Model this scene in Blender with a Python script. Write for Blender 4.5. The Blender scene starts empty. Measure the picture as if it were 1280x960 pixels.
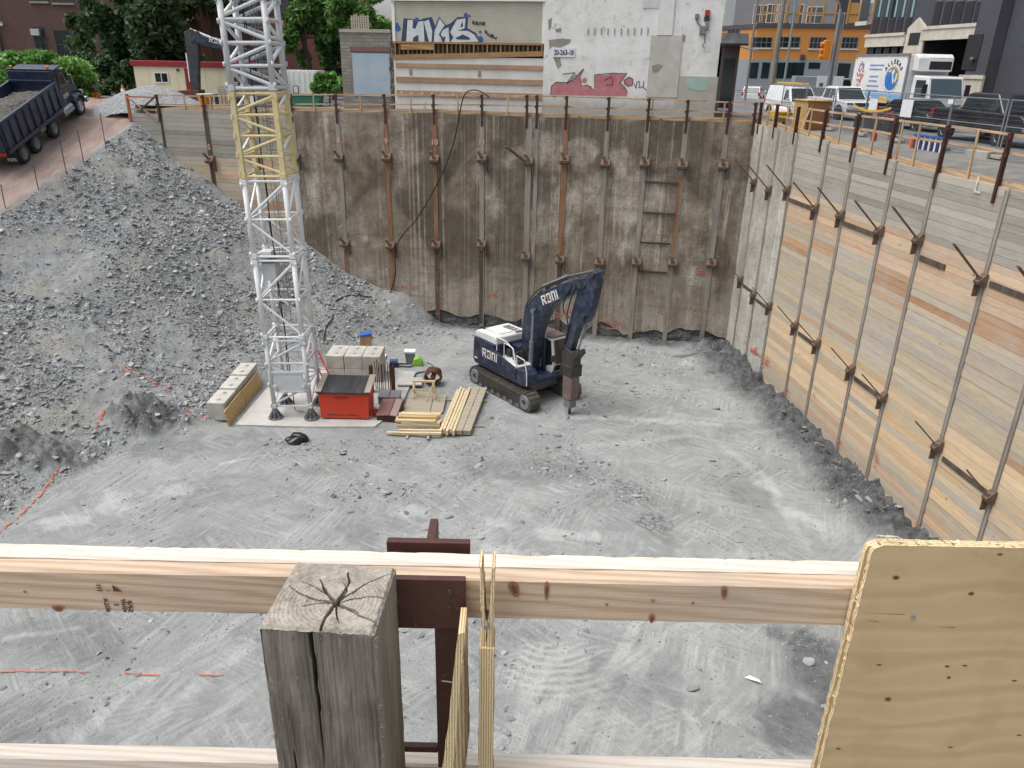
import bpy, bmesh, math, random
import numpy as np
from mathutils import Vector, Matrix, Euler
from mathutils.geometry import tessellate_polygon
random.seed(11); RNG=np.random.default_rng(11)
PI=math.pi
scene=bpy.context.scene; COL=scene.collection

# ------------------------------------------------------------------ survey: camera station and sight lines
FPX=950.; PITCH=math.radians(22.8); ROLL=math.radians(1.18); EYE=Vector((0,0,14.9))
FWD=Vector((0,math.cos(PITCH),-math.sin(PITCH)))
R0=Vector((1,0,0)); U0=Vector((0,math.sin(PITCH),math.cos(PITCH)))
RT=math.cos(ROLL)*R0+math.sin(ROLL)*U0; UP=-math.sin(ROLL)*R0+math.cos(ROLL)*U0
def ray(x,y): return FWD+RT*((x-640)/FPX)-UP*((y-480)/FPX)
def hit(x,y,p0,n):
    d=ray(x,y); return EYE+d*((p0-EYE).dot(n)/d.dot(n))
def atz(x,y,z): return hit(x,y,Vector((0,0,z)),Vector((0,0,1)))
def aty(x,y,Y): return hit(x,y,Vector((0,Y,0)),Vector((0,1,0)))
CORNER=Vector((12.3,41.5,0))
FU=Vector((-.982,.188,0)).normalized(); FN=Vector((-FU.y,FU.x,0))
RV=Vector((.105,-.994,0)).normalized(); RN=Vector((RV.y,-RV.x,0))
def fw(x,y,t=0):
    p=hit(x,y,CORNER+FN*t,FN)-CORNER; return p.dot(FU),p.z
def rw(x,y,t=0):
    p=hit(x,y,CORNER+RN*t,RN)-CORNER; return p.dot(RV),p.z
def fwp(s,t,z): v=CORNER+FU*s+FN*t; return Vector((v.x,v.y,z))
def rwp(s,t,z): v=CORNER+RV*s+RN*t; return Vector((v.x,v.y,z))

# ------------------------------------------------------------------ helpers
def lin(c):
    if isinstance(c,str):
        c=[int(c[i:i+2],16)/255 for i in (0,2,4)]
        c=[x/12.92 if x<=.04045 else ((x+.055)/1.055)**2.4 for x in c]
    return (c[0],c[1],c[2],1)
class NT:
    def __init__(s,name):
        s.m=bpy.data.materials.new(name); s.m.use_nodes=True; s.t=s.m.node_tree; s.n=s.t.nodes; s.l=s.t.links
        s.b=s.n['Principled BSDF']; s.out=s.n['Material Output']; s._tc=None
    def new(s,k,**kw):
        x=s.n.new(k)
        for a,v in kw.items(): setattr(x,a,v)
        return x
    def link(s,a,b): s.l.new(a,b)
    def put(s,sock,v):
        if isinstance(v,bpy.types.NodeSocket): s.l.new(v,sock)
        else: sock.default_value=v
    def obj(s,scale=(1,1,1),rot=(0,0,0)):
        if s._tc is None: s._tc=s.new('ShaderNodeTexCoord')
        mp=s.new('ShaderNodeMapping'); mp.inputs['Scale'].default_value=scale; mp.inputs['Rotation'].default_value=rot
        s.link(s._tc.outputs['Object'],mp.inputs['Vector']); return mp.outputs['Vector']
    def noise(s,vec,scale,detail=4,rough=.55,dist=0):
        x=s.new('ShaderNodeTexNoise'); s.link(vec,x.inputs['Vector'])
        x.inputs['Scale'].default_value=scale; x.inputs['Detail'].default_value=detail; x.inputs['Roughness'].default_value=rough; x.inputs['Distortion'].default_value=dist
        return x.outputs['Fac']
    def vor(s,vec,scale,feature='F1',out='Distance'):
        x=s.new('ShaderNodeTexVoronoi',feature=feature); s.link(vec,x.inputs['Vector']); x.inputs['Scale'].default_value=scale
        return x.outputs[out]
    def wave(s,vec,scale,dist=2,detail=2,kind='BANDS',dr='X',ds=1):
        x=s.new('ShaderNodeTexWave',wave_type=kind)
        if kind=='BANDS': x.bands_direction=dr
        else: x.rings_direction=dr
        s.link(vec,x.inputs['Vector']); x.inputs['Scale'].default_value=scale; x.inputs['Distortion'].default_value=dist; x.inputs['Detail'].default_value=detail; x.inputs['Detail Scale'].default_value=ds
        return x.outputs['Fac']
    def ramp(s,fac,stops):
        x=s.new('ShaderNodeValToRGB'); e=x.color_ramp.elements
        while len(e)<len(stops): e.new(.5)
        for el,(p,c) in zip(e,stops):
            el.position=p; el.color=lin(c) if not isinstance(c,(int,float)) else (c,c,c,1)
        s.link(fac,x.inputs['Fac']); return x.outputs['Color']
    def mix(s,fac,a,b,mode='MIX'):
        x=s.new('ShaderNodeMix',data_type='RGBA',blend_type=mode)
        s.put(x.inputs[0],fac)
        for i,v in ((6,a),(7,b)):
            if isinstance(v,bpy.types.NodeSocket): s.link(v,x.inputs[i])
            else: x.inputs[i].default_value=lin(v)
        return x.outputs[2]
    def math(s,op,a,b=0,clamp=False):
        x=s.new('ShaderNodeMath',operation=op,use_clamp=clamp); s.put(x.inputs[0],a); s.put(x.inputs[1],b); return x.outputs[0]
    def attr(s,name,out='Fac'):
        x=s.new('ShaderNodeAttribute',attribute_name=name); return x.outputs[out]
    def bump(s,h,strength=.3,dist=.02,prev=None):
        x=s.new('ShaderNodeBump'); x.inputs['Strength'].default_value=strength; x.inputs['Distance'].default_value=dist
        s.link(h,x.inputs['Height'])
        if prev is not None: s.link(prev,x.inputs['Normal'])
        return x.outputs['Normal']
    def done(s,color,rough=.8,normal=None,metal=0,**kw):
        s.put(s.b.inputs['Base Color'],color if isinstance(color,bpy.types.NodeSocket) else lin(color))
        s.put(s.b.inputs['Roughness'],rough); s.put(s.b.inputs['Metallic'],metal)
        if normal is not None: s.link(normal,s.b.inputs['Normal'])
        for k,v in kw.items(): s.put(s.b.inputs[k],v)
        return s.m
def mat(name,c1,c2=None,scale=3,stretch=(1,1,1),rough=.75,metal=0,bump=.15,bscale=25,lo=.35,hi=.65,c3=None,bdist=.01,**kw):
    """weathered surface: two or three colours of the thing itself mixed by noise, plus fine relief"""
    t=NT(name); v=t.obj(stretch)
    f=t.noise(v,scale,6,.6)
    st=[(lo,c1),(hi,c2 or c1)]
    if c3: st.append((min(.98,hi+.12),c3))
    col=t.ramp(f,st)
    nrm=t.bump(t.noise(v,bscale,3),bump,bdist) if bump else None
    return t.done(col,rough,nrm,metal,**kw)

class MB:
    def __init__(s): s.v=[]; s.f=[]; s.M=None; s.col=[]; s.cur=None
    def add(s,vs,fs):
        o=len(s.v)
        for p in vs:
            p=Vector(p); s.v.append(s.M@p if s.M else p)
        for f in fs:
            s.f.append([i+o for i in f]); s.col.append(s.cur)
        return s
    def hexa(s,p): return s.add(p,[(0,3,2,1),(4,5,6,7),(0,1,5,4),(1,2,6,5),(2,3,7,6),(3,0,4,7)])
    def box(s,c,d,rz=0):
        x,y,z=[q/2 for q in d]; cs,sn=math.cos(rz),math.sin(rz); c=Vector(c)
        P=[(-x,-y,-z),(x,-y,-z),(x,y,-z),(-x,y,-z),(-x,-y,z),(x,-y,z),(x,y,z),(-x,y,z)]
        return s.hexa([c+Vector((a*cs-b*sn,a*sn+b*cs,e)) for a,b,e in P])
    def b2(s,x0,x1,y0,y1,z0,z1):
        return s.box(((x0+x1)/2,(y0+y1)/2,(z0+z1)/2),(abs(x1-x0),abs(y1-y0),abs(z1-z0)))
    def bar(s,p,q,w,h=None,up=(0,0,1)):
        h=h or w; p=Vector(p);q=Vector(q);d=(q-p).normalized();u=Vector(up)
        if abs(d.dot(u))>.98: u=Vector((0,1,0)) if abs(d.y)<.9 else Vector((1,0,0))
        a=d.cross(u).normalized()*w/2; b=a.cross(d).normalized()*h/2
        return s.hexa([p-a-b,p+a-b,p+a+b,p-a+b,q-a-b,q+a-b,q+a+b,q-a+b])
    def cyl(s,p,q,r,r2=None,n=10,caps=True):
        r2=r if r2 is None else r2; p=Vector(p);q=Vector(q);d=(q-p).normalized()
        a=d.orthogonal().normalized(); b=d.cross(a)
        vs=[];fs=[]
        for i in range(n):
            t=2*PI*i/n; o=a*math.cos(t)+b*math.sin(t); vs+= [p+o*r,q+o*r2]
        for i in range(n):
            j=(i+1)%n; fs.append((2*i,2*j,2*j+1,2*i+1))
        if caps: fs.append(tuple(2*i for i in reversed(range(n)))); fs.append(tuple(2*i+1 for i in range(n)))
        return s.add(vs,fs)
    def tube(s,pts,r,n=6):
        pts=[Vector(p) for p in pts]; vs=[];fs=[]; a=None
        for k,p in enumerate(pts):
            d=(pts[min(k+1,len(pts)-1)]-pts[max(k-1,0)]).normalized()
            a=d.orthogonal().normalized() if a is None else (a-d*a.dot(d)).normalized()
            b=d.cross(a)
            for i in range(n):
                t=2*PI*i/n; vs.append(p+(a*math.cos(t)+b*math.sin(t))*r)
        for k in range(len(pts)-1):
            for i in range(n):
                j=(i+1)%n; fs.append((k*n+i,k*n+j,(k+1)*n+j,(k+1)*n+i))
        fs.append(tuple(reversed(range(n)))); fs.append(tuple((len(pts)-1)*n+i for i in range(n)))
        return s.add(vs,fs)
    def prism(s,poly,a0,a1,axes='xz',wf=None):
        """polygon in a plane, extruded along the third axis; wf(u,v)=half-width overrides"""
        vs=[]
        for k,a in enumerate((a0,a1)):
            for (u,w) in poly:
                aa=a if wf is None else (wf(u,w) if k else -wf(u,w))
                vs.append({'xz':(u,aa,w),'xy':(u,w,aa),'yz':(aa,u,w)}[axes])
        n=len(poly)
        fs=[tuple(range(n)),tuple(range(2*n-1,n-1,-1))]+[(i,i+n,(i+1)%n+n,(i+1)%n) for i in range(n)]
        return s.add(vs,fs)
    def lathe(s,prof,axis='y',n=20,c=(0,0,0)):
        vs=[];fs=[];m=len(prof);c=Vector(c)
        for i in range(n):
            t=2*PI*i/n
            for r,h in prof:
                a,b=r*math.cos(t),r*math.sin(t)
                vs.append(c+Vector({'y':(a,h,b),'z':(a,b,h),'x':(h,a,b)}[axis]))
        for i in range(n):
            j=(i+1)%n
            for k in range(m-1): fs.append((i*m+k,i*m+k+1,j*m+k+1,j*m+k))
        return s.add(vs,fs)
    def build(s,name,m,parent=None,smooth=False,bevel=0,world=False,seg=2):
        me=bpy.data.meshes.new(name)
        vs=s.v
        if world and parent is not None:
            inv=parent.matrix_basis.inverted(); vs=[inv@p for p in vs]
        me.from_pydata([tuple(p) for p in vs],[],s.f)
        if any(c is not None for c in s.col):
            at=me.attributes.new('tint','FLOAT_COLOR','FACE')
            for i,c in enumerate(s.col):
                at.data[i].color=(*(c or (1,1,1))[:3],1)
        bm=bmesh.new(); bm.from_mesh(me); bmesh.ops.recalc_face_normals(bm,faces=bm.faces); bm.to_mesh(me); bm.free()
        o=bpy.data.objects.new(name,me); COL.objects.link(o)
        me.materials.append(m)
        if parent is not None: o.parent=parent
        if smooth:
            for p in me.polygons: p.use_smooth=True
        if bevel:
            md=o.modifiers.new('Bevel','BEVEL'); md.width=bevel; md.segments=seg; md.limit_method='ANGLE'; md.angle_limit=math.radians(35)
        return o
def tag(o,label=None,cat=None,group=None,kind=None):
    if label: o['label']=label
    if cat: o['category']=cat
    if group: o['group']=group
    if kind: o['kind']=kind
    return o
def thing(name,label,cat,loc=(0,0,0),rz=0,group=None,rot=None):
    o=bpy.data.objects.new(name,None); COL.objects.link(o); o.empty_display_size=.2
    e=Euler(rot) if rot else Euler((0,0,rz))
    o.rotation_euler=e; o.location=loc
    o.matrix_basis=Matrix.Translation(Vector(loc))@e.to_matrix().to_4x4()
    return tag(o,label,cat,group)
def kids(o): return [c for c in bpy.data.objects if c.parent==o]
def copy_tree(o,parent=None):
    c=o.copy(); COL.objects.link(c)
    if parent is not None: c.parent=parent
    for k in kids(o): copy_tree(k,c)
    return c
def text_mesh(txt,size,m,parent,M,name='lettering',ext=.004,off=0,align='LEFT',squash=1,shear=0):
    cu=bpy.data.curves.new('font','FONT'); cu.body=txt; cu.size=size; cu.extrude=ext; cu.offset=off; cu.align_x=align; cu.shear=shear; cu.resolution_u=3
    to=bpy.data.objects.new('font',cu); COL.objects.link(to)
    dg=bpy.context.evaluated_depsgraph_get(); me=bpy.data.meshes.new_from_object(to.evaluated_get(dg))
    bpy.data.objects.remove(to); bpy.data.curves.remove(cu)
    me.name=name; me.transform(M@Matrix.Diagonal((squash,1,1,1)))
    o=bpy.data.objects.new(name,me); COL.objects.link(o); me.materials.clear(); me.materials.append(m)
    if parent is not None: o.parent=parent
    return o
def frame(o,x,z):
    """matrix whose X runs along x, whose Y runs along z (text up), origin o"""
    x=Vector(x).normalized(); y=Vector(z).normalized(); n=x.cross(y)
    return Matrix(((x.x,y.x,n.x,o[0]),(x.y,y.y,n.y,o[1]),(x.z,y.z,n.z,o[2]),(0,0,0,1)))
# value noise in numpy
_T=RNG.random((256,256))
def vnoise(x,y):
    xi=np.floor(x).astype(int); yi=np.floor(y).astype(int); fx=x-xi; fy=y-yi
    fx=fx*fx*(3-2*fx); fy=fy*fy*(3-2*fy)
    g=lambda a,b:_T[a&255,b&255]
    return (g(xi,yi)*(1-fx)+g(xi+1,yi)*fx)*(1-fy)+(g(xi,yi+1)*(1-fx)+g(xi+1,yi+1)*fx)*fy
def fbm(x,y,oct=4,gain=.5):
    a=1.;s=0.;t=0.
    for i in range(oct):
        s=s+a*vnoise(x*2**i+17.3*i,y*2**i+9.1*i); t+=a; a*=gain
    return s/t*2-1
def sstep(a,b,x):
    t=np.clip((x-a)/(b-a),0,1); return t*t*(3-2*t)
EXPOSURE=0.56
# ------------------------------------------------------------------ materials
def m_wood(name,c1,c2,c3,axis='x',ring=5,grain=40,rough=.75,knots=None,kscale=2.2,bump=.12,stain=None):
    """sawn softwood: long grain along one axis, growth-ring figure, knots"""
    t=NT(name)
    st={'x':(.06,1,1),'y':(1,.06,1),'z':(1,1,.06)}[axis]
    v=t.obj(st)
    fig=t.wave(v,ring,6,3,'BANDS','DIAGONAL',1.2)
    g=t.noise(v,grain,4,.6)
    col=t.ramp(fig,[(0,c1),(.55,c2),(1,c3)])
    col=t.mix(t.math('MULTIPLY',g,.35),col,c3)
    kst={'x':(.45,1,1),'y':(1,.45,1),'z':(1,1,.45)}[axis]
    kd=t.vor(t.obj(kst),kscale)
    if knots:
        k=t.ramp(kd,[(0,1.0),(.07,.9),(.13,0.0)])
        col=t.mix(k,col,knots)
    if stain:
        s=t.ramp(t.noise(t.obj(),stain[1],4),[(.45,0.0),(.7,1.0)])
        col=t.mix(t.math('MULTIPLY',s,.7),col,stain[0])
    return t.done(col,rough,t.bump(g,bump,.004))
def m_tinted(name,axis='x'):
    """boards whose own colour comes from the board, with grain, knots and grime streaks"""
    t=NT(name)
    st={'x':(.08,1,1),'z':(1,1,.08)}[axis]
    v=t.obj(st); c=t.attr('tint','Color')
    g=t.noise(v,22,5,.65); g2=t.noise(v,5,3,.6)
    col=t.mix(t.ramp(g,[(.35,.0),(.7,.32)]),c,'877f72','MULTIPLY')
    col=t.mix(t.ramp(g2,[(.5,.0),(.75,.4)]),col,'b0aaa0')
    k=t.ramp(t.vor(t.obj((.5,1,1)),1.6),[(0,.9),(.03,.8),(.055,0.)])
    col=t.mix(k,col,'3d3026')
    dust=t.ramp(t.noise(t.obj((.5,1,.9)),.8,5,.7),[(.5,.0),(.75,.5)])
    col=t.mix(dust,col,'b0aca3')
    return t.done(col,.85,t.bump(g,.25,.01))
def m_shotcrete(name,light,mid,dark,brown):
    t=NT(name)
    v0=t.obj((1,1,.75)); sx=t.new('ShaderNodeSeparateXYZ'); t.link(t.obj(),sx.inputs[0])
    big=t.noise(v0,.22,6,.6,.6); med=t.noise(v0,.9,7,.68,.3)
    col=t.ramp(med,[(.30,dark),(.48,mid),(.66,light)])
    col=t.mix(t.ramp(big,[(.43,.0),(.54,.95)]),col,t.mix(t.ramp(med,[(.35,.0),(.65,1.0)]),brown,mid))
    # water running down: soft broad stains and a few pale lime runs, only in places
    gate=t.ramp(t.noise(t.obj((1,1,.6)),.35,4,.6),[(.42,.0),(.58,1.0)])
    st=t.noise(t.obj((1.0,1,.10)),1.1,6,.7,.6)
    col=t.mix(t.math('MULTIPLY',t.ramp(st,[(.52,.0),(.66,.8)]),gate),col,dark)
    st2=t.noise(t.obj((1.6,1,.06)),1.2,5,.65,.4)
    col=t.mix(t.math('MULTIPLY',t.ramp(st2,[(.58,.0),(.66,.75)]),t.math('SUBTRACT',1.0,gate)),col,light)
    wet=t.noise(t.obj((.6,1,.5)),.45,5,.55,.5)
    col=t.mix(t.ramp(wet,[(.49,.0),(.56,.8)]),col,dark)
    zz=t.math('ADD',sx.outputs[2],t.math('MULTIPLY',med,5.0))
    col=t.mix(t.math('MULTIPLY',t.ramp(t.math('MULTIPLY',zz,.1),[(.45,1.0),(.68,.0)]),.6),col,t.mix(t.ramp(st,[(.4,.0),(.6,1.0)]),light,mid))
    fl_=t.noise(t.obj((5.5,1,.035)),1.0,4,.6)
    col=t.mix(t.math('MULTIPLY',t.ramp(fl_,[(.52,.0),(.66,.55)]),t.ramp(med,[(.35,.2),(.6,1.0)])),col,light)
    fd_=t.noise(t.obj((4.2,1,.03)),1.3,4,.6)
    col=t.mix(t.ramp(fd_,[(.56,.0),(.70,.55)]),col,dark)
    hb=t.noise(t.obj((.12,1,4.0)),1.0,3,.6)
    col=t.mix(t.ramp(hb,[(.55,.0),(.7,.3)]),col,dark)
    pix=t.noise(t.obj(),9,5,.7)
    col=t.mix(t.ramp(pix,[(.3,.55),(.5,.0)]),col,'40382f')
    n1=t.bump(pix,.55,.05)
    n2=t.bump(t.noise(t.obj((1,1,.5)),30,3,.6),.4,.015,n1)
    return t.done(col,.88,n2)
def m_paint(name,c,dirt='6d6a64',rough=.4,amt=.45,scale=2.5,chip=None,metal=0,coat=0,bump=.04):
    t=NT(name); v=t.obj()
    f=t.noise(v,scale,7,.65)
    col=t.mix(t.math('MULTIPLY',t.ramp(f,[(.45,.0),(.8,1.0)]),amt),c,dirt)
    if chip: col=t.mix(t.ramp(t.noise(v,scale*5,6,.7),[(.62,.0),(.68,.9)]),col,chip)
    r=t.math('ADD',t.math('MULTIPLY',f,.35),rough-.15)
    t.b.inputs['Coat Weight'].default_value=coat
    return t.done(col,r,t.bump(t.noise(v,scale*8,3),bump,.01),metal)
def m_brick(name,c1,c2,mortar,scale=1,rot=(PI/2,0,0)):
    t=NT(name); v=t.obj((1,1,1),rot)
    b=t.new('ShaderNodeTexBrick'); t.link(v,b.inputs['Vector'])
    b.inputs['Color1'].default_value=lin(c1); b.inputs['Color2'].default_value=lin(c2); b.inputs['Mortar'].default_value=lin(mortar)
    b.inputs['Scale'].default_value=scale; b.inputs['Brick Width'].default_value=.22; b.inputs['Row Height'].default_value=.075; b.inputs['Mortar Size'].default_value=.008
    col=t.mix(t.ramp(t.noise(t.obj(),.5,6,.65),[(.4,.0),(.75,.45)]),b.outputs['Color'],'3a3230')
    return t.done(col,.9,t.bump(b.outputs['Fac'],-.2,.01))
MT={}
MT['steel_maroon']=m_paint('maroon primed steel','41211b','2a1c17',.55,.6,3,'573a2e')
MT['steel_fg']=m_paint('red oxide primer','4a2923','33201b',.5,.75,9,'6e4a40',bump=.12)
MT['pile_grey']=mat('grimy pile steel','77726b','938d84',2.5,(2,2,.25),.85,0,c3='5d5147')
MT['pile_rust']=mat('rust streaked pile','74492f','8a6f58',3,(3,3,.25),.85,0,c3='8b8378')
MT['pile_dark']=mat('dark wet pile and gap shade','3e352e','5d5246',2,(2,2,.2),.8,0,c3='77716a')
MT['bracket']=mat('rusty bracket steel','57483e','75604f',5,rough=.8,c3='3a2a22')
MT['bracket_grey']=mat('grimy bracket steel','6d665d','8d867b',5,rough=.8,c3='4b4038')
MT['strand']=mat('dirty strand steel','514a43','756b60',6,rough=.6,metal=.3)
MT['shot']=m_shotcrete('stained shotcrete','b8b0a4','8b8174','534a3f','6d5d4a')
MT['shot2']=m_shotcrete('pale shotcrete','c9c7c0','b1aea6','928d83','a0988a')
MT['lag']=m_tinted('lagging boards')
MT['rail_wood']=m_wood('rail lumber','c3a98a','b3946f','9c7c58','x',4,30,knots='5d4531',stain=('8f877c',2.0))
MT['rail_wood_y']=m_wood('rail lumber long','c3a98a','b3946f','9c7c58','x',4,30,knots='5d4531',stain=('8f877c',2.0))
MT['stud_wood']=m_wood('stud lumber','c0a684','ab8c67','8c6f4f','z',4,30,stain=('8a8379',2))
MT['orange_post']=m_paint('orange painted timber','a5603f','8b6a58',.7,.5)
MT['spray']=mat('orange marking paint','c9634a','b9705a',8,rough=.8,bump=0)
MT['spray_white']=mat('white marking paint','cfcac2','b5ada4',8,rough=.8,bump=0)
MT['pink']=mat('pink marking paint','c9837a','b9a49c',8,rough=.8,bump=0)
MT['black']=mat('black rubber','17171a','26262a',5,rough=.6)
MT['tyre']=mat('tyre rubber','1c1c1d','3a3836',4,rough=.85,c3='57534e')
MT['navy']=m_paint('navy machine paint','17243c','686b70',.45,.6,3.2,coat=.1)
MT['navy_dark']=m_paint('dark navy paint','182640','4b4e55',.42,.55,2.6,coat=.2)
MT['white_p']=m_paint('white paint','d9dad8','9c9a95',.4,.35,2)
MT['white_van']=m_paint('white car paint','d5d8db','a9abad',.25,.25,1.2,coat=.5)
MT['grey_steel']=m_paint('grey steel','73767a','4e4b48',.5,.6,3)
MT['dark_steel']=m_paint('dark steel','343332','5c554c',.55,.6,4)
MT['track']=m_paint('track steel','57534e','87827a',.6,.7,4,metal=.2)
MT['chrome']=m_paint('polished metal','a8abae','6f6c68',.25,.3,3,metal=.9)
MT['glass']=NT('dark glass').done('20282b',.06,None,0,**{'Specular IOR Level':.7})
MT['glass_blue']=NT('pale window glass').done('4a5a62',.08,None,0,**{'Specular IOR Level':.7})
MT['breaker']=m_paint('worn breaker steel','6a5654','8d8782',.55,.65,3.5,'a29b95')
MT['concrete']=mat('precast concrete','a5a29a','bdbab2',2.2,rough=.9,bump=.3,c3='8b877e')
MT['concrete_dk']=mat('old concrete','8b8880','a09c93',1.4,(1,1,.4),.9,bump=.3,c3='6d6a63')
MT['pad']=mat('dusty concrete pad','a7a5a0','b9b7b2',1.2,rough=.95,bump=.2,c3='929089')
MT['ply']=m_wood('formwork plywood','c6ac78','bb9f6c','ab8d5a','x',3,25,knots='7a5b36',kscale=1.4)
MT['ply_v']=m_wood('upright plywood','b99b62','ab8c55','9d7d49','z',3,25)
MT['fresh']=m_wood('fresh lumber','dccfb2','d0bf9c','b9a37c','x',5,30,knots='7b5c3b')
MT['greyboard']=m_wood('weathered lumber','b3aa98','a49a88','8d8373','x',5,30)
MT['red_box']=m_paint('red orange enamel','c93a20','a85a44',.45,.3,1.8,'7d5040')
MT['lid']=mat('black lid','2c2d2f','45464a',3,(1,.2,1),.7,bump=.1)
MT['red']=m_paint('red paint','a32a22','6e4038',.45,.4)
MT['orange']=m_paint('orange plastic','d0602a','9b5b3b',.5,.3)
MT['yellow']=m_paint('yellow paint','c9a13a','8b7a4c',.5,.4)
MT['green']=m_paint('green plastic','1f6b4b','3f5f52',.5,.4)
MT['blue']=m_paint('blue paint','2f5ea8','4a5c7c',.5,.3)
MT['blue_dk']=m_paint('dark blue paint','24365e','4a5468',.4,.35)
MT['lime']=m_paint('lime plastic','86b83c','7a9450',.5,.2)
MT['cream']=m_paint('cream siding','d3cdaf','a59d85',.6,.35,1.2)
MT['roof_red']=m_paint('red fascia','8a1d26','5e2a2c',.5,.4,1.5)
MT['crane_white']=m_paint('white tower paint','e2e4e4','a3a3a0',.45,.4,2.5,'9a9082')
MT['crane_yellow']=m_paint('faded yellow tower paint','d6c48f','cbc6b4',.5,.65,2.2,'a87c4e')
MT['wire']=m_paint('dull fence wire','55585b','45474a',.6,.4,4)
MT['galv']=m_paint('galvanised steel','8d9093','66686a',.45,.5,4,metal=.5)
MT['letter']=mat('white lettering','d8d8d6','c4c4c2',6,rough=.6,bump=0)
MT['letter_dk']=mat('dark lettering','1d2a44','2b3550',6,rough=.6,bump=0)
MT['paper']=mat('white paper','dededb','cfcfcb',4,rough=.9,bump=.1)
MT['amber']=m_paint('amber lens','d07a1e','a56a2e',.3,.2)
MT['redlens']=m_paint('red lens','b01c18','7c1c18',.25,.2)
MT['asphalt']=mat('asphalt','5c5d60','707173',.6,rough=.95,bump=.3,bscale=60,c3='828281')
MT['verge']=mat('dusty gravel','64635f','7a7975',1.5,rough=.95,bump=.5,bscale=30,c3='53524e')
MT['sidewalk']=mat('concrete pavement','8b8983','9d9b95',.8,rough=.95,bump=.2)
MT['rust']=mat('rusty iron','4d2f22','6b4632',8,rough=.9,c3='2e1f18',bump=.4)
MT['bark']=mat('bark','3d342b','55493c',6,(1,1,.2),.95,bump=.5)
MT['stucco_orange']=m_paint('orange stucco','b57a3a','94703f',.8,.3,.6)
MT['bld_grey']=m_paint('grey cladding','7f868b','676b6f',.6,.35,.7)
MT['bld_dark']=m_brick('charcoal painted brick','4a4c57','42444e','383a42')
MT['stone']=mat('limestone trim','b0a99c','c2bcb0',2,rough=.85,bump=.2)
MT['brick']=m_brick('dark red brick','5e403b','4d3330','6d5d56')
MT['brick_red']=m_brick('red brick','703a31','5d3028','74605a')
MT['block']=m_brick('grey block','8b8982','7b7871','6d6a64',.42)
MT['siding']=None
def m_leaf(name,a,b,c):
    t=NT(name)
    oi=t.attr('shade')
    col=t.ramp(oi,[(.0,a),(.5,b),(1,c)])
    t.done(col,.6)
    tr=t.new('ShaderNodeBsdfTranslucent'); t.link(col,tr.inputs['Color'])
    mx=t.new('ShaderNodeMixShader'); mx.inputs[0].default_value=.3
    t.link(t.b.outputs[0],mx.inputs[1]); t.link(tr.outputs[0],mx.inputs[2]); t.link(mx.outputs[0],t.out.inputs['Surface'])
    return t.m
MT['leaf_dark']=m_leaf('dark foliage','2f4526','42593a','5c7645')
MT['leaf_mid']=m_leaf('mid foliage','42622f','5a823d','7ea556')
MT['leaf_bright']=m_leaf('bright foliage','4e7736','6d9c4c','98bf6e')
# ------------------------------------------------------------------ pit floor, rubble slope and ramp: one sheet
def ywall(x): return 41.5+.1915*(12.3-x)
def xwall(y): return 12.3+.1056*(41.5-y)
OUT=[(atz(185,520,.6),1.5),(atz(40,560,.8),1.7)]          # rock outcrops at the foot of the slope
def H(x,y,mask=False):
    x=np.asarray(x,float); y=np.asarray(y,float)
    wx=x+.6*fbm(x*.35+40,y*.35,3); wy=y+.5*fbm(x*.35,y*.35+70,3)
    xt=np.interp(wy,[0,10,21.85,23.95,25.77,28.92,30.2,34.8,36,40.3,44.8,46.5],[-21.5,-20,-17.6,-17.1,-16.3,-15.2,-13.0,-12.7,-11.0,-7.8,-4.9,-3.9])
    xe=np.interp(y,[0,35,37.5,40,43,47.8,57],[-28.5,-26.4,-25.4,-24.3,-23.7,-23.35,-23.35])
    ze=np.interp(y,[0,15,25,35,37.5,40,43,47.8,51,57],[0,.8,3.2,6.5,7.75,8.9,9.85,11.1,12.0,12.3])
    u=np.clip((xt-wx)/(xt-xe),0,1)
    sl=ze*u**1.12
    onr=sstep(xe+.5,xe-.3,x)                              # on the ramp deck
    z=sl*(1-onr)+ze*onr
    rough=(1-onr)
    slope_m=sstep(.0,.06,u)*rough
    z=z+rough*(.10*fbm(x*.4,y*.4,4)+.035*fbm(x*2.1,y*2.1,4)+slope_m*(.16*fbm(x*.5+9,y*.5,5)+.08*fbm(x*2.4,y*2.4,4)))+onr*.03*fbm(x*1.2,y*1.2,3)
    # dark muck banked up along the right-hand wall
    dr=(xwall(y)-x)*.994
    lump=fbm(x*1.1+5,y*1.1+33,5,.6)
    bw=2.7+1.1*fbm(y*.25,y*0+3,3)
    berm=sstep(bw,bw*.35,dr)
    z=z+berm*(.38+.6*lump+.22*fbm(x*3.2,y*3.2,4))
    # rock ledge under the far wall
    df=(ywall(x)-y)*.982
    led=sstep(1.0,.15,df+.5*fbm(x*.9,x*0+8,3))*(1-slope_m)*(1-berm)
    z=z+led*(.08+.18*fbm(x*1.3,y*1.3+5,4))
    out=np.zeros_like(z)
    for c,r in OUT:
        d=np.sqrt(((x-c.x)/1.35)**2+((y-c.y)/.8)**2)
        out=np.maximum(out,sstep(r,.35*r,d+.5*fbm(x*1.5,y*1.5,3)))
    z=z+out*(.3+1.0*np.abs(fbm(x*1.1,y*2.2,5,.6))+.18*fbm(x*4,y*5,3))
    # heap against the far wall beside the slope
    h1=atz(512,388,.6); z=z+.9*np.exp(-(((x-h1.x)/1.5)**2+((y-h1.y)/1.2)**2))
    if mask: return z,dict(slope=slope_m,ramp=onr,berm=berm,ledge=led,out=out)
    return z
def hz(x,y): return float(H(np.array([x]),np.array([y]))[0])
GX0,GX1,GY0,GY1,GS=-37.,16.6,.9,56.,.075
nx=int((GX1-GX0)/GS)+1; ny=int((GY1-GY0)/GS)+1
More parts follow.
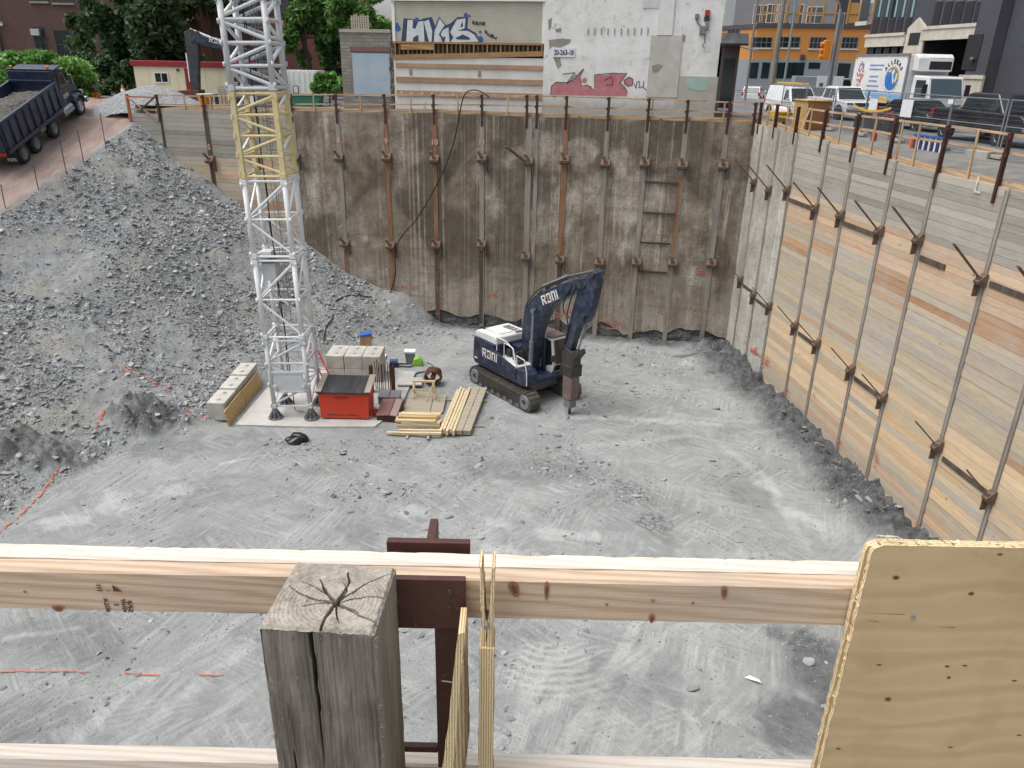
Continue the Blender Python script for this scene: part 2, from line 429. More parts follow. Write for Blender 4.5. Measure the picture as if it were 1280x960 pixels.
gx=GX0+np.arange(nx)*GS; gy=GY0+np.arange(ny)*GS
X,Y=np.meshgrid(gx,gy); 
Z,MK=H(X,Y,True)
DUST=[]
for (px_,py_,rx,ry,a) in [(140,632,1.0,.9,0),(85,650,.9,.5,0),(215,612,.9,.5,.3),(640,690,1.2,.3,-.2),(620,602,.9,.2,-.1),(700,668,1.4,.35,-.15),(625,655,.8,.25,-.3),(300,575,.9,.12,.5),(520,640,.7,.5,0),(1010,650,1.1,.35,-.9),(960,610,1,.3,-.8),(880,450,1.7,.6,.6),(800,525,3.0,.25,-.08),(60,790,1,.12,.3),(1050,840,.5,.2,-.4)]:
    p=atz(px_,py_,0); DUST.append((p.x,p.y,rx,ry,a))
dust=np.zeros_like(Z)
for cx,cy,rx,ry,a in DUST:
    m=(np.abs(X-cx)<4)&(np.abs(Y-cy)<4)
    dx=X[m]-cx; dy=Y[m]-cy; ca,sa=math.cos(a),math.sin(a)
    d=np.sqrt(((dx*ca+dy*sa)/rx)**2+((-dx*sa+dy*ca)/ry)**2)
    dust[m]=np.maximum(dust[m],sstep(1.25,.3,d+1.1*fbm(X[m]*1.6,Y[m]*1.6,5,.6)+.5*fbm(X[m]*5,Y[m]*5,3))*.48)
def blot(lst,soft=.6,wob=.6,fr=1.2):
    o=np.zeros_like(Z)
    for px_,py_,rx,ry,w in lst:
        p=atz(px_,py_,0); d=np.sqrt(((X-p.x)/rx)**2+((Y-p.y)/ry)**2)
        o=np.maximum(o,w*sstep(1.2,1.2-soft,d+wob*fbm(X*fr,Y*fr,4)))
    return o
damp=blot([(1040,850,1.3,2.2,.8),(1000,900,1.2,1.2,.7),(940,620,.9,1.6,.35),(930,480,1.5,2.2,.55),(80,800,1.5,1.0,.25),(30,900,1.6,.7,.25),(200,560,2.0,1.3,.35),(860,446,.9,.35,.8),(660,590,2.3,1.2,.3),(770,860,1.6,1.0,.25),(300,610,2.,1.3,.2)])
damp=np.clip(np.maximum.reduce([damp,MK['berm']*1.0,MK['ledge']*.9,MK['out']*.6]),0,1)
ridge=blot([(690,830,2.0,1.2,1),(790,900,1.4,.7,.8),(560,560,1.5,2.2,.6),(860,505,2.6,1.6,.9),(330,600,2.0,1.2,.7),(520,610,1.0,1.,.6),(180,880,2.,1.,.5),(800,480,2,1.5,.7),(600,395,2.5,1.2,.6)],.5)*(1-MK['berm'])
track=np.zeros_like(Z)
def lane(P,w,a):
    """one wheel or crawler print pressed along a path"""
    P=[atz(x,y,0) for x,y in P]; P=[(p.x,p.y) for p in P]
    for (x0,y0),(x1,y1) in zip(P,P[1:]):
        m=(X>min(x0,x1)-1)&(X<max(x0,x1)+1)&(Y>min(y0,y1)-1)&(Y<max(y0,y1)+1)
        dx,dy=x1-x0,y1-y0; L=dx*dx+dy*dy; t=np.clip(((X[m]-x0)*dx+(Y[m]-y0)*dy)/L,0,1)
        q=np.sqrt((X[m]-x0-t*dx)**2+(Y[m]-y0-t*dy)**2)
        track[m]=np.maximum(track[m],a*sstep(w*1.15,w*.7,q+.08*fbm(X[m]*2,Y[m]*2,3)))
for P,a in [([(690,960),(740,880),(790,790),(825,700)],.9),([(735,960),(775,890),(815,800),(850,690)],.6),([(600,940),(690,880),(790,830),(880,760),(930,690)],.7),([(870,960),(862,860),(872,760),(858,690)],.7),([(905,900),(890,800),(900,700)],.5),([(640,960),(660,860),(730,780),(760,700)],.5),
  ([(60,960),(150,870),(260,800),(330,760)],.7),([(130,960),(215,880),(310,810)],.6),([(200,960),(300,870),(400,790)],.5),([(520,670),(600,600),(720,560),(860,545)],.5),([(740,540),(850,520),(960,530)],.5),([(330,690),(420,640),(560,600)],.4),([(1010,690),(960,600),(880,540)],.5)]: lane(P,.2,a)
crack=blot([(820,655,.62,.55,1),(786,614,.55,.9,1),(745,618,.5,.4,.7),(690,640,.7,.35,.6),(890,600,.4,.4,.5)],.25,.4)
rub=np.clip(np.maximum(blot([(520,545,2.2,1.0,.8),(620,560,2.0,.9,1),(720,590,1.8,.9,1),(780,620,1.2,.7,.9),(400,560,1.8,1,.6)],.7,.9,1.0),np.maximum(MK['slope'],blot([(640,560,2.5,1.6,.8),(700,590,2.3,1.,.7),(450,560,2.4,2.,.6),(470,620,1.6,1.4,.7),(280,520,2.,2.,.6),(860,460,2.5,2,.4),(520,420,2,2,.6)]))),0,1)
keep=(Y<=ywall(X)+.05)&(X<=xwall(Y)+.05)|(X<-23.2)
fi=np.arange(nx*ny).reshape(ny,nx)
kq=keep[:-1,:-1]|keep[1:,:-1]|keep[:-1,1:]|keep[1:,1:]
a_=fi[:-1,:-1][kq];b_=fi[:-1,1:][kq];c_=fi[1:,1:][kq];d_=fi[1:,:-1][kq]
quads=np.stack([a_,b_,c_,d_],1)
used=np.zeros(nx*ny,bool); used[quads.ravel()]=True
remap=np.cumsum(used)-1
quads=remap[quads]
co=np.stack([X,Y,Z],-1).reshape(-1,3)[used]
def np_mesh(name,co,quads,attrs={},k=4):
    me=bpy.data.meshes.new(name)
    me.vertices.add(len(co)); me.vertices.foreach_set('co',co.astype(np.float32).ravel())
    me.loops.add(quads.size); me.loops.foreach_set('vertex_index',quads.astype(np.int32).ravel())
    me.polygons.add(len(quads)); me.polygons.foreach_set('loop_start',np.arange(0,quads.size,k,dtype=np.int32))
    me.polygons.foreach_set('use_smooth',np.zeros(len(quads),bool))
    me.update(calc_edges=True)
    for n,v in attrs.items():
        at=me.attributes.new(n,'FLOAT','POINT'); at.data.foreach_set('value',v.astype(np.float32).ravel())
    return me
pick=lambda A:A.reshape(-1)[used]
me=np_mesh('pit_floor',co,quads,dict(dust=pick(dust),damp=pick(damp),ridge=pick(ridge),track=pick(track),crack=pick(crack),rub=pick(rub),ramp=pick(MK['ramp']),arc=pick(blot([(690,850,1.5,.9,1),(690,820,1.2,.7,1)],.6)*(1-MK['berm']))))
me.polygons.foreach_set('use_smooth',np.ones(len(quads),bool))
pit=bpy.data.objects.new('pit_floor',me); COL.objects.link(pit); tag(pit,kind='structure')
tag(pit,'grey crushed rock floor of the excavation with rubble slope and haul ramp','pit floor')
def m_ground():
    t=NT('crushed shale ground'); v=t.obj()
    big=t.noise(v,.32,7,.62,.5); mid=t.noise(v,2.2,6,.65); fine=t.noise(v,14,6,.7)
    st=t.noise(t.obj((.5,1.6,1),(0,0,.5)),1.3,5,.6,.8)
    col=t.ramp(big,[(.34,'757877'),(.5,'888b8a'),(.68,'959896')])
    col=t.mix(t.ramp(st,[(.45,.0),(.72,.6)]),col,'7a7d7e')
    col=t.mix(t.ramp(mid,[(.5,.0),(.75,.35)]),col,'a2a4a2')
    col=t.mix(t.ramp(mid,[(.28,.45),(.44,.0)]),col,'75777a')
    # tyre and track prints: parallel lugs pressed in several directions
    tm=t.attr('track'); lug=None
    col=t.mix(t.math('MULTIPLY',tm,t.ramp(mid,[(.3,.15),(.65,.75)])),col,'b0b1b0')
    lug=t.math('MULTIPLY',t.wave(t.obj((1,1,1),(0,0,.55)),2.6,1.5,2,'BANDS','Y'),tm)
    # scrape marks left by the bucket and blade, in several directions
    scr=None
    for ang,off in ((.75,(.47,.56)),(-.45,(.50,.57)),(1.25,(.47,.56)),(2.3,(.49,.57))):
        mp_=t.new('ShaderNodeMapping',vector_type='TEXTURE'); t.link(t._tc.outputs['Object'],mp_.inputs['Vector']); mp_.inputs['Rotation'].default_value=(0,0,ang); mp_.inputs['Scale'].default_value=(3.0,.22,1); s_=t.noise(mp_.outputs[0],1.5,4,.6,.25); g_=t.ramp(t.noise(t.obj((1,1,1),(0,0,ang+1)),.45,3,.55),[(off[0],.0),(off[1],1.0)])
        m_=t.math('MULTIPLY',t.ramp(s_,[(.45,.0),(.68,1.0)]),g_); scr=m_ if scr is None else t.math('MAXIMUM',scr,m_)
        d_=t.math('MULTIPLY',t.ramp(s_,[(.28,1.0),(.42,.0)]),g_); col=t.mix(t.math('MULTIPLY',d_,.38),col,'6d6f70')
    col=t.mix(t.math('MULTIPLY',scr,.5),col,'b3b5b3')
    mpc=t.new('ShaderNodeMapping'); t.link(t._tc.outputs['Object'],mpc.inputs['Vector']); cc_=atz(690,775,0); mpc.inputs['Location'].default_value=(-cc_.x,-cc_.y,0)
    arcs=t.math('MULTIPLY',t.wave(mpc.outputs[0],1.15,1.6,2,'RINGS','Z',.8),t.attr('arc'))
    col=t.mix(t.math('MULTIPLY',arcs,.5),col,'b6b8b6')
    # bucket-teeth ridges
    rd=t.attr('ridge'); rw_=t.wave(t.obj((1,1,1),(0,0,1.25)),1.55,3.2,3,'BANDS','X',.55)
    rp=t.math('MULTIPLY',t.math('MULTIPLY',rw_,rd),t.ramp(t.noise(v,1.1,4,.6),[(.35,.0),(.65,1.0)]))
    col=t.mix(t.math('MULTIPLY',rp,.5),col,'b5b6b4')
    col=t.mix(t.math('MULTIPLY',t.attr('rub'),.7),col,t.mix(t.ramp(mid,[(.3,.0),(.7,1.0)]),'747678','959798'))
    col=t.mix(t.math('MULTIPLY',t.attr('rub'),t.ramp(t.noise(v,.5,5,.6),[(.5,.0),(.65,.8)])),col,'8f8c84')
    du=t.attr('dust'); col=t.mix(t.math('MULTIPLY',du,t.ramp(mid,[(.3,.55),(.6,1.0)])),col,'bfc1c0')
    dm=t.attr('damp'); col=t.mix(t.math('MULTIPLY',dm,t.ramp(mid,[(.35,1.0),(.75,.6)])),col,'37393c')
    dv=t.new('ShaderNodeVectorMath',operation='MULTIPLY_ADD'); nv=t.new('ShaderNodeTexNoise'); t.link(v,nv.inputs['Vector']); nv.inputs['Scale'].default_value=6; nv.inputs['Detail'].default_value=4; t.link(nv.outputs['Color'],dv.inputs[0]); dv.inputs[1].default_value=(.22,.22,.22); t.link(v,dv.inputs[2])
    ck=t.vor(dv.outputs[0],3.6,'DISTANCE_TO_EDGE'); ckm=t.math('MULTIPLY',t.ramp(ck,[(.01,1.0),(.045,.0)]),t.math('MULTIPLY',t.attr('crack'),t.ramp(mid,[(.35,.2),(.55,1.0)])))
    col=t.mix(t.math('MULTIPLY',ckm,.7),col,'55575a')
    col=t.mix(t.math('MULTIPLY',t.attr('ramp'),1),col,t.ramp(t.noise(t.obj((1.2,.2,1)),1.5,6,.65),[(.3,'776b64'),(.5,'8d7a71'),(.7,'988a82')]))
    sp=t.vor(v,26); col=t.mix(t.ramp(sp,[(.1,.4),(.28,.0)]),col,'c2c3c2')
    n=t.bump(mid,.75,.09); n=t.bump(fine,1.0,.035,n); n=t.bump(lug,.22,.03,n); n=t.bump(rp,.5,.04,n); n=t.bump(scr,.45,.03,n); n=t.bump(arcs,.5,.04,n)
    n=t.bump(t.math('SUBTRACT',1.0,ckm),.9,.05,n)
    return t.done(col,.95,n)
me.materials.append(m_ground())
# ------------------------------------------------------------------ loose shale: slabs and chips
def rock_proto(k):
    r=np.random.default_rng(100+k)
    bm=bmesh.new(); bmesh.ops.create_icosphere(bm,subdivisions=1,radius=1)
    sx,sy,sz=r.uniform(.8,1.3),r.uniform(.55,.9),r.uniform(.22,.5)
    # cut by random planes for flat broken faces
    for i in range(7):
        n=Vector(r.normal(size=3)).normalized(); d=r.uniform(.5,.8)
        for v in bm.verts:
            e=v.co.dot(n)-d
            if e>0: v.co-=n*e
    for v in bm.verts: v.co=Vector((v.co.x*sx,v.co.y*sy,v.co.z*sz))
    V=np.array([v.co[:] for v in bm.verts]); bm.verts.index_update(); F=np.array([[v.index for v in f.verts] for f in bm.faces]); bm.free()
    return V,F
PROTO=[rock_proto(k) for k in range(14)]
def m_rock():
    t=NT('broken shale'); v=t.obj()
    s=t.attr('shade')
    col=t.ramp(s,[(0,'606365'),(.4,'848788'),(.8,'a0a2a2'),(1,'bcbebf')])
    col=t.mix(t.ramp(t.noise(v,7,4,.6),[(.45,.0),(.7,.5)]),col,'83827e')
    return t.done(col,.9,t.bump(t.noise(v,22,4,.7),.4,.02))
MT['rock']=m_rock()
def rot_np(rz,rx,ry):
    return np.array((Matrix.Rotation(rz,3,'Z')@Matrix.Rotation(rx,3,'X')@Matrix.Rotation(ry,3,'Y')))
N=1200000
xs=RNG.uniform(-28,15,N); ys=RNG.uniform(9.5,48.5,N)
_,mk=H(xs,ys,True)
def samp(A): return A[np.clip(((ys-GY0)/GS).astype(int),0,ny-1),np.clip(((xs-GX0)/GS).astype(int),0,nx-1)]
dens=.055+.34*samp(rub)*(1-mk['ramp'])+.10*samp(damp)+.12*mk['berm']+.34*mk['slope']
clump=np.clip(fbm(xs*.40+3,ys*.40+8,5)*2.2+.55,.10,1.3)
pad_out=~((xs>-12.6)&(xs<-1.6)&(ys>28.9)&(ys<37.2))
toe=np.clip(1.25-zsl/9.,.35,1.2) if False else 1.0
ok=(RNG.random(N)<dens*clump*(1-.6*mk['out']))&(ys<ywall(xs)-.15)&(xs<xwall(ys)-.15)&(mk['ramp']<.3)&pad_out
xs,ys=xs[ok],ys[ok]; mk={k:v[ok] for k,v in mk.items()}; rubm=samp(rub)
n=len(xs); size=.017+.024*(RNG.random(n)**-.38-1)*(.75+.35*mk['slope']); size=np.clip(size,.017,.21)
zs=H(xs,ys); P3=np.stack([xs,ys,zs],1)-np.array(EYE)
dF,dR,dU=P3@np.array(FWD),P3@np.array(RT),P3@np.array(UP); dist=np.linalg.norm(P3,axis=1)
inview=(np.abs(dR/dF)*FPX<640)&(np.abs(dU/dF)*FPX<470)
rank=np.where(inview,size/dist,0); order=np.argsort(-rank); top=order[:280]; rest=order[280:]
V_=[];F_=[];S_=[];o=0; protos=[]
for k,(V,F) in enumerate(PROTO):
    mm=np_mesh('rock',V,F,dict(shade=np.full(len(V),.4+.05*(k%9))),3); mm.materials.append(MT['rock']); protos.append(mm)
for j,i in enumerate(top):
    r=bpy.data.objects.new('rock',protos[j%14]); COL.objects.link(r); s=size[i]*.95
    r.scale=(s,s,s); r.rotation_euler=(RNG.normal()*.4,RNG.normal()*.4,RNG.uniform(0,6.28)); r.location=(xs[i],ys[i],zs[i]+s*.15)
    if mk['slope'][i]>.5: tag(r,'loose slab of grey broken shale lying on the rubble slope','rock','loose rocks on the rubble slope')
    else: tag(r,'loose lump of grey broken shale lying on the pit floor','rock','loose rocks on the pit floor')
kk=np.arange(len(rest))%14
def euler_np(a,b,c):
    ca,sa,cb,sb,cc,sc=np.cos(a),np.sin(a),np.cos(b),np.sin(b),np.cos(c),np.sin(c); z=np.zeros_like(a); o=np.ones_like(a)
    Rx=np.stack([o,z,z,z,ca,-sa,z,sa,ca],-1).reshape(-1,3,3); Ry=np.stack([cb,z,sb,z,o,z,-sb,z,cb],-1).reshape(-1,3,3); Rz=np.stack([cc,-sc,z,sc,cc,z,z,z,o],-1).reshape(-1,3,3)
    return Rz@Ry@Rx
for k in range(14):
    i=rest[kk==k]; m=len(i); V,F=PROTO[k]
    R=euler_np(RNG.normal(0,.5,m),RNG.normal(0,.5,m),RNG.uniform(0,6.28,m))*size[i][:,None,None]
    W=np.einsum('nij,vj->nvi',R,V)+np.stack([xs[i],ys[i],zs[i]+size[i]*.15],-1)[:,None,:]
    V_.append(W.reshape(-1,3)); F_.append((F[None]+(np.arange(m)*len(V))[:,None,None]).reshape(-1,3)+o); o+=m*len(V); S_.append(np.repeat(np.clip(RNG.normal(.5,.24,m)-.45*mk['berm'][i]-.12*mk['out'][i],0,1),len(V)))
mm=np_mesh('rubble',np.concatenate(V_),np.concatenate(F_),dict(shade=np.concatenate(S_)),3); mm.materials.append(MT['rock'])
rub_o=bpy.data.objects.new('rubble',mm); COL.objects.link(rub_o)
tag(rub_o,'small chips of grey shale strewn over the slope and pit floor','rubble',kind='stuff')
print('rocks',n)
# ------------------------------------------------------------------ orange survey paint sprayed on the ground
def ground_line(pts,w,gap=.25,name='paint_line',label=''):
    mb=MB(); P=[Vector(p) for p in pts]
    for a,b in zip(P,P[1:]):
        L=(b-a).length; k=max(1,int(L/.12)); d=(b-a).normalized(); sd=Vector((-d.y,d.x,0))
        for i in range(k):
            if random.random()<gap: continue
            ww=w*random.uniform(.25,.75)/2; vs=[]
            o_=sd*random.gauss(0,w*.12)
            for f,s_ in ((i/k,-1),((i+1)/k,-1),((i+1)/k,1),(i/k,1)):
                q=a+d*L*f+sd*s_*ww+o_; vs.append((q.x,q.y,hz(q.x,q.y)+.04))
            mb.add(vs,[(0,1,2,3)])
    return tag(mb.build(name,MT['spray']),label,'paint line',kind='structure')
def gpts(L):
    out=[]
    for x,y in L:
        z=0
        for _ in range(12): p=atz(x,y,z); z=z*.4+.6*hz(p.x,p.y)
        out.append((p.x,p.y,0))
    return out
ground_line(gpts([(-10,672),(20,650),(45,625),(70,590),(92,582)]),.14,.15,label='orange sprayed line curving up from the left edge of the floor')
ground_line(gpts([(-5,841),(110,841)]),.07,.1,label='straight orange sprayed line at lower left of the floor')
ground_line(gpts([(155,842),(200,845)]),.06,.4,label='faint orange dash after the straight line')
ground_line(gpts([(248,844),(278,845)]),.06,.3,label='short orange dash nearest the square post')
ground_line(gpts([(145,458),(165,466),(185,475),(212,490)]),.2,.3,label='orange sprayed streak high on the slope above the outcrop')
ground_line(gpts([(150,462),(175,462)]),.2,.45,label='orange cross stroke over the slope streak')
ground_line(gpts([(222,508),(250,520),(290,526)]),.14,.3,label='orange sprayed streak leading to the slope blocks')
ground_line(gpts([(128,515),(122,530),(118,545)]),.16,.25,label='orange sprayed streak on the dark outcrop')
# ------------------------------------------------------------------ shored walls
FAR_RZ=math.atan2(FU.y,FU.x); RGT_RZ=math.atan2(RV.y,RV.x)
far=thing('retaining_wall','tall stained concrete shoring wall with rusty piles across the far end of the pit','retaining wall',CORNER,FAR_RZ)
FS=[31.3,28.4,25.75,23.0,20.1,17.25,14.5,11.85,9.85,7.6,5.5,3.5,1.4]
ZT=lambda s: np.interp(s,[0,6,12,17.4,23,31.3,34.2,36.4],[12.37,12.32,12.3,12.34,12.2,12.15,11.95,11.6])
# sprayed concrete skin, ragged foot
def skin(name,s0,s1,m,parent,ztop,zbot,flip=1,step=.12,amp=.045):
    ns=int((s1-s0)/step)+1; nz=int(13/step)
    S=np.linspace(s0,s1,ns); 
    zt=np.array([ztop(s) for s in S])+.03*fbm(S*1.7,S*0+2,3); zb=zbot(S)
    W=np.linspace(0,1,nz)
    SS=np.repeat(S[None],nz,0); ZZ=zb[None]+(zt-zb)[None]*W[:,None]
    T=.02+amp*fbm(SS*.7,ZZ*.7,5,.6)+.018*fbm(SS*3.1,ZZ*3.1,3)
    co=np.stack([SS,T*flip,ZZ],-1).reshape(-1,3)
    i=np.arange(ns*nz).reshape(nz,ns); q=np.stack([i[:-1,:-1],i[:-1,1:],i[1:,1:],i[1:,:-1]],-1).reshape(-1,4)
    if flip>0: q=q[:,::-1]
    me=np_mesh(name,co,q); me.materials.append(m); me.polygons.foreach_set('use_smooth',np.ones(len(q),bool))
    o=bpy.data.objects.new(name,me); COL.objects.link(o); o.parent=parent; return o
skin('concrete_skin',-.1,25.62,MT['shot'],far,ZT,lambda s:.72+.55*fbm(s*.7,s*0+4,4))
mb=MB(); mb.b2(-.1,25.6,-.5,-.16,1.4,12.0); mb.build('backing',MT['concrete_dk'],far)
S=np.linspace(-.1,25.6,260); Zr=np.linspace(-.6,1.6,26); SS,ZZ=np.meshgrid(S,Zr); TT=-.10+.16*fbm(SS*1.6,ZZ*3.2,5,.6)+.05*fbm(SS*6,ZZ*9,3)
i_=np.arange(SS.size).reshape(SS.shape); q=np.stack([i_[:-1,:-1],i_[1:,:-1],i_[1:,1:],i_[:-1,1:]],-1).reshape(-1,4)
MT['bedrock']=mat('dark shale bedrock','4b4c4e','6a6b6c',3.5,(.6,1,2.2),.9,bump=1.0,bscale=8,c3='8a8986',bdist=.05)
me=np_mesh('rock_face',np.stack([SS,TT,ZZ],-1).reshape(-1,3),q); me.materials.append(MT['bedrock']); o=bpy.data.objects.new('rock_face',me); COL.objects.link(o); o.parent=far
PAL_GREY=['a19d94','a8a49a','98938a','aca69b','938e86','a39e97']
PAL_TAN=['ccb096','c8aa8c','cfb599','c3a68a','c4ad94']
PAL_OR=['bd9370','c39873','b58a67','ba9a7a','b38e70']
PAL_LT=['d9bf9c','ddc3a1','d4b792','d9be9c','cdaf8b','c4ad90']
PAL_MID=['bcae9a','c0b098','b8ab98','bdac92','b9aea0','c3b298','b4aa9d']
def bay(parent,s0,s1,ztop,zbot,pal,flip,h=.245,name='lagging'):
    mb=MB(); z=zbot; hh=h
    while z<ztop-.02:
        z1=min(z+hh*random.uniform(.92,1.08),ztop); c=random.choice(pal((z+z1)/2)); c=lin(c); k=random.uniform(.86,1.06)
        mb.cur=(c[0]*k,c[1]*k,c[2]*k)
        t1=.0+random.uniform(-.008,.010)
        mb.b2(s0,s1,flip*-.09,flip*t1,z+.007,z1); z=z1
    return mb.build(name,MT['lag'],parent)
def pal_left(z): return PAL_GREY if z>9.4 else (PAL_TAN+PAL_MID if z>7.6 else PAL_OR+PAL_MID)
def pal_right(z):
    if z>9.75: return PAL_GREY
    if z>8.3: return PAL_TAN
    if z>7.4: return PAL_OR+PAL_OR+PAL_MID
    if z>4.3: return PAL_MID+(PAL_OR if random.random()<.12 else [])
    if z>3.9: return PAL_LT
    if z>1.6: return PAL_LT if random.random()<.75 else PAL_MID
    return PAL_TAN+PAL_MID
edges=[25.75,28.4,31.3,34.25,36.4]
for a,b in zip(edges,edges[1:]):
    bay(far,a+.1,b-.1 if b<36 else b,float(ZT((a+b)/2)),3.0,pal_left,1)
def bracket_mb(flip,w=.46,rods=True,lr=1.2,tilt=.0,one=False):
    mb=MB()
    mb.M=Matrix.Diagonal((1,flip,1,1))
    mb.prism([(.02,.30),(.10,.30),(.40,.02),(.36,-.10),(.02,-.20)],-w/2,w/2,'yz')
    mb.M=None
    f=Matrix.Diagonal((1,flip,1,1)); mb.M=f
    mb.b2(-w/2-.03,-w/2+.01,.0,.30,-.62,.18); 
    if rods:
        for k in ((-.05,.05) if not one else (0,)):
            mb.cyl((k,.26,.12),(k+tilt,.26+lr*.72,.12+lr*.70),.032,n=7)
        mb.box((0,.29,.15),(.2,.12,.12))
    mb.M=None
    return mb
def spile(parent,s,z0,z1,m,flip,w=.24,name='soldier_pile'):
    mb=MB(); mb.b2(s-w/2,s+w/2,flip*-.06,flip*.05,z0,z1); mb.b2(s-w/2-.02,s-w/2+.015,flip*.0,flip*.062,z0,z1)
    return mb.build(name,m,parent)
mats_top=['pile_grey']*6
rowU={31.3:9.2,28.4:9.4,25.75:9.55,23.0:9.67,20.1:9.78,17.25:9.81,14.5:9.95,11.85:9.9,9.85:10.08,7.6:9.97,5.5:10.05,3.5:10.05,1.4:10.1}
rowL={23.0:4.64,20.1:4.69,17.25:4.9,14.5:5.1,11.85:4.55,9.85:4.5,7.6:4.5,5.5:4.65,3.5:4.75,1.4:4.85}
mlow={17.25:'pile_dark',14.5:'pile_dark',9.85:'pile_rust',20.1:'pile_rust',3.5:'pile_rust',23.0:'pile_rust'}
mtop={20.1:'pile_rust',17.25:'pile_rust',31.3:'pile_dark'}
for s in FS:
    p=spile(far,s,.1,float(ZT(s))-.1,MT[mtop.get(s,mlow.get(s,'pile_grey') if s in (9.85,) else 'pile_grey')],1,.24 if s!=11.85 else .3)
    if s==11.85:
        p2=spile(far,s-.42,.1,12.1,MT['pile_grey'],1,.2)
    if s in mlow and s in rowL:
        mb=MB(); mb.b2(s-.10,s+.13,.051,.062,.3 if s!=3.5 else 4.9,rowL[s]-.3 if s!=3.5 else 9.6); mb.build('pile_face',MT['pile_rust' if s in(3.5,20.1,23.0) else 'pile_dark'],p)
    if s==9.85:
        mb=MB(); mb.b2(s-.16,s+.16,.051,.064,4.9,9.7); mb.build('pile_face',MT['pile_rust'],p)
    for R in (rowU,rowL):
        if s in R:
            mb=bracket_mb(1,.5,True,.55,.1); b=mb.build('tieback_bracket',MT['bracket'],p); b.location=(s-.03,0,R[s])
# long tail rods of the double pile, rungs, spray marks
mb=MB(); mb.cyl((11.9,.3,9.95),(12.9,1.0,10.8),.05); mb.cyl((12.0,.3,9.95),(13.0,1.0,10.8),.05); mb.build('anchor_tail',MT['strand'],far)
for a,b,z in [(5.4,3.6,9.15),(5.35,3.6,7.5),(5.35,3.7,5.85),(5.35,3.7,4.2)]:
    mb=MB(); mb.b2(b,a,.07,.15,z-.05,z+.05); mb.build('cross_bar',MT['dark_steel'],far)
def wtext(txt,s,z,size,m,name='pile_number'):
    # local frame of the far wall: +s runs to the left in view, so letters run along -s
    M=Matrix(((-1,0,0,s),(0,0,1,.075),(0,1,0,z),(0,0,0,1)))
    return text_mesh(txt,size,m,far,M,name,.003,.012,'CENTER')
for tx,s,z in [('5',31.28,9.85),('8',23.0,10.55),('9',20.1,10.6),('10',17.25,10.65),('11',14.5,10.75)]: wtext(tx,s,z,.42,MT['pink'])
def spray(parent,rects,name='spray_mark',m=None,axis_flip=1):
    mb=MB()
    for s,z,w,h in rects:
        for k in range(max(3,int(w*h*60))):
            a=s+random.gauss(0,w*.3); b=z+random.gauss(0,h*.3); l=random.uniform(.12,.4)*max(.3,w*.5)
            mb.b2(a-l/2,a+l/2,axis_flip*.066,axis_flip*.07,b-.03,b+.03)
    return mb.build(name,m or MT['spray'],parent)
def fpx(L): return [(*fw(x,y),w,h) for x,y,w,h in L]
spray(far,fpx([(505,358,.9,.15),(520,358,.5,.15)])); spray(far,fpx([(493,368,.15,.5)])); spray(far,fpx([(548,362,.15,.4),(548,392,.2,.3)])); spray(far,fpx([(617,368,.9,.14)]))
spray(far,fpx([(700,393,.5,.5),(712,390,.3,.4)])); spray(far,fpx([(757,393,.7,.18),(765,403,1.1,.2),(760,410,.9,.12)])); spray(far,fpx([(796,355,.15,.4)])); spray(far,fpx([(878,340,.8,.25)])); spray(far,fpx([(881,389,.35,.18)])); spray(far,fpx([(832,393,.15,.3),(793,413,.2,.3)])); spray(far,fpx([(921,418,.15,.5)]))
mb=MB()
for s,z,w,h in fpx([(630,200,.9,.5),(690,215,.5,.9),(735,225,.5,.6)]): pass
# ------------------------------------------------------------------ right wall
rgt=thing('retaining_wall','long timber lagged shoring wall with slim piles along the right side of the pit','retaining wall',CORNER,RGT_RZ)
RS=[1.15,3.05,5.05,8.0,10.2,13.15,15.55,19.0,21.7,24.7,27.7,30.7,33.7,36.7]
ZR=lambda s: np.interp(s,[0,4,9,13,16,40],[12.37,12.28,12.1,11.9,11.85,11.9])
skin('concrete_skin',-.1,4.95,MT['shot2'],rgt,ZR,lambda s:-.5+0*s,-1)
ed=[4.95]+RS[3:]+[40]
for a,b in zip(ed,ed[1:]): bay(rgt,a+.06,b-.06,float(ZR((a+b)/2)),-.6,pal_right,-1)
mb=MB(); mb.b2(-.1,40,.2,.5,-.6,11.7); mb.build('backing',MT['concrete_dk'],rgt)
UR={1.15:9.51,3.05:9.4,5.05:9.7,8.0:9.35,10.2:9.45,13.15:9.4,15.55:9.6,19.0:9.1,21.7:9.1}
LR={1.15:4.35,3.05:4.0,5.05:4.05,8.0:4.0,10.2:3.9,13.15:3.85,15.55:3.7,19.0:3.45,21.7:3.15,24.7:3.1}
for i,s in enumerate(RS):
    p=spile(rgt,s,-.5,float(ZR(s))-.05,MT['pile_grey'],-1,.13)
    for R,lr in ((UR,1.5),(LR,1.25)):
        if s in R:
            mb=bracket_mb(-1,.30,True,lr*1.25,-.05,R is LR); b=mb.build('tieback_bracket',MT['bracket'],p); b.location=(s+.02,0,R[s]); b.scale=(.8,.8,.8)
for a,b,z in [(5.05,8.0,9.3),(10.2,13.0,9.2),(15.55,17.2,9.05),(19.1,21.6,9.1),(1.2,3.0,4.1),(3.1,5.0,3.85),(8.1,10.1,3.75),(13.2,15.4,3.6),(19.1,21.6,3.15)]:  # dark strips painted in for the shadowy gaps between lagging boards
    mb=MB(); mb.b2(a+.15,b-.1,-.012,-.045,z-.09,z+.09); mb.build('gap_shade_strip',MT['pile_dark'],rgt)
def rpx(L): return [(*rw(x,y),w,h) for x,y,w,h in L]
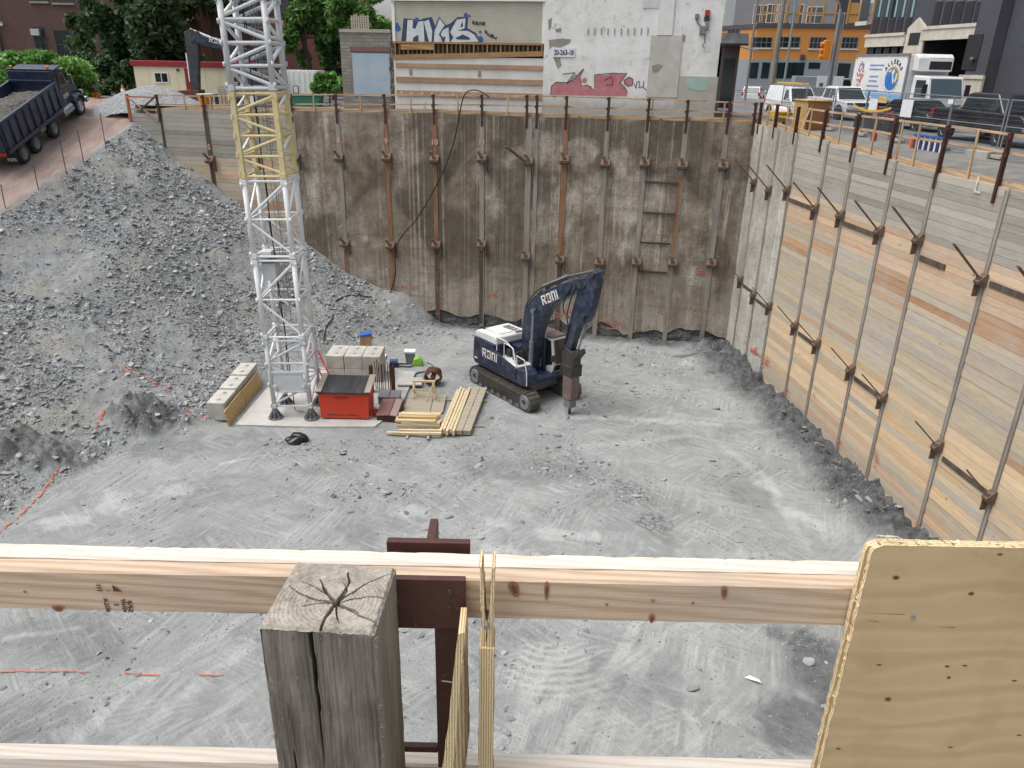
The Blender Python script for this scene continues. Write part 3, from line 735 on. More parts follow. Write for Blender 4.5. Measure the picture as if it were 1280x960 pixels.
spray(rgt,rpx([(945,440,1.6,.25),(960,452,.7,.5)]),axis_flip=-1); spray(rgt,rpx([(985,487,.4,.5)]),axis_flip=-1); spray(rgt,rpx([(1050,556,.3,.6)]),axis_flip=-1); spray(rgt,rpx([(1098,572,.4,.5)]),axis_flip=-1); spray(rgt,rpx([(1147,653,.25,.15)]),axis_flip=-1); spray(rgt,rpx([(1020,487,.2,.5)]),axis_flip=-1)
wt=text_mesh('L',.7,MT['spray_white'],rgt,Matrix(((1,0,0,rw(1217,240)[0]),(0,0,-1,-.03),(0,1,0,rw(1217,240)[1]),(0,0,0,1))),'wall_letter',.003,.0)
# ------------------------------------------------------------------ guard rails along the pit edge
def guard(root,S,ztop,flip,studs,post_m,zb,drop=.35,hw=.07):
    for s in S:
        mb=MB(); z0=float(zb(s))-drop; z1=ztop(s)+.05
        mb.b2(s-hw,s+hw,flip*.052,flip*.07,z0,z1); mb.b2(s-.014,s+.014,flip*-.08,flip*.052,z0,z1)
        for zz in (ztop(s)-.05,ztop(s)-.55): mb.b2(s-.05,s+.13,flip*.072,flip*.08,zz-.06,zz+.06)
        mb.build('post',post_m,root)
    T=sorted(S)
    ends=[T[0]-.3]+T[1:-1]+[T[-1]+.3]
    for nm,dz,h,d in (('top_rail',0,.075,.045),('mid_rail',-.5,.075,.045)):
        mb=MB()
        for a,b in zip(ends,ends[1:]):
            j=random.uniform(-.02,.02)
            mb.hexa([(a+.004,flip*-.13,ztop(a)+dz-h/2+j),(b-.004,flip*-.13,ztop(b)+dz-h/2),(b-.004,flip*-.085,ztop(b)+dz-h/2),(a+.004,flip*-.085,ztop(a)+dz-h/2+j),
                     (a+.004,flip*-.13,ztop(a)+dz+h/2+j),(b-.004,flip*-.13,ztop(b)+dz+h/2),(b-.004,flip*-.085,ztop(b)+dz+h/2),(a+.004,flip*-.085,ztop(a)+dz+h/2+j)])
        mb.build(nm,MT['rail_wood'],root)
    mb=MB()
    for a,b in zip(ends,ends[1:]):
        mb.hexa([(a+.004,flip*-.14,float(zb(a))-.1),(b-.004,flip*-.14,float(zb(b))-.1),(b-.004,flip*-.09,float(zb(b))-.1),(a+.004,flip*-.09,float(zb(a))-.1),
                 (a+.004,flip*-.14,float(zb(a))+.2),(b-.004,flip*-.14,float(zb(b))+.2),(b-.004,flip*-.09,float(zb(b))+.2),(a+.004,flip*-.09,float(zb(a))+.2)])
    mb.build('toe_board',MT['rail_wood'],root)
    for s in studs:
        mb=MB(); mb.b2(s-.045,s+.045,flip*-.083,flip*-.045,float(zb(s))-.15,ztop(s)+.02); mb.build('stud',MT['stud_wood'],root)
zrf=lambda s: float(np.interp(s,[0,6,12,20,26,31.3,34.3],[13.3,13.36,13.36,13.2,13.05,12.85,12.82]))
fr=thing('guard_rail','lumber guard rail with maroon steel posts along the top of the far concrete wall','guard rail',fwp(0,0,0),FAR_RZ)
guard(fr,[34.3,31.3,28.4,25.75,23.0,20.1,17.25,14.5,12.0,11.45,9.85,7.6,5.5,3.5,1.4,.1],zrf,1,[32.6,30.9,24.4,21.6,18.6,15.9,13.1,5.3,1.65],MT['steel_maroon'],ZT,.6)
sg=thing('rail_gate','orange posted end bay of lumber rail with crossed braces at the ramp top','guard rail',fwp(36.3,0,11.5),FAR_RZ)
mb=MB(); mb.b2(-.07,.07,-.05,.07,-.3,1.35); mb.build('post',MT['orange_post'],sg)
mb=MB(); mb.b2(-2.0,-.05,.0,.04,1.15,1.24); mb.build('top_rail',MT['orange_post'],sg)
mb=MB(); mb.b2(-2.0,-.05,.0,.04,.45,.54); mb.build('mid_rail',MT['stud_wood'],sg)
mb=MB(); mb.bar((0,.09,1.2),(-1.9,.09,-.1),.09,.04,(0,1,0)); mb.build('brace',MT['stud_wood'],sg)
mb=MB(); mb.bar((-.9,.135,.5),(-1.9,.135,1.2),.09,.04,(0,1,0)); mb.build('brace',MT['dark_steel'],sg)
zrr=lambda s: float(np.interp(s,[0,40],[13.33,13.27]))
rr=thing('guard_rail','lumber guard rail with maroon steel posts along the top of the right timber wall','guard rail',rwp(0,0,0),RGT_RZ)
guard(rr,[.45,2.4,4.7,7.35,10.0,12.6,15.6,18.5,21.6,24.7,27.7,30.7,33.7,36.7],zrr,-1,[1.3,3.5,5.9,8.6,11.2,12.95,14.0,17.0,20.2,23.2],MT['steel_maroon'],ZR,.5,.048)
# ------------------------------------------------------------------ power cable hung down the far wall
pts=[]
for x,y in [(612,122),(600,114),(588,113),(580,120),(575,140),(568,175),(556,210),(540,242),(520,275),(505,292),(497,305),(494,325),(494,345),(488,365),(478,372)]:
    s,z=fw(x,y,.2); pts.append(fwp(s,.22,z))
for x,y,_ in gpts([(460,372),(445,368),(430,372),(418,380),(416,395),(408,410),(404,430)]): pts.append((x,y,hz(x,y)+.05))
def smooth(P,n=6):
    P=[Vector(p) for p in P]; out=[]
    for i in range(len(P)-1):
        a,b,c,d=P[max(i-1,0)],P[i],P[i+1],P[min(i+2,len(P)-1)]
        for k in range(n):
            t=k/n; out.append(.5*((2*b)+(c-a)*t+(2*a-5*b+4*c-d)*t*t+(3*b-a-3*c+d)*t**3))
    return out+[P[-1]]
mb=MB(); mb.tube(smooth(pts),.035,6); tag(mb.build('power_cable',MT['black'],None,True),'black power cable draped over the rail and down the far concrete wall','cable')
# ------------------------------------------------------------------ foreground: rail, square post, steel bracket, plywood
MT['fg_rail_shaded']=m_wood('new spruce two by four with face shade','c9b49f','c0aa91','af957b','x',30,220,.75,knots=None,kscale=3.1,bump=.25,stain=('a8988a',6))  # front board toned darker: shade of its face is put into the colour
MT['fg_rail_shaded2']=m_wood('new spruce board','d8d0c6','d3c9bd','c9bcab','x',34,220,.75,knots=None,kscale=2.6,bump=.3)
def fg_board(name,x0,x1,y0,y1,z0,z1,m,parent,amp=.0004,seed=0):
    """sawn board with slightly wandering arrises, built as a strip of sections"""
    n=int((x1-x0)/.012); mb=MB(); vs=[];fs=[]
    xs_=np.linspace(x0,x1,n); r=.004
    prof=[(y0+r,z0),(y1-r,z0),(y1,z0+r),(y1,z1-r),(y1-r,z1),(y0+r,z1),(y0,z1-r),(y0,z0+r)]
    for i,x in enumerate(xs_):
        for k,(y,z) in enumerate(prof):
            q=float(vnoise(np.array([x*30.+k*7+seed]),np.array([k*3.3+seed]))-.5)*2*amp
            q2=float(vnoise(np.array([x*4.+seed]),np.array([k//2*5.+seed]))-.5)*2*amp*2
            tear=0
            if k in(3,4) and seed==2: tear=-.003*max(0,float(vnoise(np.array([x*45.]),np.array([9.])))-.6)*2.5
            vs.append((x,y+q+q2*.5+(tear if k==3 else 0),z+q2+q+tear))
    m_=len(prof)
    for i in range(n-1):
        for k in range(m_): fs.append((i*m_+k,i*m_+(k+1)%m_,(i+1)*m_+(k+1)%m_,(i+1)*m_+k))
    fs+= [tuple(range(m_)),tuple((n-1)*m_+k for k in range(m_))]
    mb.add(vs,fs); return mb.build(name,m,parent)
ng=thing('guard_rail','doubled new lumber guard rail crossing the foreground behind the square post','guard rail',(0,1.19,12.9))
def LZ(o): return o
b1=fg_board('top_rail',-2.6,1.9,-.04,-.002,1.034,1.125,MT['fg_rail_shaded'],ng,seed=1)
b2=fg_board('top_rail',-2.6,1.9,.0015,.042,1.038,1.1265,MT['fg_rail_shaded2'],ng,seed=2)
b3=fg_board('lower_rail',-2.6,1.9,-.035,.003,.555,.645,MT['fg_rail_shaded2'],ng,seed=3)
MT['stamp']=mat('stamp ink','41302a','5c463b',200,rough=.8,bump=0)
# grade stamp on the face of the front board, lettering running up the board
for tx,dx,sz,dz in [('S-P-F',.022,.013,-.036),('KD-HT',.012,.010,-.036),('2',-.002,.011,-.022),('M.I.L.A',-.020,.011,-.036),('111',-.028,.012,.010),(':',-.010,.012,.012)]:
    xx=-.735+dx; M=Matrix(((0,1,0,xx),(0,0,-1,-.0425),(1,0,0,1.083+dz-.012),(0,0,0,1)))
    text_mesh(tx,sz,MT['stamp'],b1,M,'grade_stamp',.0003,.0004)
mb=MB(); mb.prism([(-.733,1.097),(-.717,1.083),(-.728,1.083)],-.0425,-.0430); mb.prism([(-.733,1.083),(-.7285,1.083),(-.733,1.097)],-.0425,-.0430); mb.build('grade_stamp',MT['stamp'],b1)
# knots that stand out on the face
MT['knot_in']=mat('spruce knot heart','5b3a27','744a31',60,(1,1,1),.6,bump=.2)
MT['knot']=mat('spruce knot','9c7256','8a6147',60,(1,1,1),.6,bump=.2)
def knot(parent,x,z,w,h,y=-.0418,tilt=0):
    mb=MB(); n=14; vs=[(x,y-.0006,z)]
    for i in range(n):
        t=2*PI*i/n; a=math.cos(t)*w*(1+.15*math.sin(3*t)); b=math.sin(t)*h
        vs.append((x+a*math.cos(tilt)-b*math.sin(tilt),y,z+a*math.sin(tilt)+b*math.cos(tilt)))
    mb.add(vs,[(0,1+i,1+(i+1)%n) for i in range(n)]); mb.build('knot',MT['knot'],parent)
    if w>.004:
        vs2=[(x+(p[0]-x)*.55,y-.0009,z+(p[2]-z)*.55) for p in vs]; mb=MB(); mb.add(vs2,[(0,1+i,1+(i+1)%n) for i in range(n)]); mb.build('knot',MT['knot_in'],parent)
for x,z,w,h,ti in [(.012,1.106,.010,.019,.3),(.072,1.104,.0045,.022,0),(.40,1.108,.006,.016,.1),(-.845,1.040,.012,.008,0),(.27,1.086,.004,.003,0),(.272,1.045,.006,.011,0),(.185,1.075,.003,.003,0),(.345,1.083,.003,.003,0),(-.90,1.077,.003,.003,0)]: knot(b1,x,z,w,h,tilt=ti)
# ---- square timber post
MT['post_side']=m_wood('weathered post side','4a443e','5a534b','6b635a','z',9,140,.9,bump=.6,stain=('37332e',9))
MT['post_front']=MT['post_side']
def m_endgrain():
    t=NT('weathered end grain'); v=t.obj()
    rg=t.wave(t.obj((1,1.05,.0)),34,2.5,3,'RINGS','Z',2)
    nz=t.noise(v,70,5,.7); big=t.noise(v,14,4,.6)
    col=t.ramp(nz,[(.3,'6d665c'),(.5,'8d857a'),(.7,'aaa398')])
    col=t.mix(t.math('MULTIPLY',rg,.14),col,'6f675d')
    col=t.mix(t.ramp(big,[(.4,.0),(.7,.55)]),col,'b5afa5')
    col=t.mix(t.attr('deep'),col,'1e1915')
    n=t.bump(rg,.15,.002); n=t.bump(nz,.8,.003,n)
    return t.done(col,.95,n)
post=thing('timber_post','weathered grey square timber post with a cracked sawn top standing before the rail','post',(-.293,1.03,12.9))
# corners measured at the top, plan view about the pith
Q=[Vector((-.098,-.080)),Vector((.086,-.090)),Vector((.095,.080)),Vector((-.084,.090))]
ZTOP=1.18
CR=[]; rr_=random.Random(4)
for ang,L,w in [(-1.85,.094,.0032),(1.57,.085,.0024),(.95,.115,.0022),(-.35,.095,.0022),(2.75,.10,.002),(3.02,.055,.002),(2.2,.075,.0025),(1.95,.05,.0018),(-.95,.05,.0018),(.25,.085,.0018),(-1.2,.05,.0015),(2.45,.09,.0015),(1.2,.06,.0014)]:
    P=[np.array([.012,-.022])]; a=ang; k=9
    for i in range(k):
        a+=rr_.gauss(0,.16); P.append(P[-1]+np.array([math.cos(a),math.sin(a)])*L/k)
    CR.append((P,w))
def crackdepth(x,y):
    d=np.zeros_like(x)
    for P,w in CR:
        n=len(P)-1
        for i in range(n):
            a,b=P[i],P[i+1]; ab=b-a; t=np.clip(((x-a[0])*ab[0]+(y-a[1])*ab[1])/(ab@ab),0,1)
            q=np.sqrt((x-a[0]-t*ab[0])**2+(y-a[1]-t*ab[1])**2); ww=w*(1.1-.75*(i+t)/n)*(.8+.5*vnoise(x*160,y*160))
            d=np.maximum(d,sstep(ww,ww*.25,q))
    return d
def bil(u,v): return [Q[0][k]*(1-u)*(1-v)+Q[1][k]*u*(1-v)+Q[2][k]*u*v+Q[3][k]*(1-u)*v for k in(0,1)]
n=150; u=np.linspace(0,1,n); U,V=np.meshgrid(u,u); PX,PY=bil(U,V)
dp=crackdepth(PX,PY); r_=np.sqrt((PX-.012)**2+(PY+.022)**2)
ez=np.minimum.reduce([U,V,1-U,1-V]); chew=sstep(.03,.0,ez+.012*fbm(PX*90,PY*90,3))
PZ=ZTOP+.0016*fbm(PX*120,PY*120,4)+.0004*np.sin(r_*900+2*fbm(PX*30,PY*30,3))-.022*dp-.006*chew
co=np.stack([PX,PY,PZ],-1).reshape(-1,3); i_=np.arange(n*n).reshape(n,n); q=np.stack([i_[:-1,:-1],i_[:-1,1:],i_[1:,1:],i_[1:,:-1]],-1).reshape(-1,4)
me=np_mesh('end_grain',co,q,dict(deep=dp.ravel())); me.materials.append(m_endgrain()); o=bpy.data.objects.new('end_grain',me); COL.objects.link(o); o.parent=post
# sides: one sheet wrapped round, grain ridges, the big shake open at the front
m=90; H_=1.15; us=[];
loop=[]
for k in range(4):
    a,b=Q[k],Q[(k+1)%4]; 
    for i in range(m): loop.append((a+(b-a)*(i/m),k,i/m))
nl=len(loop); hs=np.concatenate([np.linspace(0,.5,180),np.linspace(.52,H_,20)])
LX=np.array([p[0].x for p in loop]); LY=np.array([p[0].y for p in loop]); LK=np.array([p[1] for p in loop]); LT=np.array([p[2] for p in loop])
nrm={0:(0,-1),1:(1,0),2:(0,1),3:(-1,0)}; NX=np.array([nrm[k][0] for k in LK]); NY=np.array([nrm[k][1] for k in LK])
S_=np.arange(nl)/m*.18
SS,HH=np.meshgrid(S_,hs)
g=.0016*fbm(SS*260,HH*9+.3,4)+.0014*fbm(SS*70,HH*5,4)+.0015*fbm(SS*20,HH*20,3)
edge=np.minimum(LT,1-LT)[None]*.18
g=g-.004*sstep(.006,.0,edge+.004*fbm(SS*40,HH*30,3))
shx=.45+.012*np.sin(HH*9)+.012*fbm(HH*12,HH*0,3)
w_=.0019*(1-sstep(.02,.26,HH))+.0006
sh=np.where(LK[None]==0,sstep(w_*1.6,w_*.3,np.abs((LT[None]-shx)*.18)),0)*(1-sstep(.22,.30,HH))
chk=np.where(LK[None]==0,sstep(.0010,.0002,np.abs((LT[None]-.17-.01*fbm(HH*10,HH*0+3,3))*.18)),0)*sstep(.08,.12,HH)*(1-sstep(.3,.42,HH))
g=g-.02*sh-.006*chk
top_in=sstep(.006,.0,HH)*.003
XX=LX[None]+NX[None]*(g-top_in); YY=LY[None]+NY[None]*(g-top_in); ZZ=ZTOP-.004-HH-.004*np.abs(fbm(SS*60,HH*0,3))*(HH<.001)
co=np.stack([XX,YY,ZZ],-1).reshape(-1,3); i_=np.arange(nl*len(hs)).reshape(len(hs),nl); j_=np.roll(i_,-1,1)
q=np.stack([i_[:-1],i_[1:],j_[1:],j_[:-1]],-1).reshape(-1,4)
def m_postside():
    t=NT('weathered post side'); v=t.obj((1,1,.09))
    g=t.noise(v,150,5,.7); g2=t.noise(v,28,5,.6,.4); b=t.noise(t.obj((1,1,.5)),11,4,.6)
    col=t.ramp(g2,[(.3,'524c46'),(.5,'716a63'),(.72,'938c84')])
    col=t.mix(t.ramp(g,[(.5,.0),(.8,.6)]),col,'857c71')
    col=t.mix(t.ramp(b,[(.45,.0),(.65,.6)]),col,'453d35')
    sp=t.noise(t.obj((1,1,.6)),120,2); col=t.mix(t.ramp(sp,[(.66,.0),(.72,.5)]),col,'9a9186')
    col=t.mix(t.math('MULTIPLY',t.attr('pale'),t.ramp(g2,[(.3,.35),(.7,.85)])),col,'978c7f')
    col=t.mix(t.attr('deep'),col,'15110e')
    return t.done(col,.95,t.bump(g,.7,.003))
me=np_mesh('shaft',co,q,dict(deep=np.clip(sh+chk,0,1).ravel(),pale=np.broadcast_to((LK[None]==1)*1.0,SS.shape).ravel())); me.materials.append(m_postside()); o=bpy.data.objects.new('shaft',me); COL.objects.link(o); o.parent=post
mb=MB()
for k in range(60):                                         # furred fibres along the arrises
    e=random.choice([0,0,1,1,1]); tt=random.random(); a,b=(Q[0],Q[1]) if e==0 else (Q[1],Q[2])
    p=a+(b-a)*tt; zz=ZTOP-.006-random.random()**3*.25*(1 if e else .1)
    if e==1 and random.random()<.5: p=Q[1]; zz=ZTOP-random.random()*.28
    nx_,ny_=(0,-1) if e==0 else (1,0); l=random.uniform(.002,.006)
    mb.add([(p.x,p.y,zz),(p.x+.0012,p.y,zz-.004),(p.x+nx_*l+random.gauss(0,.002),p.y+ny_*l,zz+random.gauss(0,.005))],[(0,1,2)])
tag(mb.build('fibre',mat('torn grey fibre','9b9285','857c70',30),post),kind='stuff')
# ---- steel pile head clasping the rail
sp=thing('steel_bracket','dark red steel tee and clip plate bolted round the foreground rail','steel bracket',(-.145,1.26,12.9))
def wbox(mb,x0,x1,y0,y1,z0,z1): mb.b2(x0+.145,x1+.145,y0-1.26,y1-1.26,z0-12.9,z1-12.9)
mb=MB(); wbox(mb,-.240,-.076,1.252,1.268,13.86,14.033); mb.build('flange',MT['steel_fg'],sp,bevel=.0015)
mb=MB(); wbox(mb,-.163,-.146,1.2685,1.338,13.86,14.033); mb.build('web',MT['steel_fg'],sp,bevel=.0015)
mb=MB(); wbox(mb,-.216,-.077,1.132,1.1455,13.924,14.036); mb.build('clip_plate',MT['steel_fg'],sp,bevel=.0015)
mb=MB(); wbox(mb,-.136,-.079,1.138,1.1455,13.56,13.922); mb.build('hanger_bar',MT['steel_fg'],sp,bevel=.001)
mb=MB(); wbox(mb,-.216,-.1365,1.139,1.152,13.60,13.615); mb.build('foot_angle',MT['steel_fg'],sp,bevel=.001)
for x,z in [(-.105,14.012),(-.105,13.975)]:
    mb=MB(); mb.cyl((x+.145,1.1315-1.26,z-12.9),(x+.145,1.1275-1.26,z-12.9),.0042,n=10); mb.build('bolt',MT['dark_steel'],sp)
# ---- plywood panel at right
def m_plyface():
    t=NT('spruce plywood face'); v=t.obj((.16,1,1))
    fig=t.wave(t.obj((.3,1,1)),4,9,4,'BANDS','Z',1.3); g=t.noise(v,150,4,.6); b=t.noise(t.obj((.6,1,1)),5,5,.6)
    col=t.ramp(fig,[(0,'bba280'),(.6,'c1a987'),(1,'b49a76')])
    col=t.mix(t.ramp(b,[(.4,.0),(.7,.55)]),col,'a58c69')
    col=t.mix(t.math('MULTIPLY',g,.25),col,'b59c70')
    mould=t.ramp(t.noise(t.obj(),4.5,5,.7),[(.5,.0),(.66,.4)]); col=t.mix(mould,col,'988660')
    return t.done(col,.8,t.bump(g,.2,.002))
def m_plyedge(axis='y'):
    t=NT('plywood edge plies'); 
    s=t.wave(t.obj(),68,1.2,2,'BANDS','Y' if axis=='y' else 'X'); g=t.noise(t.obj(),240,4,.7)
    col=t.ramp(s,[(.1,'ab8c60'),(.35,'d0b98e'),(.8,'e0d0ab')]); col=t.mix(t.ramp(g,[(.5,.0),(.75,.6)]),col,'a5865a')
    return t.done(col,.9,t.bump(g,.8,.003))
MT['plyface']=m_plyface(); MT['plyedge']=m_plyedge('y'); MT['plyedge_x']=m_plyedge('x')
pl=thing('plywood_panel','tan plywood panel with dark knots nailed over the right end of the foreground rail','plywood panel',(.638,1.12,12.9))
def ply_sheet(y0,y1,x0,x1,z0,z1,name):
    # front face grid with ragged border; edge ribbon
    mb=MB(); ed=[]
    n=170
    for i in range(n+1):                                   # left edge upward then along the top
        z=z0+(z1-z0)*i/n; r=.018
        x=x0+.0016*float(fbm(np.array([z*90.]),np.array([1.+y0*99]),4)[0])
        if z>z1-r: x+=r*(1-math.sqrt(max(0,1-((z-z1+r)/r)**2)))
        ed.append((x,z))
    for i in range(1,n+1):
        x=x0+.018+(x1-x0-.018)*i/n; ed.append((x,z1+.0012*float(fbm(np.array([x*90.]),np.array([4.+y0*77]),4)[0])))
    ed.append((x1,z0))
    m=len(ed)
    fr=MB(); fr.add([(x,y0,z) for x,z in ed],[tuple(range(m))]); fr.build(name,MT['plyface'],pl)
    eb=MB(); k=5
    vs=[]
    for (x,z) in ed:
        for j in range(k+1):
            y=y0+(y1-y0)*j/k; w=random.gauss(0,.0004); vs.append((x+w-(.0006 if 0<j<k else 0),y,z+random.gauss(0,.0003)))
    fs=[(i*(k+1)+j,i*(k+1)+j+1,(i+1)*(k+1)+j+1,(i+1)*(k+1)+j) for i in range(m-1) for j in range(k)]
    eb.add(vs,fs); eb.build('plies',MT['plyedge'],pl)
    bk=MB(); bk.add([(x,y1,z) for x,z in ed],[tuple(range(m))]); bk.build('back_face',MT['plyface'],pl)
ply_sheet(.0,.0125,.0,1.3,-.2,1.238,'front_face')
ply_sheet(.014,.0265,-.004,1.3,-.2,1.2335,'front_face')
MT['plyknot']=mat('plywood knot','3b2414','5d3c22',300,rough=.7,bump=0)
MT['plyknot_l']=mat('plywood knot ring','7e5a34','8d6a40',200,rough=.7,bump=0)
for px_,py_,w,h in [(1120,722,.0035,.0025),(1214,742,.003,.0022),(1110,874,.0035,.003),(1184,833,.0025,.0014),(1250,693,.003,.0012),(1099,831,.003,.001),(1186,847,.0022,.0018),(1206,832,.003,.001),(1268,851,.003,.001),(1274,919,.003,.001),(1188,934,.003,.001),(1048,936,.003,.0012)]:
    p=aty(px_,py_,1.1195)-Vector((.638,1.12,12.9))
    for m_,k,y in (('plyknot_l',1.9,-.0006),('plyknot',1,-.0010)):
        mb=MB(); nn=12; vs=[(p.x+w*k*math.cos(2*PI*i/nn),y,p.z+h*k*math.sin(2*PI*i/nn)) for i in range(nn)]
        mb.add(vs,[tuple(range(nn))]); mb.build('knot',MT[m_],pl)
for px0,px1,py_ in [(1075,1130,766),(1165,1194,782.5),(1080,1098,775)]:
    a=aty(px0,py_,1.1195)-Vector((.638,1.12,12.9)); b=aty(px1,py_+2,1.1195)-Vector((.638,1.12,12.9))
    mb=MB(); mb.add([(a.x,-.0007,a.z),(b.x,-.0007,b.z-.0004),(b.x,-.0007,b.z+.0006)],[(0,1,2)]); mb.build('check',MT['plyknot'],pl)
p=aty(1141,771,1.1195)-Vector((.638,1.12,12.9)); mb=MB(); mb.cyl((p.x,.0,p.z),(p.x,-.0025,p.z),.0042,n=14); mb.build('nail',MT['galv'],pl)
mb=MB()
for k in range(70):
    if random.random()<.6: x=random.uniform(0,.3); q=[(x,random.uniform(0,.02),1.236),(x+random.uniform(.002,.012),random.uniform(0,.02),1.236),(x+random.uniform(-.01,.01),random.uniform(-.004,.02),1.24+random.random()*.004)]
    else: z=1.22-random.random()*.55; q=[(0,random.uniform(0,.02),z),(0,random.uniform(0,.02),z-.008),(-.003-random.random()*.003,random.uniform(0,.02),z+random.uniform(-.01,.01))]
    mb.add(q,[(0,1,2)])
for x0 in (.012,.02,.03): mb.tube([(x0,.012,1.236),(x0-.004,.014,1.246+random.random()*.004),(x0+.012,.01,1.25),(x0+.03,.006,1.243)],.0008,4)
mb.tube([(.17,-.001,1.238),(.18,-.002,1.222)],.0005,4); mb.tube([(.175,-.001,1.238),(.186,-.002,1.221)],.0004,4)
tag(mb.build('splinter',MT['fresh'],pl),kind='stuff')
# ---- splintered plywood boards standing edge-on beside the bracket
st=thing('plywood_strip','tall splintered plywood offcut seen edge on, nailed to the foreground rail','plywood offcut',(-.045,1.08,12.9))
def edge_board(mb,pts,y0,y1):
    """pts: list of (z,xl,xr) up the board"""
    vs=[];
    for z,a,b in pts: vs+= [(a,y0,z),(b,y0,z),(b,y1,z),(a,y1,z)]
    fs=[]
    for i in range(len(pts)-1):
        o=i*4
        for k in range(4): fs.append((o+k,o+(k+1)%4,o+4+(k+1)%4,o+4+k))
    fs.append((0,1,2,3)); o=(len(pts)-1)*4; fs.append((o,o+1,o+2,o+3)); mb.add(vs,fs)
def jag(a,b,z0,z1,n=60,am=.0006): return [(z0+(z1-z0)*i/n,a(i/n)+random.gauss(0,am),b(i/n)+random.gauss(0,am)) for i in range(n+1)]
mb=MB()
edge_board(mb,jag(lambda t:-.009+.005*t,lambda t:.0245-.002*t,-.2,1.03),-.004,.055)
edge_board(mb,jag(lambda t:.0015-.0055*t,lambda t:.008-.0085*t**1.5,1.03,1.203,30),.002,.05)
edge_board(mb,jag(lambda t:.0085+.010*t,lambda t:.0192+.0035*t-.001*t,1.03,1.203,30),.0,.05)
mb.build('board',MT['plyedge_x'],st)
mb=MB(); mb.cyl((.0085,-.012,1.085),(.0085,.03,1.085),.0032,n=8); mb.cyl((.0085,-.013,1.085),(.0085,-.0105,1.085),.0055,n=10); mb.build('nail',MT['galv'],st)
st2=thing('plywood_strip','shorter plywood offcut leaning below the splintered one beside the steel bracket','plywood offcut',(-.085,1.06,12.9))
mb=MB()
vs=[];pts=jag(lambda t:-.122*(1-t),lambda t:.012-.094*(1-t),-.15,1.085,70,.0005)
for z,a,b in pts: vs+= [(a,-.012-.24*(1.085-z),z),(b,-.006-.23*(1.085-z),z),(b+.026*min(1,(1.085-z)/.3),.06,z),(a+.02*min(1,(1.085-z)/.3),.06,z)]
fs=[]
for i in range(len(pts)-1):
    for k in range(4): fs.append((i*4+k,i*4+(k+1)%4,i*4+4+(k+1)%4,i*4+4+k))
fs.append(tuple((len(pts)-1)*4+k for k in range(4))); mb.add(vs,fs); mb.build('board',MT['plyedge_x'],st2)
mb=MB(); mb.cyl((-.03,-.012,.98),(-.005,-.016,.98),.0012,n=6); mb.build('nail',MT['galv'],st2)
# ------------------------------------------------------------------ tower crane mast
tc=thing('tower_crane_mast','white and faded yellow lattice tower crane mast standing on the pit floor','crane mast',(-9.74,31.53,.12),rot=(0,math.radians(-1.25),0))
HW=.80
def section(z0,z1,bays,m,lr,br,start=0,square=False):
    so_=thing('mast_section',None,None,(0,0,0)); so_.parent=tc
    for sx in(-1,1):
        for sy in(-1,1):
            for zz in (z0+.11,z1-.11): mb=MB(); mb.box((sx*HW,sy*HW,zz),(lr*2.5,lr*2.5,.2)); mb.build('collar',m,so_,bevel=.01)
    for sx in(-1,1):
        for sy in(-1,1):
            mb=MB()
            if square: mb.b2(sx*HW-lr,sx*HW+lr,sy*HW-lr,sy*HW+lr,z0+.02,z1-.02)
            else: mb.cyl((sx*HW,sy*HW,z0+.02),(sx*HW,sy*HW,z1-.02),lr,n=12)
            for k in range(bays+1):
                zz=z0+.2+(z1-z0-.4)*k/bays
                mb.cyl((sx*(HW+lr*.9),sy*(HW+lr*.9),zz-.09),(sx*(HW+lr*.9),sy*(HW+lr*.9),zz+.09),.055,n=8)
            mb.build('leg',m,so_,smooth=not square)
    cs=[(-1,-1),(1,-1),(1,1),(-1,1)]
    h=(z1-z0-.16)/bays
    for f in range(4):
        a,b=cs[f],cs[(f+1)%4]
        for k in range(bays+1):
            z=z0+.08+h*k
            mb=MB(); mb.cyl((a[0]*HW,a[1]*HW,z),(b[0]*HW,b[1]*HW,z),br*.95,n=8); mb.build('ring_beam',m,so_)
            if k<bays:
                p,q=(a,b) if (k+f//2+start)%2==0 else (b,a)
                mb=MB(); mb.cyl((p[0]*HW,p[1]*HW,z+h-.08),(q[0]*HW,q[1]*HW,z+.1),br,n=8); mb.build('brace',MT['crane_white'] if f in(1,3) else m,so_)
    return so_
MT['crane_grey']=m_paint('greyed white tower paint','c6c9cb','9a9c9e',.45,.45,2.5,'8f8577')
section(.5,3.72,3,MT['crane_grey'],.10,.05,1)
section(3.74,7.22,2,MT['crane_white'],.105,.05)
section(7.24,10.42,2,MT['crane_white'],.105,.05)
section(10.44,13.66,4,MT['crane_yellow'],.095,.055,0,True)
section(13.68,17.0,4,MT['crane_grey'],.115,.07)
section(17.02,20.3,4,MT['crane_grey'],.115,.07)
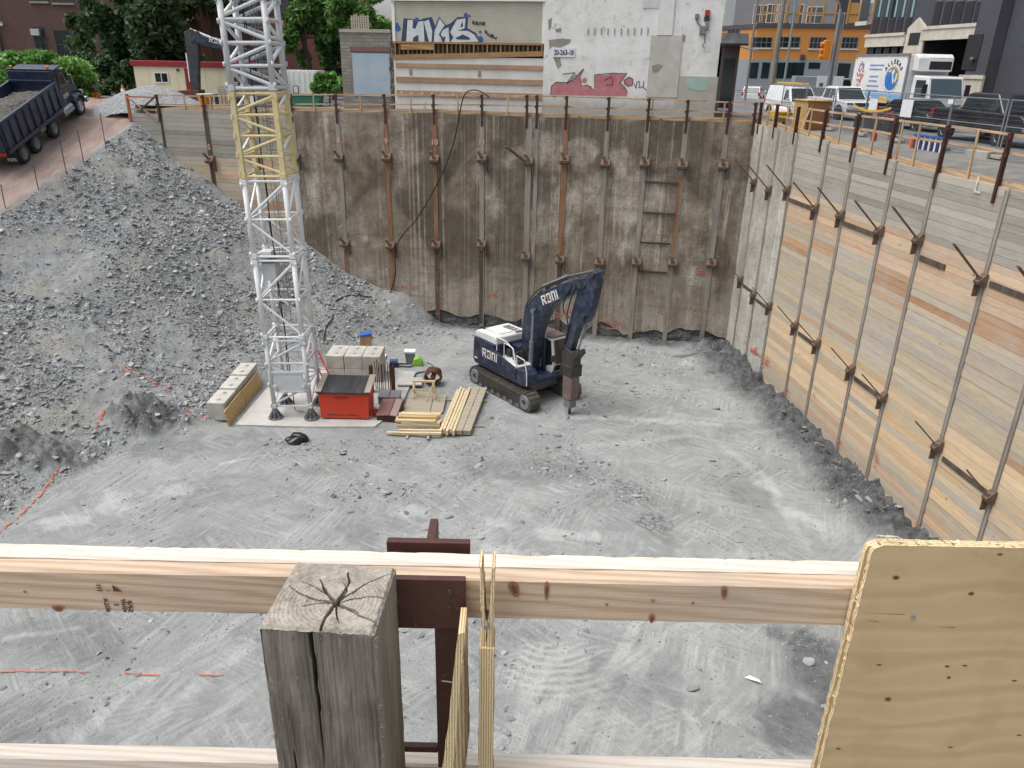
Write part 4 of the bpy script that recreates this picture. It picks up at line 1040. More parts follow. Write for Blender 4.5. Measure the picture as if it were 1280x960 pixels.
for sx in(-1,1):
    for sy in(-1,1):
        mb=MB(); mb.cyl((sx*HW,sy*HW,.0),(sx*HW,sy*HW,.04),.34,n=12)
        mb.cyl((sx*HW,sy*HW,.04),(sx*HW,sy*HW,.5),.12,n=10)
        for k in range(8):
            t=PI/4*k; mb.add([(sx*HW+.33*math.cos(t),sy*HW+.33*math.sin(t),.04),(sx*HW+.09*math.cos(t),sy*HW+.09*math.sin(t),.04),(sx*HW+.09*math.cos(t),sy*HW+.09*math.sin(t),.46),
              (sx*HW+.33*math.cos(t+.1),sy*HW+.33*math.sin(t+.1),.04),(sx*HW+.09*math.cos(t+.2),sy*HW+.09*math.sin(t+.2),.04),(sx*HW+.09*math.cos(t+.2),sy*HW+.09*math.sin(t+.2),.46)],[(0,1,2),(3,5,4),(0,2,5,3),(0,3,4,1)])
            mb.cyl((sx*HW+.28*math.cos(t+.2),sy*HW+.28*math.sin(t+.2),.04),(sx*HW+.28*math.cos(t+.2),sy*HW+.28*math.sin(t+.2),.12),.03,n=6)
        mb.build('footing',MT['grey_steel'],tc)
mb=MB(); mb.b2(-.66,.66,-HW-.07,-HW-.04,1.35,2.15); mb.b2(-.72,.72,-HW-.09,-HW-.02,2.15,2.25); mb.b2(-.72,.72,-HW-.09,-HW-.02,1.27,1.35); 
for x in(-.62,.62): mb.cyl((x,-HW-.16,1.55),(x,-HW-.05,1.55),.09,n=8)
mb.build('access_panel',MT['crane_grey'],tc,bevel=.01)
for x in (-.19,.19): pass
lad=MB(); lad.cyl((.02,.45,4.4),(.02,.45,16.9),.022,n=6)
lad.build('ladder_rail',MT['galv'],tc)
lad=MB(); lad.cyl((.42,.45,4.4),(.42,.45,16.9),.022,n=6); lad.build('ladder_rail',MT['galv'],tc)
lad=MB()
for k in range(42): lad.cyl((.02,.45,4.5+.3*k),(.42,.45,4.5+.3*k),.014,n=5)
lad.build('ladder_rung',MT['galv'],tc)
for k,z0 in enumerate((5.2,8.2,11.4,14.6)):
    mb=MB()
    for j in range(5):
        zz=z0+.55*j; mb.tube([(.22+.34*math.cos(t),.45-.34*math.sin(t),zz) for t in np.linspace(0,PI,9)],.014,4)
    for t in (.5,1.57,2.6): mb.cyl((.22+.34*math.cos(t),.45-.34*math.sin(t),z0),(.22+.34*math.cos(t),.45-.34*math.sin(t),z0+2.2),.012,n=4)
    mb.build('ladder_cage',MT['galv'],tc)
for z in (7.05,13.1):
    mb=MB(); mb.b2(-.72,-.08,-.72,.72,z,z+.04); mb.b2(-.08,.72,-.72,.05,z,z+.04); mb.build('platform',MT['grey_steel'],tc)
mb=MB(); mb.b2(-.62,-.05,-.62,.1,6.25,7.0); mb.build('switch_cabinet',MT['crane_grey'],tc,bevel=.02)
mb=MB(); mb.b2(-.62,-.2,-.5,.1,7.28,7.45); mb.build('lamp_box',MT['crane_white'],tc,bevel=.02)
mb=MB(); mb.tube([(-.25+.04*math.sin(z*2.1),.1+.05*math.cos(z*1.7),z) for z in np.linspace(.3,17,70)]+[(-.1,-.2,.1),(.3,-.3,.06)],.022,6); mb.build('feed_cable',MT['black'],tc)
# ------------------------------------------------------------------ slab under the mast
padpoly=[(-12.1,29.95),(-9,29.9),(-6.0,30.05),(-5.15,32.2),(-5.0,36.6),(-9,36.9),(-11.9,36.4)]
mb=MB(); mb.prism(padpoly,-.3,.11,'xy'); tag(mb.build('concrete_pad',MT['pad']),'dusty pale concrete pad under the crane mast',kind='structure')
PZ0=.115
# ------------------------------------------------------------------ excavator with hydraulic breaker
EXM=math.atan2(-.79,.613); ez0=hz(.6,34.76)
ex=thing('excavator','navy tracked excavator with white engine hood and a hydraulic breaker raised over the pit floor','excavator',(.6,34.76,ez0),EXM)
def stadium(L,R,z,n=14):
    P=[]
    for i in range(n+1): t=-PI/2+PI*i/n; P.append((L/2+R*math.cos(t),z+R*math.sin(t)))
    for i in range(n+1): t=PI/2+PI*i/n; P.append((-L/2+R*math.cos(t),z+R*math.sin(t)))
    return P
def track(y):
    P=stadium(4.0,.46,.50); mb=MB(); mb.prism(P,y-.28,y+.28)
    # shoes with grouser bars
    per=[]; 
    for i in range(len(P)):
        a=Vector(P[i]);b=Vector(P[(i+1)%len(P)]); per.append((a,b,(b-a).length))
    tot=sum(p[2] for p in per); ns=52
    for k in range(ns):
        d=tot*k/ns
        for a,b,l in per:
            if d<=l: break
            d-=l
        q=a+(b-a)*(d/max(l,1e-6)); t=(b-a).normalized(); nn=Vector((t.y,-t.x))
        M=Matrix(((t.x,0,nn.x,q.x),(0,1,0,y),(t.y,0,nn.y,q.y),(0,0,0,1))); mb.M=M
        mb.b2(-.085,.085,-.31,.31,-.01,.022); mb.b2(-.075,-.05,-.31,.31,.02,.055); mb.b2(.0,.02,-.31,.31,.02,.045); mb.M=None
    tr=mb.build('track',MT['track'],ex)
    sgn=-1 if y<0 else 1
    mb=MB(); mb.prism(stadium(3.7,.29,.50),y+sgn*.285,y+sgn*.30); mb.b2(-1.7,1.7,y+sgn*.30,y+sgn*.335,.36,.66)
    mb.build('track_frame',MT['dark_steel'],tr)
    for x in (-2.0,2.0):
        mb=MB(); mb.lathe([(.0,.0),(.12,.02),(.14,.06),(.33,.06),(.36,.02),(.36,-.2),(0,-.2)],'y',20,(x,y+sgn*.27,.5)) if sgn>0 else mb.lathe([(.0,.0),(.12,-.02),(.14,-.06),(.33,-.06),(.36,-.02),(.36,.2),(0,.2)],'y',20,(x,y+sgn*.27,.5)); mb.build('idler',MT['grey_steel'],tr)
    for k in range(7):
        x=-1.5+.5*k; mb=MB(); mb.cyl((x,y+sgn*.2,.2),(x,y+sgn*.315,.2),.11,n=12); mb.build('roller',MT['grey_steel'],tr)
track(-1.28); track(1.28)
mb=MB(); mb.prism([(-1.1,.45),(-.9,.95),(.9,.95),(1.1,.45),(.7,.55),(-.7,.55)],-1.0,1.0)
for s in(-1,1): mb.prism([(1.0,.55),(1.0,.98),(.55,1.05),(.55,.85)],s*.2,s*1.05); 
mb.prism([(y,.42+.35*math.cos(y*1.1)) for y in np.linspace(-1.05,1.05,9)]+[(y,.55+.5*math.cos(y*.8)) for y in np.linspace(1.05,-1.05,9)],.9,1.3,'yz')
mb.cyl((0,0,.9),(0,0,1.16),.72,n=24); mb.build('undercarriage',MT['grey_steel'],ex)
mb=MB(); mb.b2(-2.0,1.75,-1.42,1.42,1.13,1.36); mb.build('turntable_deck',MT['navy_dark'],ex,bevel=.03)
mb=MB(); mb.prism([(-2.55,1.25),(-2.35,1.05),(-1.45,1.05),(-1.45,2.45),(-2.1,2.5),(-2.5,2.3)],-1.36,1.36); mb.build('counterweight',MT['navy'],ex,bevel=.12,seg=3)
mb=MB(); mb.prism([(-2.3,1.35),(1.15,1.35),(1.15,1.9),(.5,2.02),(-.55,2.25),(-.62,2.52),(-2.25,2.52)],-1.46,-1.36); side=mb.build('side_panel',MT['navy'],ex,bevel=.025)
for x_ in (-1.75,-.62,.35):
    mb=MB(); mb.b2(x_-.008,x_+.008,-1.466,-1.458,1.4,2.2 if x_<.3 else 1.95); mb.build('door_seam',MT['black'],side)
for k in range(5):
    mb=MB(); mb.b2(-2.15,-1.85,-1.468,-1.455,2.0+.07*k,2.03+.07*k); mb.build('vent',MT['black'],side)
mb=MB(); mb.b2(-2.2,-1.95,-1.466,-1.458,1.42,1.5); mb.build('decal',MT['letter'],side)
mb=MB(); mb.b2(-2.0,-.5,-1.36,1.2,1.36,2.5); mb.b2(-.5,.1,-.45,1.2,1.36,2.45); mb.build('engine_bay',MT['navy_dark'],ex,bevel=.04)
mb=MB(); mb.prism([(-2.3,2.5),(-.55,2.5),(-.55,2.86),(-.7,2.93),(-2.05,2.9),(-2.3,2.78)],-1.36,.55); hd_=mb.build('engine_hood',MT['white_p'],ex,bevel=.07,seg=3)
mb=MB(); mb.b2(-1.9,-.75,-1.0,-.2,2.93,2.97); mb.build('hood_panel',MT['white_p'],hd_,bevel=.015)
for k in range(4):
    mb=MB(); mb.b2(-1.7+.3*k,-1.5+.3*k,-.1,.3,2.925,2.945); mb.build('hood_grille',MT['grey_steel'],hd_)
mb=MB(); mb.cyl((-1.6,.75,2.4),(-1.6,.75,3.1),.07,n=10); mb.build('exhaust',MT['dark_steel'],ex)
mb=MB(); mb.cyl((-1.95,-1.05,2.88),(-1.95,-1.05,3.0),.06,n=8); mb.build('filler_cap',MT['dark_steel'],ex)
mb=MB(); mb.prism([(1.2,1.2),(1.95,1.2),(1.95,1.75),(1.75,1.95),(1.2,1.95)],-1.46,-.75); tb=mb.build('tool_box',MT['navy'],ex,bevel=.04)
# walkway kit between hood and boom
mb=MB(); mb.b2(-.5,1.15,-1.36,-.5,1.36,1.95); mb.build('tank',MT['white_p'],ex,bevel=.05)
for (x,y,sx,sy,sz,z) in [(-.2,-.75,.3,.3,.35,1.95),(.35,-.8,.25,.3,.3,1.95),(.55,-.6,.3,.2,.5,1.95),(.9,-.95,.2,.4,.2,1.95)]:
    mb=MB(); mb.box((x,y,z+sz/2),(sx,sy,sz)); mb.cyl((x,y,z+sz),(x+.1,y,z+sz+.12),.06,n=8); mb.build('valve_block',MT['dark_steel'],ex,bevel=.02)
for k in range(5):
    mb=MB(); x=.3+.12*k; mb.tube(smooth([(x,-.75,2.2),(x+.1,-.6,2.6),(x+.25,-.3,2.7),(.75,-.1,2.3)]),.025,5); mb.build('hose',MT['black'],ex)
for P in ([(-.45,-1.38,2.3),(-.45,-1.38,2.98),(.25,-1.38,2.98),(.85,-1.38,2.75),(1.15,-1.38,1.9)],[(-.1,-1.2,2.0),(-.1,-1.2,2.75),(.55,-1.2,2.7),(.75,-1.2,2.0)],[(1.2,-1.44,1.95),(1.2,-1.44,2.55),(1.75,-1.44,2.5),(1.95,-1.44,1.95),(1.98,-1.44,1.3)]):
    mb=MB(); mb.tube(P,.026,6); mb.build('handrail',MT['white_p'],ex)
# cab
CW=[(-.25,1.25),(1.45,1.25),(1.62,1.75),(1.38,3.02),(-.12,3.05),(-.28,2.9)]
mb=MB(); mb.prism(CW,.50,1.44); cab=mb.build('cab',MT['white_p'],ex,bevel=.05,seg=3)
mb=MB(); mb.b2(-.2,1.36,.52,1.42,3.04,3.10); mb.b2(.1,.8,.65,1.25,3.1,3.13); mb.build('roof',MT['breaker'],cab,bevel=.02)
def quad_slab(parent,P,n,name,m,th=.012):
    mb=MB(); P=[Vector(p) for p in P]; n=Vector(n)*th; mb.hexa(P+[p+n for p in P]); return mb.build(name,m,parent)
quad_slab(cab,[(1.475,.60,1.42),(1.475,1.36,1.42),(1.61,1.36,1.76),(1.61,.60,1.76)],(1,0,-.3),'window',MT['glass'],.03)
quad_slab(cab,[(1.605,.60,1.80),(1.605,1.36,1.80),(1.40,1.32,2.94),(1.40,.62,2.94)],(1,0,.2),'windscreen',MT['glass'],.03)
quad_slab(cab,[(.75,.498,1.5),(1.5,.498,1.78),(1.33,.498,2.92),(.75,.498,2.92)],(0,-1,0),'window',MT['glass'],.012)
quad_slab(cab,[(-.15,.498,1.9),(.65,.498,1.9),(.65,.498,2.92),(-.1,.498,2.92)],(0,-1,0),'window',MT['glass'],.012)
mb=MB(); mb.tube([(1.66,.95,1.5),(1.62,1.0,1.9),(1.55,1.05,2.3)],.015,5); mb.build('wiper',MT['black'],cab)
mb=MB(); mb.tube([(1.5,.46,1.3),(1.72,.44,1.7),(1.7,.42,2.0)],.02,5); mb.b2(1.62,1.7,.28,.5,2.0,2.3); mb.build('mirror',MT['dark_steel'],cab)
# boom, stick, breaker: outline in the machine's own plane
BOOM=[(.30,1.35),(-.05,1.75),(.02,2.6),(.06,3.62),(.20,4.35),(.70,5.0),(1.35,5.45),(2.81,6.17),(3.75,6.62),(4.15,6.72),(4.3,6.45),(4.1,6.2),(3.72,6.12),(3.30,5.76),(2.27,5.08),(1.79,4.63),(1.43,4.01),(1.08,3.0),(.86,1.92),(.74,1.35)]
mb=MB(); mb.prism(BOOM,-.27,.27); bo=mb.build('boom',MT['navy'],ex,bevel=.04,seg=2)
STICK=[(4.30,6.95),(4.55,7.12),(4.80,7.07),(4.90,6.70),(4.64,5.45),(4.50,5.0),(4.30,4.75),(3.85,4.40),(3.60,3.75),(3.48,3.30),(3.22,3.12),(3.0,3.30),(3.10,3.9),(3.34,4.68),(3.50,5.37),(3.80,6.26)]
mb=MB(); mb.prism(STICK,-.19,.19); sk=mb.build('stick',MT['navy'],ex,bevel=.03)
for x,z,r in [(4.62,6.98,.13),(4.22,5.05,.12),(3.9,6.35,.15)]:
    mb=MB(); mb.cyl((x,-.30,z),(x,.30,z),r,n=14); mb.build('pivot_pin',MT['dark_steel'],sk)
for y in(-.42,.42):
    mb=MB(); mb.cyl((.95,y,1.45),(1.0,y,3.0),.11,n=12); mb.cyl((.93,y-.07,1.4),(.93,y+.07,1.4),.15,n=12); cy=mb.build('boom_cylinder',MT['navy_dark'] if y>0 else MT['grey_steel'],ex,smooth=False)
    mb=MB(); mb.cyl((1.0,y,3.0),(1.05,y,4.5),.06,n=10); mb.cyl((1.05,y-.08,4.5),(1.05,y+.08,4.5),.11,n=10); mb.build('piston_rod',MT['chrome'],cy)
mb=MB(); mb.cyl((1.45,0,5.72),(2.9,0,6.48),.115,n=12); mb.box((1.4,0,5.65),(.25,.3,.25)); ac=mb.build('stick_cylinder',MT['grey_steel'],ex)
mb=MB(); mb.cyl((2.9,0,6.48),(4.45,0,7.06),.06,n=10); mb.build('piston_rod',MT['chrome'],ac)
mb=MB(); mb.cyl((4.28,0,5.0),(3.98,0,3.95),.10,n=12); bc=mb.build('bucket_cylinder',MT['grey_steel'],ex)
mb=MB(); mb.cyl((3.98,0,3.95),(3.72,0,3.15),.05,n=10); mb.build('piston_rod',MT['chrome'],bc)
for y in(-.16,.16):
    mb=MB(); mb.tube(smooth([(.4,y,2.4),(.1,y,3.6),(.2,y,4.5),(.75,y,5.2),(1.3,y,5.62),(1.9,y,5.95),(3.2,y,6.55),(3.7,y*1.8,6.3),(3.45,y*1.9,5.6),(3.2,y*1.6,4.8),(3.3,y*1.5,4.2),(3.05,y*1.4,3.4)]),.028,6); mb.build('hose',MT['black'],ex)
mb=MB(); mb.tube(smooth([(3.55,-.25,6.35),(3.1,-.33,5.6),(3.0,-.3,5.0),(3.4,-.25,4.75)]),.03,6); mb.build('hose',MT['black'],ex)
br=MB(); br.prism([(2.95,3.05),(3.2,3.3),(3.55,3.2),(3.95,3.4),(4.05,3.2),(3.75,2.85),(3.75,2.45),(2.98,2.45),(2.95,2.7)],-.24,.24); brk=br.build('breaker',MT['dark_steel'],ex,bevel=.03)
br=MB(); br.hexa([(3.08,-.27,1.98),(3.72,-.27,1.98),(3.72,.27,1.98),(3.08,.27,1.98),(2.95,-.30,2.5),(3.80,-.30,2.5),(3.80,.30,2.5),(2.95,.30,2.5)])
for x in(3.0,3.72):
    for y in(-.31,.31): br.cyl((x,y*.95,1.98),(x,y*.95,2.55),.045,n=8)
br.build('breaker_head',MT['dark_steel'],brk,bevel=.02)
br=MB(); br.prism([(3.12,.95),(3.20,.80),(3.62,.80),(3.70,.95),(3.74,2.0),(3.08,2.0)],-.25,.25); br.build('housing',MT['breaker'],brk,bevel=.05)
br=MB(); br.prism([(3.20,.42),(3.62,.42),(3.64,.80),(3.18,.80)],-.22,.22); br.build('nose',MT['grey_steel'],brk,bevel=.04)
br=MB(); br.cyl((3.42,0,.44),(3.42,0,.02),.075,.06,n=12); br.build('chisel',MT['dark_steel'],brk)
def roni(parent,o,x,z,size,m_=None):
    """block letters R O N I, the O drawn as a ring with an orange core"""
    F=frame(o,x,z); mb=MB(); mb.M=F@Matrix.Scale(size,4)
    d=.0
    def r(a,b,c,e): mb.b2(a,c,b,e,0,.012/size)
    t=.17
    r(0,0,t,1); r(t,1-t,.55,1); r(.55,.5,.55+t,1); r(t,.40,.55,.5+.07)
    mb.prism([(.32,.40),(.52,.40),(.76,0),(.56,0)],0,.012/size,'xy')
    o_=.92
    mb.prism([(o_,0),(o_+.62,0),(o_+.62,.17),(o_+.17,.17),(o_+.17,.3),(o_,.3)],0,.012/size,'xy'); mb.prism([(o_,.7),(o_+.17,.7),(o_+.17,.83),(o_+.50,.83),(o_+.50,.17+.02),(o_+.67,.19),(o_+.67,1),(o_,1)],0,.012/size,'xy')
    n_=1.78; r(n_,0,n_+t,1); r(n_+t,1-t,n_+.45,1); r(n_+.45,0,n_+.45+t,1)
    i_=2.58; r(i_,0,i_+t,1)
    L=mb.build('lettering',m_ or MT['letter'],parent)
    mb=MB(); mb.M=F@Matrix.Scale(size,4); mb.prism([(1.10+.0+.13*math.cos(t),.5+.17*math.sin(t)) for t in np.linspace(0,2*PI,13)[:-1]],0,.014/size,'xy'); mb.build('emblem',MT['amber'],parent)
roni(bo,(1.58,-.275,4.88),(.88,0,.47),(-.47,0,.88),.43)
roni(side,(-1.5,-1.465,1.72),(1,0,0),(0,0,1),.43)
# ------------------------------------------------------------------ site kit on the pad
rb=thing('job_box','big orange red steel site box with a sloping black lid','tool chest',(-7.43,31.45,PZ0))
mb=MB(); mb.hexa([(-1.07,-.78,.06),(1.07,-.78,.06),(1.07,.5,.06),(-1.07,.5,.06),(-1.1,-.8,1.28),(1.1,-.8,1.28),(1.1,.52,1.5),(-1.1,.52,1.5)]); bx=mb.build('body',MT['red_box'],rb,bevel=.015)
mb=MB(); mb.hexa([(-1.16,-.88,1.27),(1.16,-.88,1.27),(1.16,.6,1.52),(-1.16,.6,1.52),(-1.16,-.88,1.37),(1.16,-.88,1.37),(1.16,.6,1.60),(-1.16,.6,1.60)]); ld=mb.build('lid',MT['lid'],rb,bevel=.02)
for x in(-1.12,1.04):
    mb=MB(); mb.hexa([(x-.09,-.91,1.372),(x+.17,-.91,1.372),(x+.17,.62,1.61),(x-.09,.62,1.61),(x-.09,-.91,1.41),(x+.17,-.91,1.41),(x+.17,.62,1.645),(x-.09,.62,1.645)]); mb.build('edge_board',MT['greyboard'],ld)
for x in(-.8,.8):
    mb=MB(); mb.b2(x-.15,x+.15,-.75,.48,-.03,.06); mb.build('skid',MT['dark_steel'],rb)
text_mesh('HOARDING',.12,MT['letter_dk'],bx,frame((-.42,-.812,.88),(1,0,0),(0,0,1)),'lettering',.003) if False else None
mb=MB()
for k in range(9): mb.b2(-.42+.075*k,-.37+.075*k,-.808,-.79,1.05,1.11)
for k in range(6): mb.b2(-.28+.06*k,-.25+.06*k,-.806,-.79,.96,.99)
mb.build('lettering',MT['letter_dk'],bx)
mb=MB()
for k in range(7): mb.b2(-.75+.21*k+random.uniform(-.05,.05),-.62+.21*k,-.792,-.786,.2,.23+random.random()*.04)
mb.build('lock_rail',MT['dark_steel'],bx)
def block(x,y,z,sx,sy,sz,rz,label,grp):
    mb=MB(); mb.b2(-sx/2,sx/2,-sy/2,sy/2,0,sz)
    for k in (-.25,.25): mb.cyl((0,k*sy,sz),(0,k*sy,sz+.05),.09,n=8)
    o=mb.build('concrete_block',MT['concrete'],None,bevel=.03); o.location=(x,y,z); o.rotation_euler=(0,0,rz)
    return tag(o,label,'concrete block',grp)
k=0
NB=['left','middle','right']
for i in range(3):
    for j in range(2):
        block(-8.8+i*.9,35.85,PZ0+j*.68,.88,1.55,.67,random.uniform(-.015,.015),
              'pale concrete block, %s column, %s layer, stacked behind the site box'%(NB[i],('lower','upper')[j]),'concrete blocks stacked behind the site box')
for i,(lab) in enumerate(['nearest pale concrete block of the row holding back the slope beside the mast','middle pale concrete block of the row holding back the slope beside the mast','farthest pale concrete block of the row holding back the slope beside the mast']):
    block(-13.0+.0*i,31.05+1.56*i,.12+.05*i,.8,1.52,.85,.01*i,lab,'concrete blocks at the foot of the slope')
for i,(lab) in enumerate(['nearer tan plywood sheet leaning on the row of concrete blocks','farther tan plywood sheet leaning on the row of concrete blocks']):
    mb=MB(); y0=29.9+2.3*i; mb.hexa([(-12.38,y0,.02),(-12.34,y0,.02),(-12.34,y0+2.24,.02),(-12.38,y0+2.24,.02),(-12.52,y0,.74),(-12.48,y0,.74),(-12.48,y0+2.24,.8),(-12.52,y0+2.24,.8)])
    tag(mb.build('plywood_sheet',MT['ply']),lab,'plywood sheet')
# red ladder
l0,l1=aty(409,474,34.2),aty(389,431,35.4)
la=thing('ladder','red ladder leaning on the pale blocks beside the crane mast','ladder',l0)
d=(l1-l0)
for s in(-.2,.2):
    mb=MB(); mb.bar((s,0,0),tuple(Vector((s,0,0))+d),.05,.08); mb.build('stile',MT['red'],la)
for k in range(9):
    mb=MB(); q=d*(k+.5)/9; mb.cyl((-.2,q.y,q.z)if False else (q.x-.2,q.y,q.z),(q.x+.2,q.y,q.z),.02,n=6); mb.build('rung',MT['red'],la)
# dowel bars of a column starter
rc=thing('rebar_cage','upright rusty steel starter bars between the site box and the blocks','rebar',(-6.25,33.95,PZ0))
for k in range(12):
    x=-.5+.09*k+random.uniform(-.02,.02); y=random.choice([-.25,.25])+random.uniform(-.05,.05); 
    mb=MB(); mb.cyl((x,y,0),(x+random.uniform(-.03,.03),y,1.45+random.uniform(-.15,.1)),.022,n=6); mb.build('bar',MT['rust'],rc)
for x in(-.52,.52):
    mb=MB(); mb.b2(x-.1,x+.1,-.2,-.18,0,1.4); mb.b2(x-.01,x+.01,-.18,.1,0,1.4); mb.build('steel_section',MT['rust'],rc)
gb=thing('steel_box','flat galvanised steel box lying behind the maroon crate','box',(-5.75,32.75,PZ0))
mb=MB(); mb.hexa([(-.48,-.4,0),(.48,-.4,0),(.48,.4,0),(-.48,.4,0),(-.48,-.4,.34),(.48,-.4,.34),(.48,.4,.42),(-.48,.4,.42)]); mb.build('body',MT['galv'],gb,bevel=.02)
mb=MB(); mb.b2(-.5,.5,-.43,.42,.36,.40); mb.build('lid',MT['galv'],gb); mb=MB(); mb.b2(-.02,.02,-.3,.3,.41,.43); mb.build('hasp',MT['red'],gb)
mc=thing('crate','low maroon steel crate with a plank on its lid beside the site box','crate',(-5.5,31.35,PZ0-.06),-.06)
mb=MB(); mb.hexa([(-.48,-.7,0),(.48,-.7,0),(.48,.7,0),(-.48,.7,0),(-.48,-.7,.28),(.48,-.7,.28),(.48,.7,.45),(-.48,.7,.45)]); mb.build('body',MT['steel_maroon'],mc,bevel=.02)
mb=MB(); mb.hexa([(-.5,-.74,.29),(.08,-.74,.33),(.08,.7,.50),(-.5,.7,.46),(-.5,-.74,.32),(.08,-.74,.36),(.08,.7,.53),(-.5,.7,.49)]); mb.build('lid',m_paint('dull pink lid','7d5a55','8c7a74',.6,.5),mc)
mb=MB(); mb.hexa([(.12,-.74,.33),(.44,-.74,.29),(.44,.7,.46),(.12,.7,.50),(.12,-.74,.37),(.44,-.74,.33),(.44,.7,.50),(.12,.7,.54)]); mb.build('plank',m_paint('pinkish plank','9a837c','a89a92',.8,.4),mc)
fc=thing('fuel_can','small red fuel can standing against the maroon crate','fuel can',(-6.15,31.1,PZ0))
mb=MB(); mb.prism([(-.12,0),(.12,0),(.12,.3),(.04,.38),(-.12,.34)],-.08,.08); mb.build('body',MT['red'],fc,bevel=.03); mb=MB(); mb.tube([(-.1,0,.36),(-.06,0,.44),(.06,0,.44)],.015,5); mb.build('handle',MT['red'],fc)
# lumber
def board(a,b,w,h,m,label,grp,up=(0,0,1)):
    a=Vector(a);b=Vector(b); c=(a+b)/2; mb=MB(); mb.bar(a-c,b-c,w,h,up)
    o=mb.build('lumber_board',m); o.location=c; return tag(o,label,'lumber',grp)
def gz(x,y): return hz(x,y)
for r in range(5):
    for j in range(4):
        y=30.05+.24*j+random.uniform(-.03,.03); z=.14+.095*r
        if r>=4 and j in(0,3): continue
        x0=-4.95+random.uniform(-.15,.12); board((x0,y,z),(x0+1.8+random.uniform(-.1,.1),y+random.uniform(-.02,.02),z),.2,.085,MT['fresh'] if random.random()<.75 else MT['ply'],'pale sawn board in the crosswise stack of short lumber','boards in the short lumber stack')
for y,x0,x1 in [(29.35,-5.35,-3.0),(29.62,-4.9,-3.1)]: board((x0,y,.16),(x1,y-.05,.2),.14,.09,MT['fresh'],'pale board lying loose in front of the short lumber stack','boards in front of the lumber stack')
for x in (-4.45,-3.55): board((x,29.0,.06),(x,31.2,.06),.1,.1,MT['greyboard'],'square bearer under the crosswise lumber stack','bearers under the lumber stack')
for i in range(5):
    for j in range(2): board((-3.05+.14*i,29.35+.15*(i%2),.16+.11*j),(-2.62+.14*i,33.9+.3*((i*2)%3)/2,.16+.11*j),.11,.10,MT['fresh'],'long pale square lumber laid lengthwise between the short stack and grey planks','long pale boards')
for i in range(2):
    for j in range(3): board((-2.28+.36*i,29.5,.10+.07*j),(-1.75+.36*i,34.3,.10+.07*j),.33,.06,MT['greyboard'],'long greyed plank in the rightmost lumber stack','long greyed planks')
for y in (30.4,33.2): board((-3.2,y,.04),(-1.2,y,.04),.1,.09,MT['greyboard'],'crosswise bearer under the long lumber stacks','bearers under the long lumber')
for i,(x0,x1,y0,y1,z,l) in enumerate([(-4.95,-3.75,31.5,33.9,.14,'grey weathered plywood sheet lying flat behind the short lumber stack'),(-3.72,-3.15,31.6,33.6,.13,'narrow grey plywood sheet lying flat beside the long pale boards')]):
    mb=MB(); mb.b2(-(x1-x0)/2,(x1-x0)/2,-(y1-y0)/2,(y1-y0)/2,-.02,.02); o=mb.build('plywood_sheet',MT['greyboard']); o.location=((x0+x1)/2,(y0+y1)/2,z); tag(o,l,'plywood sheet')
sh=thing('sawhorse','pale lumber sawhorse standing on the grey plywood','sawhorse',(-4.2,33.35,.17))
mb=MB(); mb.b2(-.55,.55,-.06,.06,.72,.8); mb.build('top_beam',MT['fresh'],sh); mb=MB(); mb.b2(-.5,.5,-.28,-.24,.38,.46); mb.build('stretcher',MT['fresh'],sh)
for sx in(-1,1):
    for sy in(-1,1):
        mb=MB(); mb.bar((sx*.45,sy*.05,.74),(sx*.52,sy*.38,0),.09,.045); mb.build('leg',MT['fresh'],sh)
tr=thing('trestle','crossed pale lath trestle beside the sawhorse','trestle',(-3.75,32.9,.17))
for p,q in [((-.3,-.2,0),(.05,0,.85)),((.35,-.2,0),(0,0,.85)),((0,.35,0),(.02,.02,.85))]:
    mb=MB(); mb.bar(p,q,.05,.03); mb.build('leg',MT['fresh'],tr)
cl=MB()
for k in range(5):
    pts=[( .38*math.cos(t)*(1+.08*math.sin(5*t+k)),-.3+.14*k+.03*math.sin(3*t),.42+.38*math.sin(t)*(1+.06*math.cos(4*t+k))) for t in np.linspace(0,2*PI,26)]
    cl.tube(pts,.055,6)
cl.tube([(0,-.45,.42),(0,.45,.42)],.13,8); o=cl.build('mesh_coil',MT['rust']); o.location=(-3.95,35.2,hz(-3.95,35.2)+.0); tag(o,'dark rusty coil of steel mesh behind the sawhorse','steel coil')
cb=thing('carton','upright brown cardboard carton with a blue top behind the concrete blocks','carton',(-8.1,39.5,hz(-8.1,39.5)-.05),.15)
mb=MB(); mb.b2(-.3,.3,-.25,.25,0,1.15); mb.build('body',mat('cardboard','8a6e50','a3845f',3,(1,1,.2)),cb); mb=MB(); mb.hexa([(-.34,-.27,1.14),(.34,-.27,1.2),(.34,.27,1.2),(-.34,.27,1.14),(-.34,-.27,1.2),(.34,-.27,1.32),(.34,.27,1.32),(-.34,.27,1.2)]); mb.build('cover',MT['blue'],cb)
mb=MB(); mb.b2(-.5,.5,-.4,.4,0,.12); o=mb.build('foam_board',MT['paper'],None,bevel=.02); o.location=(-7.4,38.6,hz(-7.4,38.6)); tag(o,'white foam board lying behind the concrete blocks','foam board')
pm=thing('pump','small blue and grey water pump with a coiled hose beside the blocks','pump',(-6.3,37.6,hz(-6.3,37.6)))
mb=MB(); mb.cyl((-.2,0,.25),(.2,0,.25),.18,n=12); mb.b2(-.25,.25,-.2,.2,0,.08); mb.build('body',MT['blue_dk'],pm); mb=MB(); mb.tube([(.2+.5*math.cos(t)+.35,.25*math.sin(t),.1+.02*math.sin(3*t)) for t in np.linspace(0,5.8,24)],.035,6); mb.build('hose',MT['black'],pm)
bn=thing('bin','small white topped bin standing on the floor behind the pad','bin',(-5.5,38.2,hz(-5.5,38.2)))
